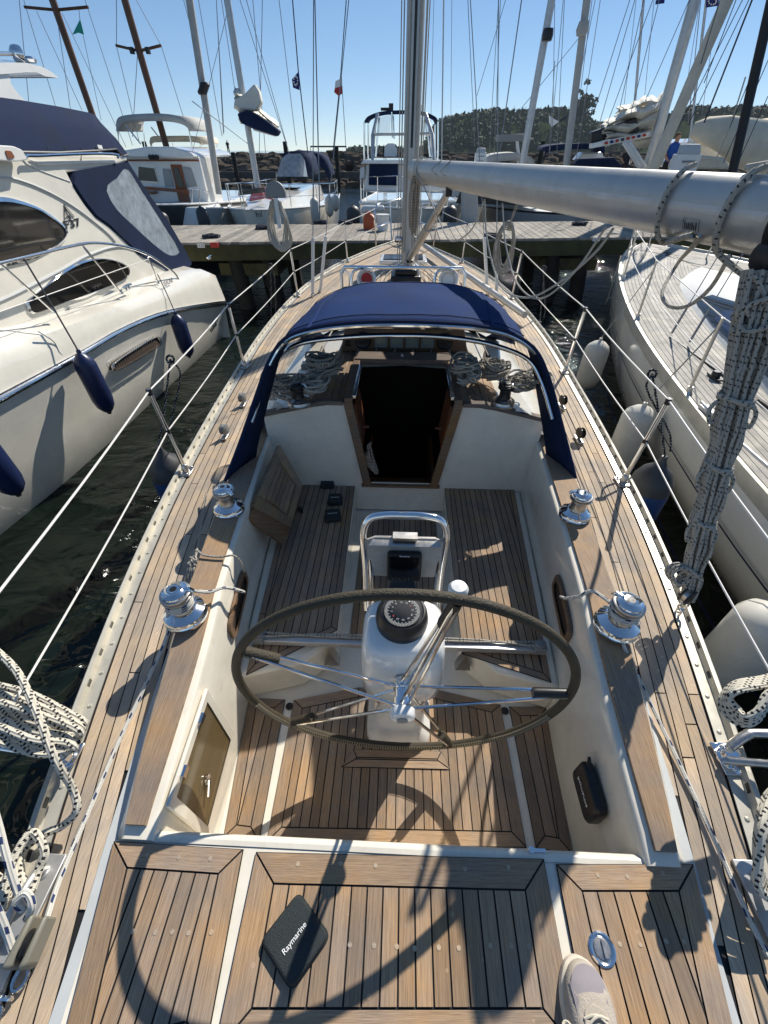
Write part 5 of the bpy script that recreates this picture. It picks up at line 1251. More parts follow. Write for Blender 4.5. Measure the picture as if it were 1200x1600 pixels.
mb.loft([ru1, [a.lerp(b, .5) + v(.012, 0, 0) for a, b in zip(ru1, gun)], gun, dk0, cb])
# transom closing
tr_ = [wlr[0], chr_[0], ru0[0], ru1[0], gun[0], dk0[0], cb[0]]
mb.loft([tr_, [v(-5.6, p.y + .1, p.z) for p in tr_]])
hull2 = mb.build('hull', [gelhull, steel], MY_, angle=50)
mb = MB(); mb.loft([cb, [v(-5.8, p.y, p.z + .05) for p in cb]]); mb.build('deck', gelw, MY_)
mb = MB(); o0 = [p + v(.014, 0, .006) for p in ru0]; o1 = [p + v(.014, 0, -.006) for p in ru1]
mb.tube([a.lerp(b, .5) + v(.006, 0, 0) for a, b in zip(o0, o1)], .016, 8); mb.build('rub_rail', steel, hull2)
def curve_poly(l, X, k=8): return catmull([pX(x, y, X if not isinstance(X, (list, tuple)) else X[i]) for i, (x, y) in enumerate(l)], k, True)
# side superstructure as a solid
Xs = -3.15
sup = [pX(x, y, Xs) for x, y in ((-190, 250), (-60, 238), (0, 236), (80, 238), (160, 240), (198, 243), (201, 252), (175, 262), (106, 270), (120, 298), (136, 322), (150, 338), (170, 352), (192, 372), (215, 395), (250, 412), (292, 422), (235, 436), (180, 458), (100, 488), (0, 520), (-180, 575))]
mb = MB(); mb.prism(sup, (-2.6, 0, 0)); mb.build('cabin', gelhull, MY_, bevel=.035, angle=30)
# moulded step and coach line
mb = MB(); mb.tube(catmull([pX(x, y, Xs + .003) for x, y in ((26, 240), (36, 250), (52, 262), (110, 284))], 5), .004, 5); mb.tube(catmull([pX(x, y, Xs + .004) for x, y in ((-80, 282), (0, 277), (40, 285), (85, 305), (125, 330), (165, 362), (180, 378))], 6), .010, 6); mb.tube(catmull([pX(x, y, Xs + .004) for x, y in ((-80, 492), (0, 470), (90, 425), (140, 398), (190, 385), (232, 398))], 6), .012, 6)
mb.tube(catmull([pX(x, y, -2.905) for x, y in ((60, 518), (84, 534), (94, 552), (110, 562))], 5), .005, 5); mb.build('moulding_line', gelgrey, MY_)
def window(l, X, fr, name, k=8, gm=glass):
    P = curve_poly(l, X, k); c = sum(P, Vector()) / len(P); mb = MB()
    inn = [p + v(.012, 0, 0) for p in P]; out = [c + (p - c) * (1 + fr / (p - c).length) + v(.003, 0, 0) for p in P]
    ring(mb, out, inn, (.010, 0, 0)); wf = mb.build(name, steel, MY_, angle=50)
    mb = MB(); mb.prism([p + v(-.0, 0, 0) for p in P], (.010, 0, 0)); mb.build('pane', gm, wf); return wf
window([(-130, 330), (-60, 318), (0, 315), (30, 319), (60, 329), (85, 345), (99, 358), (100, 368), (88, 382), (60, 395), (20, 408), (0, 414), (-60, 432), (-130, 452)], Xs, .03, 'saloon_window')
window([(43, 478), (44, 468), (70, 447), (100, 425), (130, 410), (160, 405), (185, 410), (199, 420), (197, 432), (180, 442), (140, 458), (100, 472), (60, 487), (48, 487)], Xs, .022, 'cabin_window')
# hull grille
mb = MB(); P = rounded([pX(166, 568, -2.96), pX(238, 524, -2.96), pX(244, 534, -2.96), pX(243, 540, -2.96), pX(172, 582, -2.96)], .3); 
c = sum(P, Vector()) / len(P); P = [p + v(.05, 0, 0) for p in P]; c += v(.05, 0, 0)
out = [c + (p - c) * (1 + .02 / (p - c).length) for p in P]; ring(mb, out, [p + v(.01, 0, 0) for p in P], (.01, 0, 0)); mb.prism(P, (-.12, 0, 0), m=1)
for k in range(22):
    a = pX(166 + k * 3.45, 568 - k * 2.02, -2.895); mb.tube([a + v(.0, 0, .0), pX(172 + k * 3.35, 580 - k * 2.02, -2.895)], .0028, 4, m=0)
mb.build('engine_vent', [steel, darkin], MY_)
# flybridge cover: angular navy canvas block
Xc = -3.17
C0 = [(-200, 240), (-60, 234), (0, 235), (30, 236), (90, 237), (150, 234), (180, 232), (190, 243), (199, 240)]
C1 = [(-200, 140), (-60, 148), (0, 152), (30, 156), (90, 166), (140, 176), (148, 179), (152, 184), (158, 192)]
r0 = [pX(x, y, Xc + .015) for x, y in C0]; r1 = [pX(x, y, Xc - .12) for x, y in C1]
rm = [a.lerp(b, .5) + v(.02, 0, 0) for a, b in zip(r0, r1)]
mb = MB(); mb.loft([r0, rm, r1, [p + v(-.6, .02, .04) for p in r1], [p + v(-1.8, .02, .04) for p in r1], [p + v(-2.3, 0, 0) for p in r0]]); mb.face([len(mb.v) - 1 - 0 * 9] + [8 + 9 * k for k in range(5)])
mb.build('flybridge_cover', navy, MY_, angle=60)
mb = MB(); mb.tube([p + v(.012, 0, -.006) for p in r0], .009, 6); 
for x in (20, 75, 103, 126, 150, 168): mb.ball(pX(x, 231, Xc + .03), .008, n=8)
mb.build('cover_hem', fblack, MY_)
mb = MB(); q = [pX(x, y, Xc + .03) for x, y in ((152, 226), (159, 227), (161, 233), (154, 232))]; mb.poly(q); mb.build('cover_label', paperw, MY_)
# grab rail below the cover
mb = MB(); mb.tube(catmull([pX(x, y, Xs + .05) for x, y in ((40, 246), (44, 243), (60, 243), (110, 241), (160, 240), (184, 242), (184, 246))], 5), .012, 8)
mb.tube([pX(126, 242, Xs + .05), pX(126, 250, Xs + .02)], .008, 6); mb.build('grab_rail', steel, MY_)
mb = MB(); mb.prism([pX(x, y, Xs + .002) for x, y in ((44, 249), (60, 258), (180, 255), (183, 250), (60, 252))], (.012, 0, 0)); mb.build('cover_ledge', gelw, MY_, bevel=.004)
# aft cockpit canvas with clear window
Xe = -3.14
E1 = [(106, 269), (150, 262), (199, 253), (232, 303), (262, 345), (300, 410), (298, 416), (272, 432), (258, 420), (225, 402), (192, 372), (170, 350), (150, 336), (136, 318), (120, 296)]
W1 = [(165, 294), (182, 278), (198, 263), (220, 296), (245, 335), (262, 362), (281, 393), (265, 399), (240, 382), (205, 350), (180, 325)]
outer = [pX(x, y, Xe) for x, y in E1]; innr = catmull([pX(x, y, Xe) for x, y in W1], 3, True)
mb = MB(); N_ = 60
def resample(P, n, c, a_off=0):
    out = []
    for i in range(n):
        a = 2 * math.pi * i / n; d = Vector((0, math.cos(a), math.sin(a))); best = None
        for j in range(len(P)):
            p, q = P[j], P[(j + 1) % len(P)]; e = q - p
            den = d.y * e.z - d.z * e.y
            if abs(den) < 1e-9: continue
            t = ((p.y - c.y) * e.z - (p.z - c.z) * e.y) / den; u = ((p.y - c.y) * d.z - (p.z - c.z) * d.y) / den
            if t > 0 and -1e-6 <= u <= 1 + 1e-6 and (best is None or t > best): best = t
        out.append(Vector((P[0].x, c.y + d.y * (best or .01), c.z + d.z * (best or .01))))
    return out
cc = sum(innr, Vector()) / len(innr)
O_, I_ = resample(outer, N_, cc), resample(innr, N_, cc)
ring(mb, O_, I_, (.006, 0, 0)); mb.loft([[p for p in O_], [p + v(-.06, 0, 0) for p in O_]], close=True)
enc = mb.build('cockpit_canvas', navy, MY_, angle=40)
mb = MB(); mb.prism(I_, (.003, 0, 0)); mb.build('clear_window', hazev, enc)
# aft face of the enclosure
mb = MB(); a_, b_ = pX(199, 253, Xe), pX(300, 412, Xe); mb.prism([a_, b_, b_ + v(-2.4, 0, 0), a_ + v(-2.4, 0, 0)], (0, .01, .01)); mb.build('aft_canvas', navy, enc)
# radar arch, lamp, speaker
mb = MB()
ra = [[(-160, 92), (-100, 94), (-40, 96), (0, 98), (40, 98), (65, 104), (80, 112), (91, 121)], [(-160, 115), (-100, 116), (-40, 116), (0, 116), (40, 113), (58, 113), (70, 119), (91, 122)]]
t_ = [pX(x, y, -3.48) for x, y in ra[0]]; u_ = [pX(x, y, -3.48) for x, y in ra[1]]
mb.loft([u_, t_, [p + v(-.25, 0, .03) for p in t_], [p + v(-1.6, 0, .03) for p in t_], [p + v(-1.6, 0, 0) for p in u_], u_]); arch_ = mb.build('radar_arch', gelw, MY_, angle=50)
mb = MB(); mb.prism(rounded([pX(x, y, -3.50) for x, y in ((-60, 114), (14, 114), (18, 132), (30, 148), (42, 159), (10, 156), (-60, 154))], .2, 3), (-.28, 0, 0)); mb.build('arch_leg', gelw, arch_, bevel=.02)
mb = MB(); o = pX(26, 84, -3.53); mb.lathe([(.02, -.05), (.05, -.03), (.062, 0), (.062, .03), (.055, .035)], o, axis=(.5, .8, -.1), n=20, m=0); mb.lathe([(.05, .034), (0, .03)], o, axis=(.5, .8, -.1), n=16, m=1); mb.tube([o - v(0, 0, .05), o - v(0, 0, .10)], .012); mb.tube([pX(-20, 84, -3.53), o], .014, 8); mb.build('search_light', [steel, whitep], arch_); mb = MB()
mb.lathe([(.05, 0), (.06, .02), (.045, .04), (0, .045)], pX(48, 98, -3.63), n=16); mb.build('radar_dome', [steel, whitep], arch_)
mb = MB(); P = rounded([pX(x, y, Xs + .02) for x, y in ((-30, 226), (4, 228), (18, 234), (27, 250), (8, 253), (-30, 250))], .25); mb.prism(P, (.09, 0, 0)); sp = mb.build('side_lamp', gelw, MY_, bevel=.015)
mb = MB(); mb.prism(rounded([pX(x, y, Xs + .112) for x, y in ((7, 235), (17, 236), (23, 246), (12, 249))], .2), (.004, 0, 0)); mb.build('lamp_glass', mahog, sp)
# side rail
Xr = -2.94
mb = MB(); R_ = catmull([pX(x, y, Xr) for x, y in ((-120, 438), (-40, 420), (0, 411), (60, 397), (105, 386), (140, 380), (175, 382), (205, 388), (235, 400), (262, 418), (275, 430), (280, 440))], 6); mb.tube(R_, .0125, 10); sr_ = mb.build('side_rail', steel, MY_)
mb = MB()
for a, b in (((0, 412), (85, 488)), ((130, 385), (190, 459)), ((232, 402), (247, 443)), ((-120, 440), (-60, 520))): mb.tube([pX(*a, Xr), pX(*b, Xr - .03)], .010, 8); mb.lathe([(.02, 0), (.016, .03)], pX(*b, Xr - .03), n=10)
mb.build('rail_post', steel, sr_)
mb = MB(); mb.tube([pX(-100, 505, Xr), pX(0, 487, Xr), pX(150, 434, Xr), pX(232, 405, Xr)], .004, 6); mb.build('guard_wire', linew, sr_)
for x, y in ((200, 452), (328, 405)):
    mb = MB(); o = pX(x, y, -2.97); mb.tube(catmull([o + v(0, -.09, .03), o + v(0, -.03, .035), o + v(0, .03, .035), o + v(0, .09, .03)], 3), .011, 8); mb.tube([o + v(0, -.03, 0), o + v(0, -.03, .035)], .01); mb.tube([o + v(0, .03, 0), o + v(0, .03, .035)], .01); mb.build('cleat', steel, MY_)
# hull writing
text('F37', .085, frame(pX(113, 350, Xs + .006), (0, 1, -.0), (0, .15, 1)) @ Matrix.Diagonal((2.0, 1, 1, 1)), inkdark, MY_, 'lettering', .001, .002)
mb = MB(); o = pX(106, 334, Xs + .006)
for pts in (((-.05, -.03), (0, .07), (.05, -.03), (0, -.015)), ): 
    P = [o + v(0, a * 1.5, b) for a, b in pts]; mb.tube(P, .004, 4, closed=True)
mb.tube([o + v(0, 0, .05), o + v(0, -.02, -.01), o + v(0, 0, -.05), o + v(0, .02, -.01)], .004, 4, closed=True); mb.build('emblem', inkdark, MY_)
text('SEALINE', .07, frame(pX(263, 441, -2.885), (0, 1, -.02), (0, .1, 1)), inkdark, MY_, 'lettering', .001)
mb = MB()
for k in range(5): mb.lathe([(.02, 0), (.02, .01), (0, .012)], pX(329 + k * 2, 517 - k * 2.5, -2.77), axis=(1, .1, .1), n=10)
mb.build('hull_outlet', blackp, MY_)
GL = 'navy fenders hung along the white motor yacht'
fender(pX(121, 546, -2.78), .60, .088, fnavy, 'middle navy fender hanging on the motor yacht hull, its line tied to the side rail', GL, ropetop=pX(38, 405, Xr), tilt=(.03, .0), ropem=wiredark, rr=.007)
fender(pX(273, 487, -2.78), .56, .092, fnavy, 'navy fender at the far end of the motor yacht hull below the cockpit canvas', GL, ropetop=pX(246, 428, Xr), tilt=(.02, 0), ropem=wiredark, rr=.006)
fender(pX(-62, 655, -2.80), .62, .092, fnavy, 'navy fender cut off by the left edge of the photo, nearest the camera', GL, ropetop=pX(-60, 470, Xr), tilt=(.03, 0), ropem=wiredark, rr=.007)

# ================================================================ sailing yacht to starboard
SB = thing('sailing_yacht', (3.9, 4.5, -.95), 'white sailing yacht with teak deck and dark cabin windows, moored on the right', 'sailing yacht')
XC = 4.45
SH = smoothtab([(-1.5, 2.25), (0, 2.43), (1.2, 2.47), (1.8, 2.45), (2.9, 2.32), (4.26, 2.10), (5.6, 1.78), (6.9, 1.37), (8.2, .80), (9.0, .30), (9.35, .02)])
def shb(y): return lerp(SH, y)
def ssz(y): return -.06 + .16 * max(0, (y - 2) / 7.3) ** 1.3
sy = [-1.5 + .3 * i for i in range(36)] + [9.35]
mb = MB(); rows = []
for y in sy:
    h, z = shb(y), ssz(y); t = max(0, (y - 5) / 4.3); prof = [(h, z), (h + .015 * (1 - t), z - .1), (h * (1.0 - .03 * t) - .02, z - .42), (h * (.93 - .1 * t), -.75), (h * (.86 - .2 * t), -1.0), (h * .6, -1.3)]
    rows.append([v(XC - a, y, c) for a, c in prof] + [v(XC + a, y, c) for a, c in prof[::-1]])
mb.loft(rows); hsb = mb.build('hull', gelhull, SB, angle=50)
mb = MB()
for z0, w_ in ((.30, .012), (.78, .03)):
    mb.loft([[v(XC - (shb(y) - .008 * 0) - .022 + (.02 if z0 > .5 else 0) + (.06 * max(0, (y - 5) / 4.3) if z0 > .5 else 0), y, ssz(y) - z0 + .0), v(XC - shb(y) - .022 + (.025 if z0 > .5 else 0) + (.07 * max(0, (y - 5) / 4.3) if z0 > .5 else 0), y, ssz(y) - z0 - w_)] for y in sy if y < 8])
mb.build('cove_stripe', mat('dark_blue_stripe', (.01, .015, .06), .3), hsb)
mb = MB()
for s in (-1, 1): mb.loft([[v(XC + s * (shb(y) + a), y, ssz(y) + z) for a, z in ((-.075, .004), (-.06, .012), (-.03, .014), (-.02, .045), (.006, .045), (.014, .02), (.012, -.05))] for y in sy if y < 9.2])
mb.build('toe_rail', rail_al, SB)
mb = MB(); mb.loft([[v(XC - shb(y), y, ssz(y)), v(XC + shb(y), y, ssz(y))] for y in sy]); mb.build('deck_bed', caulk, SB)
mb = MB()
for s in (-1, 1):
    for k in range(46):
        tone = random.random(); o = random.uniform(0, 30); prev = None; y = -1.4
        while y < 9.2:
            xo = shb(y) - .08 - k * .05; xi = max(xo - .045, .004)
            if xo > .012:
                if prev:
                    b = len(mb.v); mb.v += [v(XC + s * prev[0], prev[2], ssz(prev[2]) + .005), v(XC + s * prev[1], prev[2], ssz(prev[2]) + .005), v(XC + s * xi, y, ssz(y) + .005), v(XC + s * xo, y, ssz(y) + .005)]
                    mb.face((b, b + 1, b + 2, b + 3), [(prev[2] + o, prev[0]), (prev[2] + o, prev[1]), (y + o, xi), (y + o, xo)], 0, tone)
                prev = (xo, xi, y)
                if random.random() < .08: tone = random.random()
            else: prev = None
            y += .2
mb.build('deck_planking', backlit_teak, SB)
# coachroof
CW = smoothtab([(-1.4, 1.80), (1, 1.82), (2.7, 1.68), (4, 1.42), (5.6, 1.02), (6.6, .66), (7.5, .12)])
def HK(h): return min(1, h / 1.0)
mb = MB(); rows = []
for y in [-1.4 + .3 * i for i in range(30)]:
    if y > 7.5: break
    h = lerp(CW, y); zz = .03 + .40 * min(1, max(.02, (7.4 - y) / 5.2))
    rows.append([v(XC + x, y, z) for x, z in ((-h, ssz(y)), (-h + .14 * HK(h), zz * .5), (-h + .38 * HK(h), zz * .92), (-h * .5, zz), (0, zz + .04), (h * .5, zz), (h - .38 * HK(h), zz * .92), (h - .14 * HK(h), zz * .5), (h, ssz(y)))])
mb.loft(rows, cap=True); cr2 = mb.build('coachroof', gelgrey, SB, angle=40)
def cside(y, t):  # point on sloping port side of the coachroof
    h = lerp(CW, y); zz = .03 + .40 * min(1, max(.02, (7.4 - y) / 5.2))
    a, b, c = v(XC - h, y, ssz(y)), v(XC - h + .14 * HK(h), y, zz * .5), v(XC - h + .38 * HK(h), y, zz * .92)
    return (a.lerp(b, t * 2) if t < .5 else b.lerp(c, t * 2 - 1)) + v(-.008, 0, .004)
mb = MB(); ysw = [.6 + .17 * i for i in range(30)]
mb.loft([[cside(y, .16 + .1 * max(0, (y - 4.8) / .8)) for y in ysw], [cside(y, .5) for y in ysw], [cside(y, .93 - .3 * max(0, (y - 4.7) / 1)) for y in ysw]]); mb.build('window_band', glass, cr2)
mb = MB()
for a, b in ((4.3, 4.8), (3.5, 4.1), (2.6, 3.3), (1.4, 2.4)):
    mb.loft([[cside(y, .25) + v(-.004, 0, .002) for y in (a, a + .05, b - .05, b)], [cside(y, .5) + v(-.005, 0, .003) for y in (a - .02, a + .05, b - .05, b + .02)], [cside(y, .82) + v(-.004, 0, .003) for y in (a, a + .05, b - .05, b)]])
mb.build('window_pane', mat('blue_reflecting_acrylic', (.03, .035, .07), .04, spec=1), cr2)
for x, y in ((4.5, 5.6), (4.5, 3.6)):
    mb = MB(); mb.box((x - .05, y, .33 if y < 5 else .235), (.5, .46, .04)); ht = mb.build('deck_hatch', whitep, SB, bevel=.01)
    mb = MB(); mb.box((x - .05, y, .355 if y < 5 else .26), (.42, .38, .01)); mb.build('glass', glass, ht)
mb = MB(); mb.tube([v(XC - .65, 4.6, .2), v(XC - .65, 4.6, .30), v(XC - .95, 3.0, .40), v(XC - .95, 3.0, .3)], .014, 8); mb.build('handrail', steel, SB)
for y in (3.45, 2.2):
    mb = MB(); o = v(XC - shb(y) + .38, y, ssz(y) + .01); mb.box(o + v(0, 0, .01), (.05, .16, .015)); mb.lathe([(.035, 0), (.035, .05), (.03, .06), (0, .06)], o, n=16); mb.build('genoa_car', blackp, SB, bevel=.004)
mb = MB(); mb.box((XC - 1.75, 3.2, ssz(3.4) + .015), (.03, 3.2, .02)); mb.build('genoa_track', blackp, SB)
stl = []
for y in (1.3, 3.15, 4.95, 6.6, 8.0):
    b = v(XC - shb(y) + .06, y, ssz(y) + .01); tp = b + v(-.02, 0, .56); stl.append((b, tp)); mb = MB(); mb.tube([b, tp], .012, 8); mb.lathe([(.035, 0), (.02, .03), (.02, .06)], b, n=12); mb.build('stanchion', steel2, SB)
for lev in (1, .52):
    pts = [v(XC - 1.9, -1.4, .5 * lev)] + [b.lerp(tp, lev) for b, tp in stl] + [v(XC, 9.3, .1 + .6 * lev)]; mb = MB(); mb.tube(pts, .004, 6); mb.build('lifeline', linew, SB)
mb = MB()
for k in (0, 1):
    b = v(XC - shb(5.25) + .12 + .05 * k, 4.45 - .25 * k, ssz(5) + .02); mb.tube([b, v(4.3, 4.9, 8)], .005, 6); mb.tube([b, b.lerp(v(4.3, 4.9, 8), .035)], .011, 8)
mb.build('shroud', wirem, SB)
mb = MB(); mb.tube(catmull([v(XC - shb(2.9) + .04, 2.9, .02), v(XC - shb(2.3) + .05, 2.3, .03), v(XC - shb(1.7) + .12, 1.7, .03)], 4), .012, 8); mb.box(v(XC - shb(2.75) + .06, 2.75, .0), (.06, .22, .04)); mb.build('mooring_cleat', alumat, SB, bevel=.004)
mb = MB()
for z in (-.35, -.62, -.89): mb.tube([v(XC - .9, 8.05, z + .35), v(XC - .55, 8.3, z + .35)], .013, 6)
mb.tube([v(XC - .9, 8.05, .1), v(XC - .9, 8.05, -.6)], .011, 6); mb.tube([v(XC - .55, 8.3, .1), v(XC - .55, 8.3, -.6)], .011, 6); mb.build('bow_ladder', steel, SB)
mb = MB(); mb.tube(catmull([v(XC - .5, 8.1, .05), v(XC - .5, 8.15, .62), v(XC - .25, 8.9, .68), v(XC, 9.3, .7), v(XC + .25, 8.9, .68), v(XC + .5, 8.15, .62), v(XC + .5, 8.1, .05)], 5), .013, 8); mb.build('pulpit', steel, SB)
GW = 'white fenders hung along the right-hand sailing yacht'
fender((2.27, 5.0, -.22), .62, .135, fwhite, 'white fender farthest along the right yacht, near its bow', GW, fwhite, ropetop=(XC - shb(4.95) + .05, 4.95, .5), ropem=rope_wh, rr=.005)
fender((2.00, 3.25, -.16), .68, .135, fwhite, 'middle white fender of the right yacht, seen behind our right stanchion', GW, fwhite, ropetop=(XC - shb(3.15) + .05, 3.15, .5), ropem=rope_wh, rr=.006)
fender((1.82, 1.25, -.22), .66, .15, fwhite, 'white fender nearest the camera at the right edge of the photo', GW, fwhite, ropetop=(XC - shb(1.3) + .05, 1.3, .5), ropem=rope_wh, rr=.006)

# ================================================================ pier
pr = thing('pier', (0, 10, -.95), 'grey wooden walkway on dark piles crossing behind the yachts', 'pier')
mb = MB(); x = -9.0; ny = lambda x: 8.95 + .118 * (x + .15); fy = lambda x: ny(x) + 2.35
while x < 12:
    w_ = random.uniform(.125, .14); P = [v(x, ny(x), .13), v(x + w_, ny(x + w_), .13), v(x + w_ + random.uniform(-.0, .0), fy(x), .13), v(x, fy(x), .13)]
    o = random.uniform(0, 50); fi = len(mb.f); mb.prism([p + v(0, random.uniform(-.015, .015), 0) for p in P], (0, 0, .04), tone=random.random())
    for f_ in range(fi, len(mb.f)): mb.uv[f_] = [(mb.v[i].y + o, mb.v[i].x) for i in mb.f[f_]]
    x += w_ + .012
ob = mb.build('deck_boards', pierwood, pr); 
mb = MB(); mb.prism([v(-9, ny(-9) - .03, -.11), v(12, ny(12) - .03, -.11), v(12, ny(12) + .10, -.11), v(-9, ny(-9) + .10, -.11)], (0, 0, .238)); mb.build('edge_beam', beamwood, pr)
mb = MB(); mb.prism([v(-9, fy(-9) - .1, -.17), v(12, fy(12) - .1, -.17), v(12, fy(12) + .0, -.17), v(-9, fy(-9) + .0, -.17)], (0, 0, .298)); mb.build('edge_beam', beamwood, pr)
for x in (-7.4, -3.15, -2.55, 2.85, 3.45, 8.6):
    for f_, dy in ((ny, .22), (fy, -.35)):
        y = f_(x) + dy; mb = MB(); mb.tube([v(x, y, .11), v(x + (.16 if (x * 10) % 2 else -.1), y - .1, -1.6)], .145, 12); mb.build('pile', pilewood, pr)
for x in (-2.9, 3.2):
    mb = MB(); mb.box((x, ny(x) + 1.1, -.28), (1.1, 2.0, .2)); mb.build('cross_beam', beamwood, pr, bevel=.01)
def ppt(x, y): return pz(x, y, -.02)
o = py(314, 384, ny(-3.6) - .045); mb = MB(); mb.box(o, (.13, .008, .06)); pl = mb.build('number_plate', paperw, pr); text('11-21', .05, frame(o + v(0, -.006, 0), (1, 0, 0), (0, 0, 1)), inkdark, pl)
o = py(335, 383, ny(-3.3) - .05); mb = MB(); mb.box(o, (.14, .04, .08)); mb.build('red_marker', redm, pr, bevel=.005)
o = py(932, 374, ny(3.6) - .045); mb = MB(); mb.box(o, (.13, .008, .06)); pl = mb.build('number_plate', paperw, pr); text('7-17', .045, frame(o + v(0, -.006, 0), (1, 0, 0), (0, 0, 1)), inkdark, pl)
# things on the pier
def bucket(o, r, h, m, name, label, fill=None):
    mb = MB(); mb.lathe([(r * .8, 0), (r, h), (r * 1.06, h), (r * 1.06, h - .02), (r, h - .025)], o, n=20); mb.lathe([(r * .95, h - .001), (r * .78, .01), (0, .01)], o, n=20); return tag(mb.build(name, m, origin=o), label, 'bucket' if name == 'bucket' else 'canister')
bucket(pz(598, 360, .17), .13, .27, whitep, 'bucket', 'white plastic bucket standing on the pier beside the orange canister')
o = pz(577, 358, .17); mb = MB(); mb.loft([rr(o.x, o.y, .12 * k, .09 * k, o.z + h) for h, k in ((0, .9), (.03, 1), (.2, 1), (.24, .7), (.26, .3), (.29, .28))], close=True, cap=True); mb.tube(catmull([o + v(-.09, 0, .2), o + v(-.05, 0, .29), o + v(.03, 0, .28)], 4), .014, 6); tag(mb.build('canister', orangem, origin=o), 'orange fuel canister standing on the pier left of the white bucket', 'canister')
for i, (x, y) in enumerate(((412, 358), (500, 350), (540, 350), (905, 352), (770, 372), (330, 372))):
    o = pz(x, y, .17); mb = MB()
    for k in range(7): mb.tube(catmull([o + v(random.uniform(-.16, .16), random.uniform(-.12, .12), random.uniform(.01, .07)) for _ in range(6)], 4, True), .011, 6, closed=True)
    mb.box(o + v(0, 0, .03), (.3, .05, .05))
    tag(mb.build('dock_rope_pile', wiredark, origin=o), ['dark rope heap on the pier just right of the white coil', 'dark rope heap on the pier before the small white sailing boat', 'dark rope heap on the pier near the orange canister', 'dark rope heap on the right part of the pier under the boom', 'dark rope heap on the near pier edge right of the mast', 'dark rope heap on the pier above the number plate'][i], 'rope')
def pedestal(px_, pyb, pyt, Y, label):
    b, t = py(px_, pyb, Y), py(px_, pyt, Y); h = t.z - b.z; w_ = h * .30; root = thing('power_pedestal', b, label, 'power pedestal')
    mb = MB(); mb.prism([b + v(-w_, -w_ * .6, 0), b + v(w_, -w_ * .6, 0), b + v(w_, w_ * .6, 0), b + v(-w_, w_ * .6, 0)], (0, 0, h * .8)); mb.build('post', whitep, root, bevel=.02)
    mb = MB(); mb.prism([b + v(-w_ * .85, -w_ * .6, h * .8), b + v(w_ * .85, -w_ * .6, h * .8), b + v(w_ * .7, -w_ * .3, h), b + v(-w_ * .7, -w_ * .3, h)], (0, w_ * .9, 0)); mb.build('lamp_head', gelgrey, root, bevel=.02)
    mb = MB()
    for k in range(3): mb.box(b + v(0, -w_ * .64, h * (.25 + .2 * k)), (w_ * 1.1, .02, h * .04))
    mb.build('socket_panel', greyp, root)
pedestal(748, 268, 231, 15.5, 'white power pedestal seen just above the boom near the mast')
pedestal(1053, 300, 225, 12.2, 'white power pedestal in front of the man in the blue shirt')
# ================================================================ boats beyond the pier
random.seed(23)
def bgboat(name, label, cat, x, yb, L_, hw, zf, m, deckm=None, stripe=None, aft=.8, zb=None):
    root = thing(name, (x, yb + L_ / 2, -.95), label, cat); rows = []; edge = []
    zb = zb or zf + .25
    for i in range(19):
        t = i / 18; w_ = hw * (math.sin(min(1, t * 1.9) * math.pi / 2) ** .75) * (1 if t < .55 else 1 - (1 - aft) * ((t - .55) / .45) ** 1.6) + .01
        y = yb + L_ * t; z = zb + (zf - zb) * min(1, t * 1.6) ** .8; edge.append((w_, y, z))
        prof = [(w_, z), (w_ * 1.01, z - .1), (w_ * (.72 + .24 * min(1, t * 2)), -.55), (w_ * (.5 + .35 * min(1, t * 2)), -1.0)]
        sh = .25 * (1 - t) ** 3
        rows.append([v(x - a, y + sh * (z - c), c) for a, c in prof] + [v(x + a, y + sh * (z - c), c) for a, c in prof[::-1]])
    mb = MB(); mb.loft(rows, cap=True); h = mb.build('hull', m, root, angle=50)
    mb = MB(); mb.loft([[v(x - w_, y, z + .002), v(x, y, z + .03), v(x + w_, y, z + .002)] for w_, y, z in edge]); mb.build('deck', deckm or gelw, root)
    mb = MB()
    for s in (-1, 1): mb.tube([v(x + s * w_, y, z + .01) for w_, y, z in edge], .025, 6)
    mb.build('rub_rail', stripe or whitep, root)
    return root, edge
def rails(root, x, edge, h=.5, m=steel, i0=0, i1=18, step=3):
    mb = MB()
    for s in (-1, 1):
        for hh in (h, h * .5): mb.tube([v(x + s * (edge[i][0] - .04), edge[i][1], edge[i][2] + hh) for i in range(i0, i1 + 1)], .010 if hh == h else .006, 5)
        for i in range(i0, i1 + 1, step): mb.tube([v(x + s * (edge[i][0] - .04), edge[i][1], edge[i][2]), v(x + s * (edge[i][0] - .04), edge[i][1], edge[i][2] + h)], .011, 5)
    mb.tube([v(x - edge[i0][0] + .04, edge[i0][1], edge[i0][2] + h), v(x + edge[i0][0] - .04, edge[i0][1], edge[i0][2] + h)], .010, 5)
    mb.build('guard_rail', m, root)
def blockloft(root, name, x, y0, y1, prof, m, bevel=.03):
    """cabin block: prof = [(halfwidth, z, inset_front, inset_back)]"""
    mb = MB(); mb.loft([[v(x - a, y0 + f, z), v(x + a, y0 + f, z), v(x + a, y1 - b, z), v(x - a, y1 - b, z)] for a, z, f, b in prof], close=True, cap=True)
    return mb.build(name, m, root, bevel=bevel)
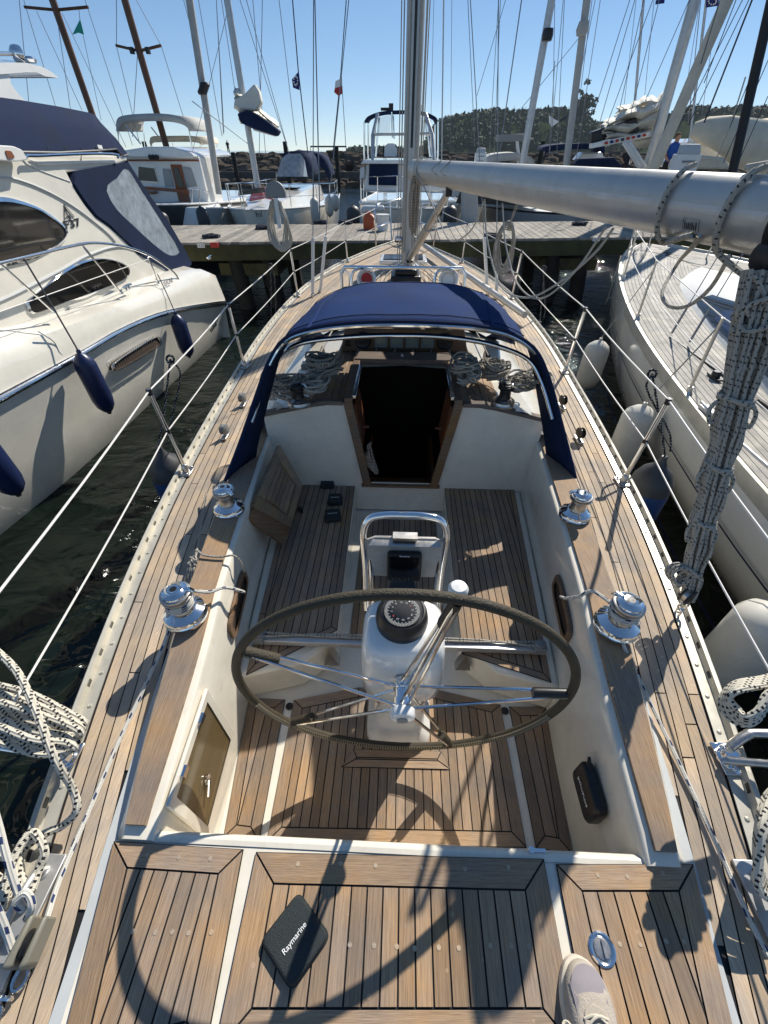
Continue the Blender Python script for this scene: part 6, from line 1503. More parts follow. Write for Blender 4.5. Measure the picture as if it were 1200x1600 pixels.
def mast_(root, base, toppx, Y, r, m, spreaders=(), wires=(), ext_=1.7, wr=.008, dark=None, name='mast'):
    b = py(*base, Y); t = py(*toppx, Y); d = t - b; mb = MB(); mb.tube([b - d.normalized() * .4, b + d * ext_], r, 12); ms = mb.build(name, m, root)
    for (sy_, xl, xr, dz) in spreaders:
        q = (sy_ - base[1]) / (toppx[1] - base[1]); c = b + d * q; mb = MB(); mb.tube([py(xl, sy_ + dz, Y), c], r * .36, 6); mb.tube([c, py(xr, sy_ + dz, Y)], r * .36, 6); mb.build('spreader', m, ms)
    for wv in wires:
        a, c = py(wv[0], wv[1], Y), py(wv[2], wv[3], Y)
        dd = a - c; mb = MB(); mb.tube([c, c + dd * (1.8 if wv[1] <= 15 else 1)], wv[4] if len(wv) > 4 else wr, 5); mb.build('rigging_wire', dark or wirem, ms)
    return ms
# A: wooden-trimmed motor boat with bimini
xa = -6.55
A, ea = bgboat('motor_boat', 'white motor boat with varnished door and grey bimini beyond the pier on the left', 'motor boat', xa + .3, 12.2, 8.5, 1.55, .18, fblack, gelgrey, whitep, zb=.40)
Yw = 14.0
blockloft(A, 'coaming', xa + .25, 12.9, 19, [(1.2, -.1, 0, 0), (1.15, .30, .1, 0)], gelw, .04)
def wall(px_, Y, m, name, parent, th=.04, bevel=0):
    mb = MB(); mb.prism([py(x, y, Y) for x, y in px_], (0, th, 0)); return mb.build(name, m, parent, bevel=bevel)
whb = wall([(192, 300), (198, 244), (310, 244), (327, 322), (240, 330)], Yw, gelw, 'wheelhouse', A, 1.2, .03)
wall([(192, 249), (310, 249), (311, 252), (192, 252)], Yw - .02, mahog, 'trim_strip', whb, .03)
wall([(188, 246), (193, 235), (230, 229), (270, 229), (297, 238), (304, 244), (300, 247)], Yw - .25, gelw, 'wheelhouse_roof', whb, 3.0, .03)
for i, q in enumerate((((214, 258), (242, 261), (248, 286), (214, 284)), ((254, 263), (266, 264), (272, 292), (258, 292)), ((284, 260), (298, 262), (308, 291), (291, 293)))):
    wall(q, Yw - .02, greyc if i else steel2, 'window', whb, .03); wall([(q[0][0] + 2, q[0][1] + 2), (q[1][0] - 2, q[1][1] + 2), (q[2][0] - 2, q[2][1] - 2), (q[3][0] + 2, q[3][1] - 2)], Yw - .035, glass if i < 1 else greyc, 'pane', bpy.data.objects[whb.name].children[-1], .02)
wall([(266, 257), (283, 257), (297, 315), (280, 317)], Yw - .03, mahog, 'door', whb, .04); wall([(271, 262), (278, 262), (287, 292), (279, 293)], Yw - .05, glass, 'door_pane', whb, .02)
wall([(221, 291), (293, 297), (295, 302), (222, 296)], Yw - .3, mahog, 'cap_rail', A, .08); wall([(220, 298), (238, 300), (238, 304), (220, 302)], Yw - .3, mahog, 'step', A, .3)
mb = MB(); mb.tube([py(x, y, Yw - .6) for x, y in ((255, 332), (290, 318), (318, 325), (336, 330))], .012, 6)
for x, y in ((300, 322), (312, 324), (325, 327)): mb.tube([py(x, y, Yw - .6), py(x, y - 28, Yw - .6)], .010, 5)
mb.tube([py(x, y, Yw - .6) for x, y in ((296, 294), (312, 296), (328, 301))], .010, 5); mb.build('pulpit', steel, A)
def canopy(root, px_, Y, th, m, name='bimini', depth=1.6, posts=(), pr_=.018):
    P = [py(x, y, Y) for x, y in px_]; P = catmull(P, 4); mb = MB()
    mb.loft([[p for p in P], [p + v(0, depth, .03) for p in P]]); o = mb.build(name, m, root, solid=.02, angle=60)
    mb = MB(); mb.loft([[p + v(0, -.01, .01) for p in P], [p + v(0, -.01, -th) for p in P]]); mb.build('valance', m, o, solid=.012, angle=60)
    for (x0, y0, x1, y1) in posts:
        for dy in (0, depth): mb = MB(); mb.tube([py(x0, y0, Y) + v(0, dy, 0), py(x1, y1, Y) + v(0, dy, 0)], pr_, 6); mb.build('post', steel, o)
    return o
canopy(A, [(182, 205), (183, 188), (195, 181), (235, 178), (270, 180), (290, 188), (296, 205)], 15, .14, greyc, 'bimini', 1.5, ((183, 205, 188, 240), (295, 205, 302, 240), (220, 225, 196, 195)))
canopy(A, [(234, 222), (238, 214), (260, 213), (300, 213), (313, 217), (316, 226)], 16.5, .13, creamc, 'rear_canopy', 1.5, ((236, 222, 240, 245), (313, 225, 310, 250)))
wall([(300, 268), (306, 262), (316, 268), (324, 295), (316, 300)], 15.5, orangem, 'life_ring_bag', A, .15, .03)
for k in range(3): mb = MB(); mb.lathe([(.05, 0), (.055, .05), (.03, .09)], py(236 + k * 5, 246, 13.7), axis=(0, -1, .2), n=12); mb.build('horn', blackp, A)
mast_(A, (258, 222), (195, 0), 15.5, .085, brownmast, ((72, 181, 252, -1),), ((182, 72, 218, 224), (215, 82, 207, 214), (252, 72, 287, 184), (213, 0, 250, 68), (182, 0, 182, 70), (287, 0, 303, 62)))
for x in (206, 231): mb = MB(); mb.box(py(x, 79, 15.4), (.09, .09, .12)); mb.build('deck_lamp', blackp, A)
fender(py(250, 328, 12.0), .5, .14, fblack, 'black fender hanging on the dark hull of the bimini motor boat', 'black fenders on the boats beyond the pier'); fender(py(312, 320, 12.0), .6, .13, fblack, 'black fender hanging at the right bow of the bimini motor boat', 'black fenders on the boats beyond the pier')
# brown mast of a boat hidden behind the motor yacht
B0, eb = bgboat('sailing_boat', 'sailing boat with varnished brown mast, its hull hidden behind the motor yacht flybridge', 'sailing boat', -10.3, 13.5, 8, 1.3, -.2, gelhull)
mast_(B0, (143, 175), (82, 0), 16, .085, brownmast, ((14, 38, 138, -3),), ((40, 10, 87, 167), (57, 17, 128, 172), (88, 20, 110, 170), (97, 20, 197, 230), (137, 13, 207, 227), (30, 0, 45, 160)))
fl = thing('pennant', py(123, 30, 15.8), 'small torn turquoise pennant hanging from the left brown mast spreader', 'flag'); P = [py(x, y, 15.8) for x, y in ((125, 30), (131, 54), (122, 51), (113, 54))]
mb = MB(); mb.prism(P, (0, .015, 0)); mb.build('cloth', green, fl); mb = MB(); mb.tube([py(123, 12, 15.8), py(125, 32, 15.8), py(158, 188, 15.8)], .006, 4); mb.build('halyard', wiredark, fl)
# B: small white sailing boat
xb = -3.75
B, eb = bgboat('sailing_boat', 'small white sailing boat with open hatch, blue sprayhood and white fenders beyond the pier', 'sailing boat', xb, 11.75, 8.6, 1.45, .10, gelhull, gelw, whitep)
mb = MB(); mb.loft([[v(xb - a, y, z0), v(xb - a * .9, y, z1), v(xb, y, z1 + .05), v(xb + a * .9, y, z1), v(xb + a, y, z0)] for a, y, z0, z1 in ((.3, 13.0, .25, .28), (.6, 13.8, .2, .4), (.8, 15, .15, .48), (.9, 17.5, .12, .52), (.9, 18.2, .12, .5))], cap=True); cb2 = mb.build('cabin', gelw, B, angle=40)
wall([(503 - 130, 297), (412, 293), (415, 300), (372, 306)], 13.7, glass, 'cabin_window', cb2, .02)
q = mb = MB(); mb.box((xb - .1, 13.9, .50), (.62, .6, .05), rot=Matrix.Rotation(R(25), 3, 'X')); mb.build('open_hatch', mat('rose_acrylic', (.20, .06, .07), .15), B, bevel=.01)
for x, y in ((-.3, 15.2), (.35, 15.6)): mb = MB(); mb.box((xb + x, y, .55), (.45, .35, .05)); mb.build('deck_hatch', glass, B, bevel=.01)
rails(B, xb, eb, .5, steel, 0, 16)
mast_(B, (400, 276), (355, 0), 14.2, .078, alumat, (), ((338, 0, 349, 210), (375, 0, 447, 224), (410, 0, 405, 245), (436, 0, 463, 227), (385, 0, 452, 240), (395, 0, 415, 240), (360, 0, 300, 240, .006), (300, 158, 388, 225, .01)))
# furled main on its boom
bm = MB(); a, b = py(385, 205, 14.0), py(432, 215, 17.0); P = [a + v(-.08, -.1, 0), b + v(.1, 0, .0)]
def bundle(root, A0, B0, r0, r1, m, name, n=26, jit=.3, squash=1.2):
    ax = (B0 - A0); mb = MB()
    for j in range(9):
        lv = (j / 8 - .5) * 1.6; rows = [[], [], []]; ph = random.uniform(0, 6); fr = random.uniform(5, 10); s0, s1 = random.uniform(-.04, .05), random.uniform(.93, 1.05)
        for i in range(34):
            t = s0 + (s1 - s0) * i / 33; r = r0 + (r1 - r0) * t; c = A0 + ax * t + v(0, (j % 4 - 1.5) * .09, r * squash * lv + r * .12 * math.sin(fr * t + ph) + random.uniform(-.03, .03) * r)
            d = r * .30; rows[0].append(c + v(0, -.02 + .05 * math.sin(fr * 1.3 * t + ph), -d)); rows[1].append(c + v(0, -.13 - .04 * math.cos(fr * t * 1.7), 0)); rows[2].append(c + v(0, .05, d * (1 + .25 * math.sin(3.1 * fr * t))))
        mb.loft(rows)
    return mb.build(name, m, root, angle=50, solid=.012)
def bundle_old(root, A0, B0, r0, r1, m, name, n=26, jit=.3, squash=1.2):
    mb = MB(); rows = []
    for i in range(n):
        t = i / (n - 1); c = A0.lerp(B0, t); r = r0 + (r1 - r0) * t; row = []
        for k in range(16):
            a = 2 * math.pi * k / 16; q = r * (1 + jit * (random.random() - .5)); row.append(c + v(q * math.cos(a), 0, q * math.sin(a) * squash))
        rows.append(row)
    mb.loft(rows, close=True, cap=True); return mb.build(name, m, root, angle=25)
bag = MB(); rows = []
for (x0, y0), (x1, y1), (x2, y2), Y in (((372, 180), (432, 200), (398, 196), 14.0), ((385, 160), (434, 208), (410, 182), 15.2), ((405, 170), (436, 212), (425, 190), 16.5)): rows.append([py(x0, y0, Y), py((x0 + x1) / 2, max(y0, y1) + 3, Y), py(x1, y1, Y), py(x2, y2 - 22, Y)])
cov = wall([(370, 178), (376, 192), (392, 200), (431, 213), (436, 205), (418, 190), (398, 177), (385, 172)], 13.75, navy, 'boom_bag', B, .3, .03)
bundle(B, py(372, 164, 14.2), py(436, 203, 14.4), .30, .12, sailc, 'furled_sail', 20, .35, 1.0)
wall([(364, 170), (366, 155), (382, 146), (397, 130), (404, 142), (408, 160), (400, 174), (384, 172)], 13.95, sailc, 'sail_peak', B, .25, .04)
wall([(392, 196), (431, 208), (431, 214), (396, 204)], 14.0, alumat, 'boom', B, .12, .02)
mb = MB(); P0 = [(432, 274), (440, 245), (450, 238), (470, 238), (476, 248), (481, 275)]
P = [py(x, y, 16.5) for x, y in P0]; mb.loft([P, [p + v(.1, 1.6, -.0) for p in P]]); spb = mb.build('sprayhood', navy, B, solid=.02)
mb = MB(); mb.loft([[p + v(0, -.02, -.03) for p in P], [py(436, 276, 16.3), py(442, 276, 16.1), py(452, 276, 16), py(466, 276, 16), py(474, 276, 16.1), py(480, 276, 16.3)]]); mb.build('sprayhood_window', hazev, spb)
canopy(B, [(440, 262), (443, 240), (470, 237), (500, 243), (512, 262), (516, 276)], 18.5, .3, navy, 'cockpit_tent', 1.2)
text('Phil', .17, frame(py(402, 335, 12.0), (1, .35, 0), (0, 0, 1)), inkdark, B, 'lettering', .002)
GB = 'white fenders hanging on the small sailing boat beyond the pier'
for i, (x, y) in enumerate(((490, 306), (513, 303), (523, 302))):
    fender(py(x, y, 13.6 + i * .4), .62 - .1 * i, .115, fwhite, ['nearest white fender on the side of the small sailing boat', 'middle one of the white fenders on the small sailing boat', 'farthest white fender on the small sailing boat by its stern'][i], GB, fwhite, ropetop=py(x, y - 22, 13.6 + i * .4), rr=.006)
# another mast (wrapped) left
B3, e3 = bgboat('sailing_boat', 'sailing boat with pale wrapped mast between the bimini motor boat and the small white one', 'sailing boat', -4.95, 12.6, 7.5, .62, .05, greyc)
ms = mast_(B3, (338, 275), (296, 0), 14.6, .085, greyc, (), ((310, 0, 347, 213), (338, 0, 350, 207), (346, 0, 367, 140)))
mb = MB()
for k in range(5): mb.lathe([(.10, 0), (.12, .04), (.1, .08)], py(317 + k * 1.0, 140 - k * 3 + 8, 14.55), n=12)
mb.build('lashing', blackp, ms)
# C: motor cruiser behind the mast
xc = .18
Cc, ec = bgboat('motor_cruiser', 'white motor cruiser with flybridge frame and dark blue windscreen cover behind the mast', 'motor cruiser', xc, 11.9, 9.0, 1.62, .12, gelhull, gelw, whitep)
rails(Cc, xc, ec, .62, steel, 1, 12, 2)
ch = wall([(567, 300), (572, 256), (690, 256), (694, 300)], 14.2, gelw, 'deckhouse', Cc, 3.4, .05)
wall([(563, 256), (568, 250), (692, 250), (697, 256)], 14.0, gelw, 'deckhouse_roof', ch, 3.8, .02)
wall([(576, 289), (577, 252), (622, 251), (622, 290)], 14.15, navy, 'windscreen_cover', ch, .03, .005); wall([(640, 290), (640, 253), (686, 254), (690, 289)], 14.15, navy, 'windscreen_cover', ch, .03, .005)
for (a, b) in (((564, 262), (569, 278)),): wall([(563, 262), (569, 260), (569, 278), (562, 280)], 14.12, whitep, 'fender_basket', Cc, .2, .02)
canopy(Cc, [(569, 190), (576, 182), (596, 175), (630, 173), (660, 175), (680, 183), (685, 192)], 15.5, .07, navy, 'flybridge_roof', 1.6, ((569, 190, 569, 250), (684, 190, 684, 250), (588, 178, 582, 246), (668, 178, 676, 246), (612, 175, 614, 215)), .028)
mb = MB(); P = [py(590, 178, 15.3), py(582, 212, 14.9), py(582, 250, 14.6)]; mb.tube(P, .045, 8); P = [py(665, 178, 15.3), py(676, 212, 14.9), py(678, 250, 14.6)]; mb.tube(P, .045, 8); mb.tube([py(584, 210, 14.9), py(674, 209, 14.9)], .03, 8); mb.build('flybridge_frame', alumat, Cc)
wall([(588, 208), (594, 182), (610, 180), (610, 208)], 15.0, clearv, 'flybridge_screen', Cc, .01); wall([(645, 208), (645, 180), (660, 182), (668, 208)], 15.0, clearv, 'flybridge_screen', Cc, .01)
wall([(600, 245), (601, 228), (606, 224), (616, 224), (620, 234), (620, 245)], 15.4, whitep, 'helm_seat', Cc, .3, .02)
mb = MB(); mb.box(py(611, 168, 15.6), (.12, .1, .16)); mb.tube([py(611, 172, 15.6), py(611, 178, 15.6)], .02)
for k in range(4): mb.lathe([(.035, 0), (.04, .06)], py(597 + k * 3, 173, 15.6), n=10)
mb.box(py(655, 172, 15.8), (.12, .1, .2)); mb.build('roof_lamp', blackp, Cc)
wall([(563, 326), (568, 322), (600, 322), (600, 330), (566, 334)], 12.1, whitep, 'bow_fender_pad', Cc, .2, .03)
for i, (x, y) in enumerate(((551, 318), (705, 318))): fender(py(x, y, 12.2), .5, .16, fblack, 'black fender at the %s bow of the cruiser behind the mast' % ('left', 'right')[i], 'black fenders on the boats beyond the pier')
mb = MB(); a, b = py(653, 172, 15.9), py(656, 150, 15.9); mb.tube([a, b], .012, 5); fl = tag(mb.build('flag', [blackp, redm], origin=a), 'small dark red flag on top of the cruiser roof', 'flag'); 
mb = MB(); mb.prism([py(655, 154, 15.9), py(655, 170, 15.9), py(650, 170, 15.9)], (0, .01, 0)); mb.build('cloth', redm, fl)
# thin masts and rigging lines between
def flag(name, pts, Y, cols, label, pole=None, pr_=.008):
    root = thing(name, py(*pts[0][0], Y), label, 'flag')
    for q, m in zip(pts, cols): mb = MB(); mb.prism([py(x, y, Y) for x, y in q], (0, .012, 0)); mb.build('cloth', m, root)
    if pole:
        mb = MB(); mb.tube([py(x, y, Y + .03) for x, y in pole], pr_, 5); mb.build('halyard', wiredark, root)
    return root
f1 = flag('flag', [((467, 111), (468, 141), (458, 137), (456, 124))], 14, [flagblue], 'dark blue flag with pale stars hanging on a line left of the mast', ((457, 0), (466, 110), (481, 240)), .013)
mb = MB()
for k in range(9): mb.ball(py(462 + 3 * math.cos(k * .7), 126 + 7 * math.sin(k * .7), 13.98), .018, n=6)
mb.build('star', paperw, f1)
flag('flag', [((524, 127), (533, 122), (534, 135), (523, 138)), ((523, 138), (534, 134), (535, 146), (529, 150), (522, 144))], 14, [paperw, redm], 'white and red flag hanging on a line left of the mast', ((541, 0), (532, 120), (520, 240)), .011)
rope('rigging_line', [py(533, 110, 14), py(541, 240, 14)], .008, wirem, 'thin rigging line falling beside the white and red flag', k=0)
rope('rigging_line', [py(488, -300, 14.5), py(492, 0, 14.5), py(500, 350, 12.3)], .014, wirem, 'pale rigging line crossing the sky midway between two flags', k=0)
# D: dark striped hull behind the boom
D, ed = bgboat('sailing_yacht', 'low grey yacht with dark stripe seen under the boom beyond the pier', 'sailing yacht', 4.0, 12.3, 10, 1.7, .0, mat('pale_grey_hull', (.42, .43, .43), .3), gelgrey, blackp)
wall([(712, 318), (720, 296), (800, 300), (840, 310), (840, 322)], 12.9, blackp, 'hull_window_band', D, .02); wall([(700, 300), (740, 284), (800, 292), (850, 300), (848, 312), (700, 308)], 14.2, gelgrey, 'cabin', D, 3, .05)
wall([(722, 304), (728, 290), (746, 292), (750, 380), (722, 382)], 11.6, greyc, 'bow_cover', D, .3, .04)
# E: right-hand background boats, above the boom line
E1b, _ = bgboat('sailing_yacht', 'white yacht with flat solar panel on a post, seen above the boom', 'sailing yacht', 4.9, 15.5, 9, 1.6, .3, gelhull)
blockloft(E1b, 'cabin', 4.9, 17, 23, [(1.2, .3, 0, 0), (1.0, .75, .4, .1)], gelw)
canopy(E1b, [(760, 258), (768, 244), (790, 240), (812, 240), (830, 247), (838, 260)], 17.5, .18, greyc, 'sprayhood', 1.2)
wall([(779, 210), (820, 209), (821, 220), (779, 221)], 17.6, greyp, 'solar_panel', E1b, .5, .01); mb = MB(); mb.tube([py(808, 220, 17.7), py(811, 262, 17.7)], .05, 8); mb.build('panel_post', whitep, E1b)
mast_(E1b, (815, 262), (862, 0), 17, .1, alumat, (), ((731, 0, 742, 229, .009), (779, 0, 764, 246), (782, 0, 772, 246), (815, 0, 781, 237, .016), (867, 0, 864, 175), (904, 60, 783, 208, .008), (790, 0, 745, 150)))
mb = MB(); mb.lathe([(.13, 0), (.15, .1), (.13, .22)], py(854, 64, 16.9), n=12); mb.build('mast_fitting', blackp, E1b)
E2b, _ = bgboat('sailing_yacht', 'yacht with dark cockpit cover and plain grey mast, seen above the boom', 'sailing yacht', 7.3, 15.8, 9, 1.6, .35, gelhull)
blockloft(E2b, 'cabin', 7.3, 17, 23, [(1.2, .3, 0, 0), (1.0, .75, .4, .1)], gelw)
mast_(E2b, (884, 262), (917, 0), 16.5, .095, greyc, (), ((925, 0, 904, 167), (930, 0, 896, 170), (938, 0, 900, 250), (882, 0, 870, 240), (880, 0, 858, 250), (867, 95, 858, 240)))
mb = MB(); mb.lathe([(.12, 0), (.16, .1), (.12, .25)], py(908, 56, 16.4), n=12); mb.build('mast_fitting', greyc, E2b)
P = [(852, 236), (862, 228), (900, 225), (940, 227), (945, 238)]; canopy(E2b, P, 17, .12, navy, 'cockpit_cover', 1.2)
wall([(896, 258), (905, 248), (960, 246), (975, 262)], 16.2, navy, 'sprayhood', E2b, .4, .03); wall([(902, 250), (912, 238), (940, 238), (946, 248)], 17.5, gelw, 'doghouse', E2b, .6, .03); wall([(908, 246), (914, 240), (932, 240), (936, 246)], 17.4, clearv, 'doghouse_window', E2b, .02)
flag('flag', [((858, 180), (866, 186), (874, 190), (862, 198), (858, 192))], 17, [paperw], 'white flag with dark corner hanging at a stern pole above the boom', ((874, 190), (886, 182)), .03)
E3b, _ = bgboat('sailing_yacht', 'yacht with white sail heaped on a boom printed with little flags, right background', 'sailing yacht', 8.0, 12.7, 9, 1.6, .35, gelhull)
blockloft(E3b, 'cabin', 8.0, 14, 21, [(1.2, .3, 0, 0), (1.0, .7, .4, .1)], gelw)
wall([(924, 224), (926, 206), (996, 183), (1000, 205)], 14.0, blackp, 'sail_bag', E3b, .35, .03)
bundle(E3b, py(942, 202, 14.1), py(1028, 190, 14.3), .17, .55, sailc, 'furled_sail', 30, .38, .8)
bundle(E3b, py(965, 182, 14.3), py(1025, 175, 14.4), .2, .36, sailc, 'sail_fold', 22, .45, .8)
bsn = wall([(924, 232), (925, 224), (1022, 204), (1022, 213)], 13.9, gelw, 'boom', E3b, .2, .01)
for k, mm in enumerate((redm, flagblue, redm, inkdark, redm, redm, flagblue, redm)):
    x = 945 + k * 8.5; y = 224.5 - (x - 945) * .206; wall([(x, y - 3), (x + 5, y - 4), (x + 5, y + .5), (x, y + 1.5)], 13.85, mm, 'printed_flag', bsn, .01)
mast_(E3b, (1012, 262), (1086, 0), 13.8, .115, alumat, (), ((992, 0, 937, 192), (1006, 0, 967, 175), (1077, 0, 1008, 158), (1030, 0, 985, 180), (1020, 0, 950, 190), (1095, 0, 1075, 196), (984, 0, 930, 170)))
mast_(E3b, (1022, 262), (1136, 0), 13.2, .12, creamc, (), (), name='furled_genoa')
mb = MB(); mb.tube([py(975, 222, 13.5), py(1000, 262, 13.5)], .05, 8); mb.tube([py(982, 222, 13.5), py(1008, 262, 13.5)], .05, 8); mb.build('stay_tube', whitep, E3b)
flag('flag', [((1025, 0), (1039, -2), (1038, 5), (1024, 7))], 14, [flagblue], 'blue flag cut off by the top edge right of the grey mast', None)
f = flag('flag', [((1104, -6), (1125, -8), (1122, 9), (1103, 12))], 13.5, [flagblue], 'blue flag with circle of stars at the top edge near the wrapped sail', None)
mb = MB()
for k in range(10): mb.ball(py(1113 + 6 * math.cos(k * .63), 2 + 5 * math.sin(k * .63), 13.48), .014, n=6)
mb.build('star', paperw, f)
E4b, _ = bgboat('sailing_yacht', 'yacht with long beige boom cover and silver windscreen at the right edge', 'sailing yacht', 10.8, 12.9, 9, 1.7, .4, gelhull)
wall([(1060, 262), (1080, 222), (1110, 215), (1160, 235), (1190, 262)], 13.8, gelw, 'coachroof', E4b, 2, .05); wall([(1075, 224), (1078, 208), (1100, 205), (1135, 220), (1120, 228)], 13.7, hazev, 'windscreen', E4b, .05, .01)
bc = MB(); P0 = [(1082, 203, .16), (1100, 205, .28), (1130, 210, .38), (1160, 222, .5), (1200, 232, .62), (1260, 240, .7)]
rows = []
for x, y, r in P0:
    c = py(x, y, 13.2); rows.append([c + v(.05 * math.cos(a), r * .5 * math.cos(a), r * math.sin(a) * .8 * (1 + .1 * math.sin(5 * a + x))) for a in [i * math.pi / 8 for i in range(16)]])
bc.loft(rows, close=True, cap=True); bc.build('boom_cover', creamc, E4b, angle=70)
wall([(1060, 265), (1066, 248), (1100, 243), (1135, 246), (1142, 265)], 12.7, creamc, 'forepeak_cover', E4b, .6, .05)
wall([(1150, 200), (1158, 196), (1190, 196), (1210, 200), (1210, 208), (1152, 208)], 16, navy, 'dinghy', E4b, .6, .05)
mast_(E4b, (1146, 262), (1206, 0), 11.8, .085, blackmast, (), ((1175, 0, 1100, 192, .016), (1170, 0, 1075, 196, .008), (1160, 0, 1060, 200, .008), (1200, 55, 1140, 200), (1200, 150, 1150, 262, .008), (1215, 60, 1130, 255, .008), (1150, 0, 1100, 130), (1125, 0, 1095, 100)), dark=wiredark)
mb = MB(); mb.tube([py(1098, 250, 11.9), py(1120, 246, 11.9), py(1140, 200, 11.9), py(1165, 120, 11.9)], .012, 6); mb.build('sheet', rope_wh, E4b)
# far bare masts so the forest of rigging reads as in the photo
for i, (xb_, xt, r, y0) in enumerate(((690, 694, .03, 250), (985, 1010, .05, 240), (1075, 1110, .05, 240))):
    rt = thing('distant_mast', py(xb_, y0, 26), ['thin distant mast just right of our mast', 'thin distant mast behind the heaped white sail', 'thin distant mast behind the beige boom cover'][i], 'mast')
    mast_(rt, (xb_, y0), (xt, -50), 26, r, alumat, (), ((xt + 12, 0, xb_ + 14, 235), (xt - 16, 0, xb_ - 18, 235)), wr=.01)
# ---- people
def person(px_, pyb, pyt, Y, label, top, legs, sit=False):
    b, t = py(px_, pyb, Y), py(px_, pyt, Y); H = t.z - b.z if not sit else (t.z - b.z) / .55; k = H / 1.75
    z0 = t.z - H
    J = [(0, 0, .95), (0, 0, 1.15), (0, 0, 1.40), (0, 0, 1.50), (0, -.02, 1.58), (0, -.02, 1.68), (.19, 0, 1.40), (.26, -.05, 1.12), (.20, -.24, 1.0), (.19, -.30, .98), (-.19, 0, 1.40), (-.26, -.05, 1.12), (-.20, -.24, 1.0), (-.19, -.30, .98), (.10, 0, .90), (.12, -.03, .5), (.12, .02, .08), (.12, -.14, .03), (-.10, 0, .90), (-.12, -.03, .5), (-.12, .02, .08), (-.12, -.14, .03)]
    Rr = [.15, .14, .16, .06, .085, .085, .065, .045, .035, .035, .065, .045, .035, .035, .09, .065, .045, .04, .09, .065, .045, .04]
    E = [(0, 1), (1, 2), (2, 3), (3, 4), (4, 5), (2, 6), (6, 7), (7, 8), (8, 9), (2, 10), (10, 11), (11, 12), (12, 13), (0, 14), (14, 15), (15, 16), (16, 17), (0, 18), (18, 19), (19, 20), (20, 21)]
    me = bpy.data.meshes.new('person'); me.from_pydata([Vector(j) * k for j in J], E, []); o = bpy.data.objects.new('person', me); C.objects.link(o); o.location = (b.x, b.y, z0)
    md = o.modifiers.new('skin', 'SKIN'); 
    for i, sv in enumerate(me.skin_vertices[0].data): sv.radius = (Rr[i] * k, Rr[i] * k * (.75 if i in (0, 1, 2) else 1)); sv.use_root = (i == 0)
    s2 = o.modifiers.new('sub', 'SUBSURF'); s2.levels = s2.render_levels = 1; me.materials.append(skin); tag(o, label, 'person')
    def shell(nm, prof, m):
        mb = MB(); mb.loft([[v(b.x, b.y, z0) + v(x * k * math.cos(a) + cx_ * k, y * k * math.sin(a) + cy_ * k, z * k) for a in [i * math.pi / 8 for i in range(16)]] for x, y, z, cx_, cy_ in prof], close=True, cap=True); return mb.build(nm, m, o, angle=60)
    shell('shirt', [(.17, .13, .88, 0, 0), (.18, .14, 1.1, 0, 0), (.21, .14, 1.32, 0, 0), (.22, .12, 1.42, 0, 0), (.08, .07, 1.5, 0, 0)], top)
    for s in (-1, 1): mb = MB(); mb.tube([v(b.x, b.y, z0) + v(s * .18, 0, 1.41) * k, v(b.x, b.y, z0) + v(s * .26, -.03, 1.2) * k], [.085 * k, .065 * k], 10); mb.build('sleeve', top, o)
    for s in (-1, 1): mb = MB(); mb.tube([v(b.x, b.y, z0) + v(s * .09, 0, .95) * k, v(b.x, b.y, z0) + v(s * .12, -.02, .5) * k, v(b.x, b.y, z0) + v(s * .12, .01, .1) * k], [.11 * k, .085 * k, .06 * k], 10); mb.build('trouser_leg', legs, o)
    mb = MB(); mb.ball(v(b.x, b.y, z0) + v(0, .01, 1.655) * k, .105 * k, n=12, sc=(.9, 1, 1)); mb.build('hair', hairm, o)
    mb = MB(); mb.ball(v(b.x, b.y, z0) + v(0, -.03, 1.62) * k, .088 * k, n=12, sc=(.9, 1, 1.15)); mb.build('face', skin, o)
    return o
person(1043, 262, 207, 13.6, 'man in blue shirt standing behind the white power pedestal on the right', shirt, darkcl, sit=True)
person(358, 240, 219, 47, 'small dark figure standing on the breakwater left of the small sailing boat', darkcl, darkcl)
person(975, 262, 226, 15.2, 'person in dark clothes sitting on a yacht under the flag-printed boom', darkcl, darkcl, sit=True)
# ================================================================ breakwater, quay, hills
bw = MB(); random.seed(3)
for k in range(2600):
    x = random.uniform(-60, 60); t = random.random(); y = 43.5 + t * 7 + .03 * x; z = -1.2 + t * 2.15; r = random.uniform(.28, .75); n0 = len(bw.v)
    bw.ball((x, y, z), r, n=6, sc=(1.2, 1, .75), jit=.28)
ob = bw.build('breakwater_boulders', rockm, origin=(0, 47, -1), angle=20); tag(ob, 'long heap of grey and brown boulders forming the harbour breakwater', 'boulders', kind='stuff')
mb = MB(); mb.prism([(-60, 50.2, -1), (60, 53.5, -1), (60, 56, -1), (-60, 53, -1)], (0, 0, 2.2)); q = tag(mb.build('harbour_wall', concrete, origin=(0, 52, -1)), 'dark low wall along the top of the boulder breakwater', 'wall')
mb = MB(); mb.prism([(-60, 40.0, -.25), (60, 42.5, -.25), (60, 42.8, -.25), (-60, 40.3, -.25)], (0, 0, .40)); qb = mb.build('quay_beam', concrete, origin=(0, 41, -1)); tag(qb, 'dark horizontal timber beam of the quay in front of the boulders', 'quay')
for k, x in enumerate([-24, -19.5, -16, -13, -9, -5.2, -1.6, 2, 6.5, 10, 14, 18, 22]):
    mb = MB(); y = 40.0 + .0208 * (x + 60) - .25; mb.tube([v(x, y, -1.6), v(x, y, random.choice((.5, 1.3, 1.9, 1.6)))], .16, 10); mb.build('quay_post', pilewood, qb)
mb = MB(); a, b = py(485, 229, 42), py(541, 229, 42); mb.tube([a - v(0, 0, 1.0), a, b, b - v(0, 0, 1.0)], .05, 6); tag(mb.build('steel_frame', blackp, origin=a), 'thin dark rectangular frame standing on the breakwater below the white and red flag', 'frame')
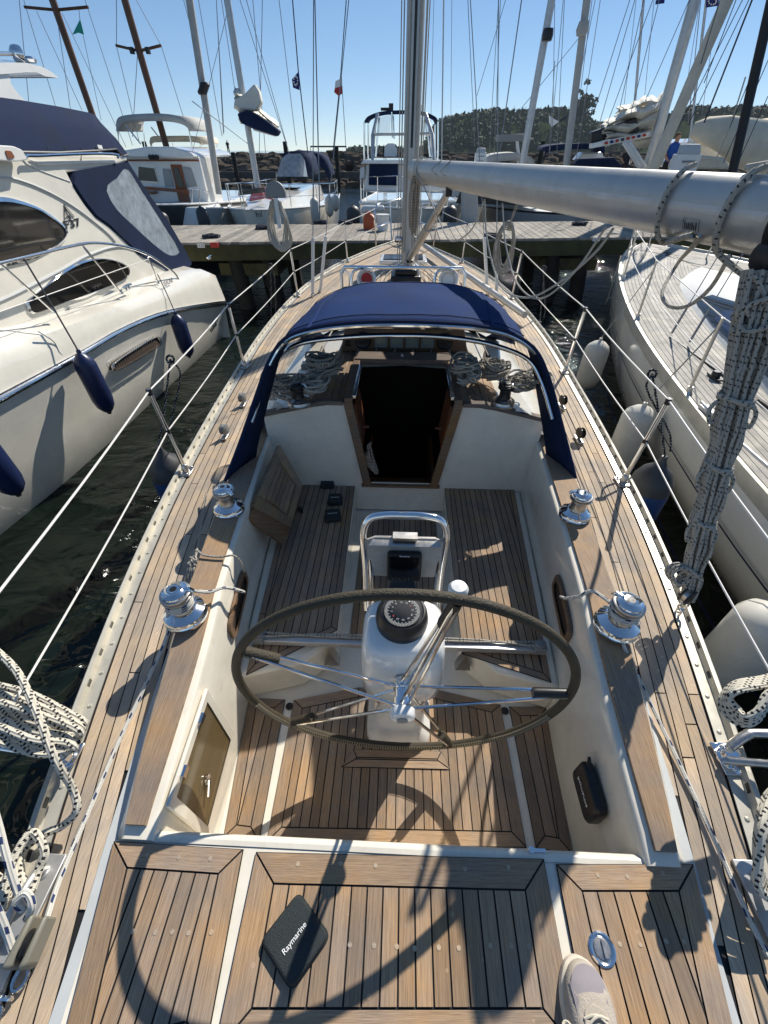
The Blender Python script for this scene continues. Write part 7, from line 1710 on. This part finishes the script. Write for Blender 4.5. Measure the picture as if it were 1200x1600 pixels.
# hills
hp = [(560, 240), (655, 236), (668, 222), (682, 196), (700, 186), (740, 177), (780, 172), (830, 174), (868, 170), (900, 178), (915, 190), (940, 196), (985, 192), (1020, 186), (1060, 174), (1085, 168), (1120, 172), (1160, 170), (1200, 168), (1280, 160), (1400, 165), (1600, 170)]
YH = 420
mb = MB(); crest = catmull([py(x, y + 4, YH) for x, y in hp], 4); front = []
rows = [[v(p.x, YH - 70, -1.2) for p in crest], [v(p.x, YH - 58, .18 * max(0, p.z)) for p in crest], [v(p.x, YH - 38, max(0, p.z) * .62) for p in crest], [v(p.x, YH - 18, max(0, p.z) * .92) for p in crest], [v(p.x, YH, p.z) for p in crest], [v(p.x, YH + 80, p.z * .8) for p in crest]]
for r_ in rows[1:5]:
    for p in r_: p.z += random.uniform(-.7, .7); p.y += random.uniform(-3, 3)
mb.loft(rows); hs = struct(mb.build('hills', mat('clay_cliff_and_scrub', (.040, .058, .024), 1, var=.5, vscale=.06, spec=0)))
leafm = mat('woodland_leaves', (.034, .072, .024), .9, var=.6, vscale=.12)
mb = MB(); random.seed(9)
def leafclump(mb, c, r, n):
    for _ in range(n):
        d = Vector((random.gauss(0, 1), random.gauss(0, 1), random.gauss(0, 1))).normalized(); q = c + v(d.x * r, d.y * r, abs(d.z) * r * 1.1 - .2 * r) * random.uniform(.55, 1.05); s = r * random.uniform(.2, .42)
        a = Vector((random.gauss(0, 1), random.gauss(0, 1), random.gauss(0, 1))).normalized() * s; b = a.cross(d).normalized() * s
        mb.poly([q - a, q - b * .8, q + a, q + b * .8])
nc = len(crest)
for k in range(3000):
    i = random.randint(0, nc - 2); t = random.random(); lv_ = random.uniform(.0, 1); p = crest[i].lerp(crest[i + 1], random.random())
    px_here = p.x
    zz = max(0, p.z); Yk = YH - 62 * lv_; z = zz * (.98 - .92 * lv_ ** 1.4)
    cliff = 55 < px_here * 1.0 and 150 < (px_here) < 235
    if cliff and lv_ > .35: continue
    leafclump(mb, v(p.x, Yk, z), random.uniform(2.4, 4.6), 26)
tag(mb.build('wooded_hillside', leafm, origin=(150, YH, 0)), 'dark green woodland covering the hills behind the harbour on the right', 'woodland', kind='stuff')
rt = thing('tree', py(905, 190, YH - 10), 'single round dark tree standing out on the skyline above the right-hand cliff', 'tree')
mb = MB(); o = py(905, 195, YH - 10); mb.tube([o, o + v(.3, 0, 5), o + v(0, 0, 9)], [.7, .45, .2], 8); mb.build('trunk', pilewood, rt)
mb = MB()
for k in range(40): leafclump(mb, o + v(random.gauss(0, 3.3), random.gauss(0, 3), 10.5 + random.gauss(0, 2.8)), random.uniform(2.0, 3.6), 34)
mb.build('crown', leafm, rt)
# low far shore and harbour structures right
mb = MB(); mb.prism([v(30, 60, -1), v(160, 66, -1), v(160, 70, -1), v(30, 64, -1)], (0, 0, 2.6)); tag(mb.build('harbour_wall', concrete, origin=(90, 65, -1)), 'dark quay wall below the wooded hill at the right', 'wall')

# ================================================================ thin summer haze over the harbour
hm = bpy.data.materials.new('summer_haze'); hm.use_nodes = True; n = hm.node_tree.nodes; n.remove(n['Principled BSDF'])
pv = n.new('ShaderNodeVolumePrincipled'); pv.inputs['Color'].default_value = (.82, .90, 1, 1); pv.inputs['Density'].default_value = .00018
hm.node_tree.links.new(pv.outputs[0], n['Material Output'].inputs['Volume'])
mb = MB(); mb.box((80, 255, 17), (900, 640, 37.9 + 2 * 1.0)); hz = mb.build('haze', hm, origin=(80, 255, 17)); hz['kind'] = 'stuff'; tag(hz, 'thin bluish summer haze lying over the whole harbour', 'haze', kind='stuff')
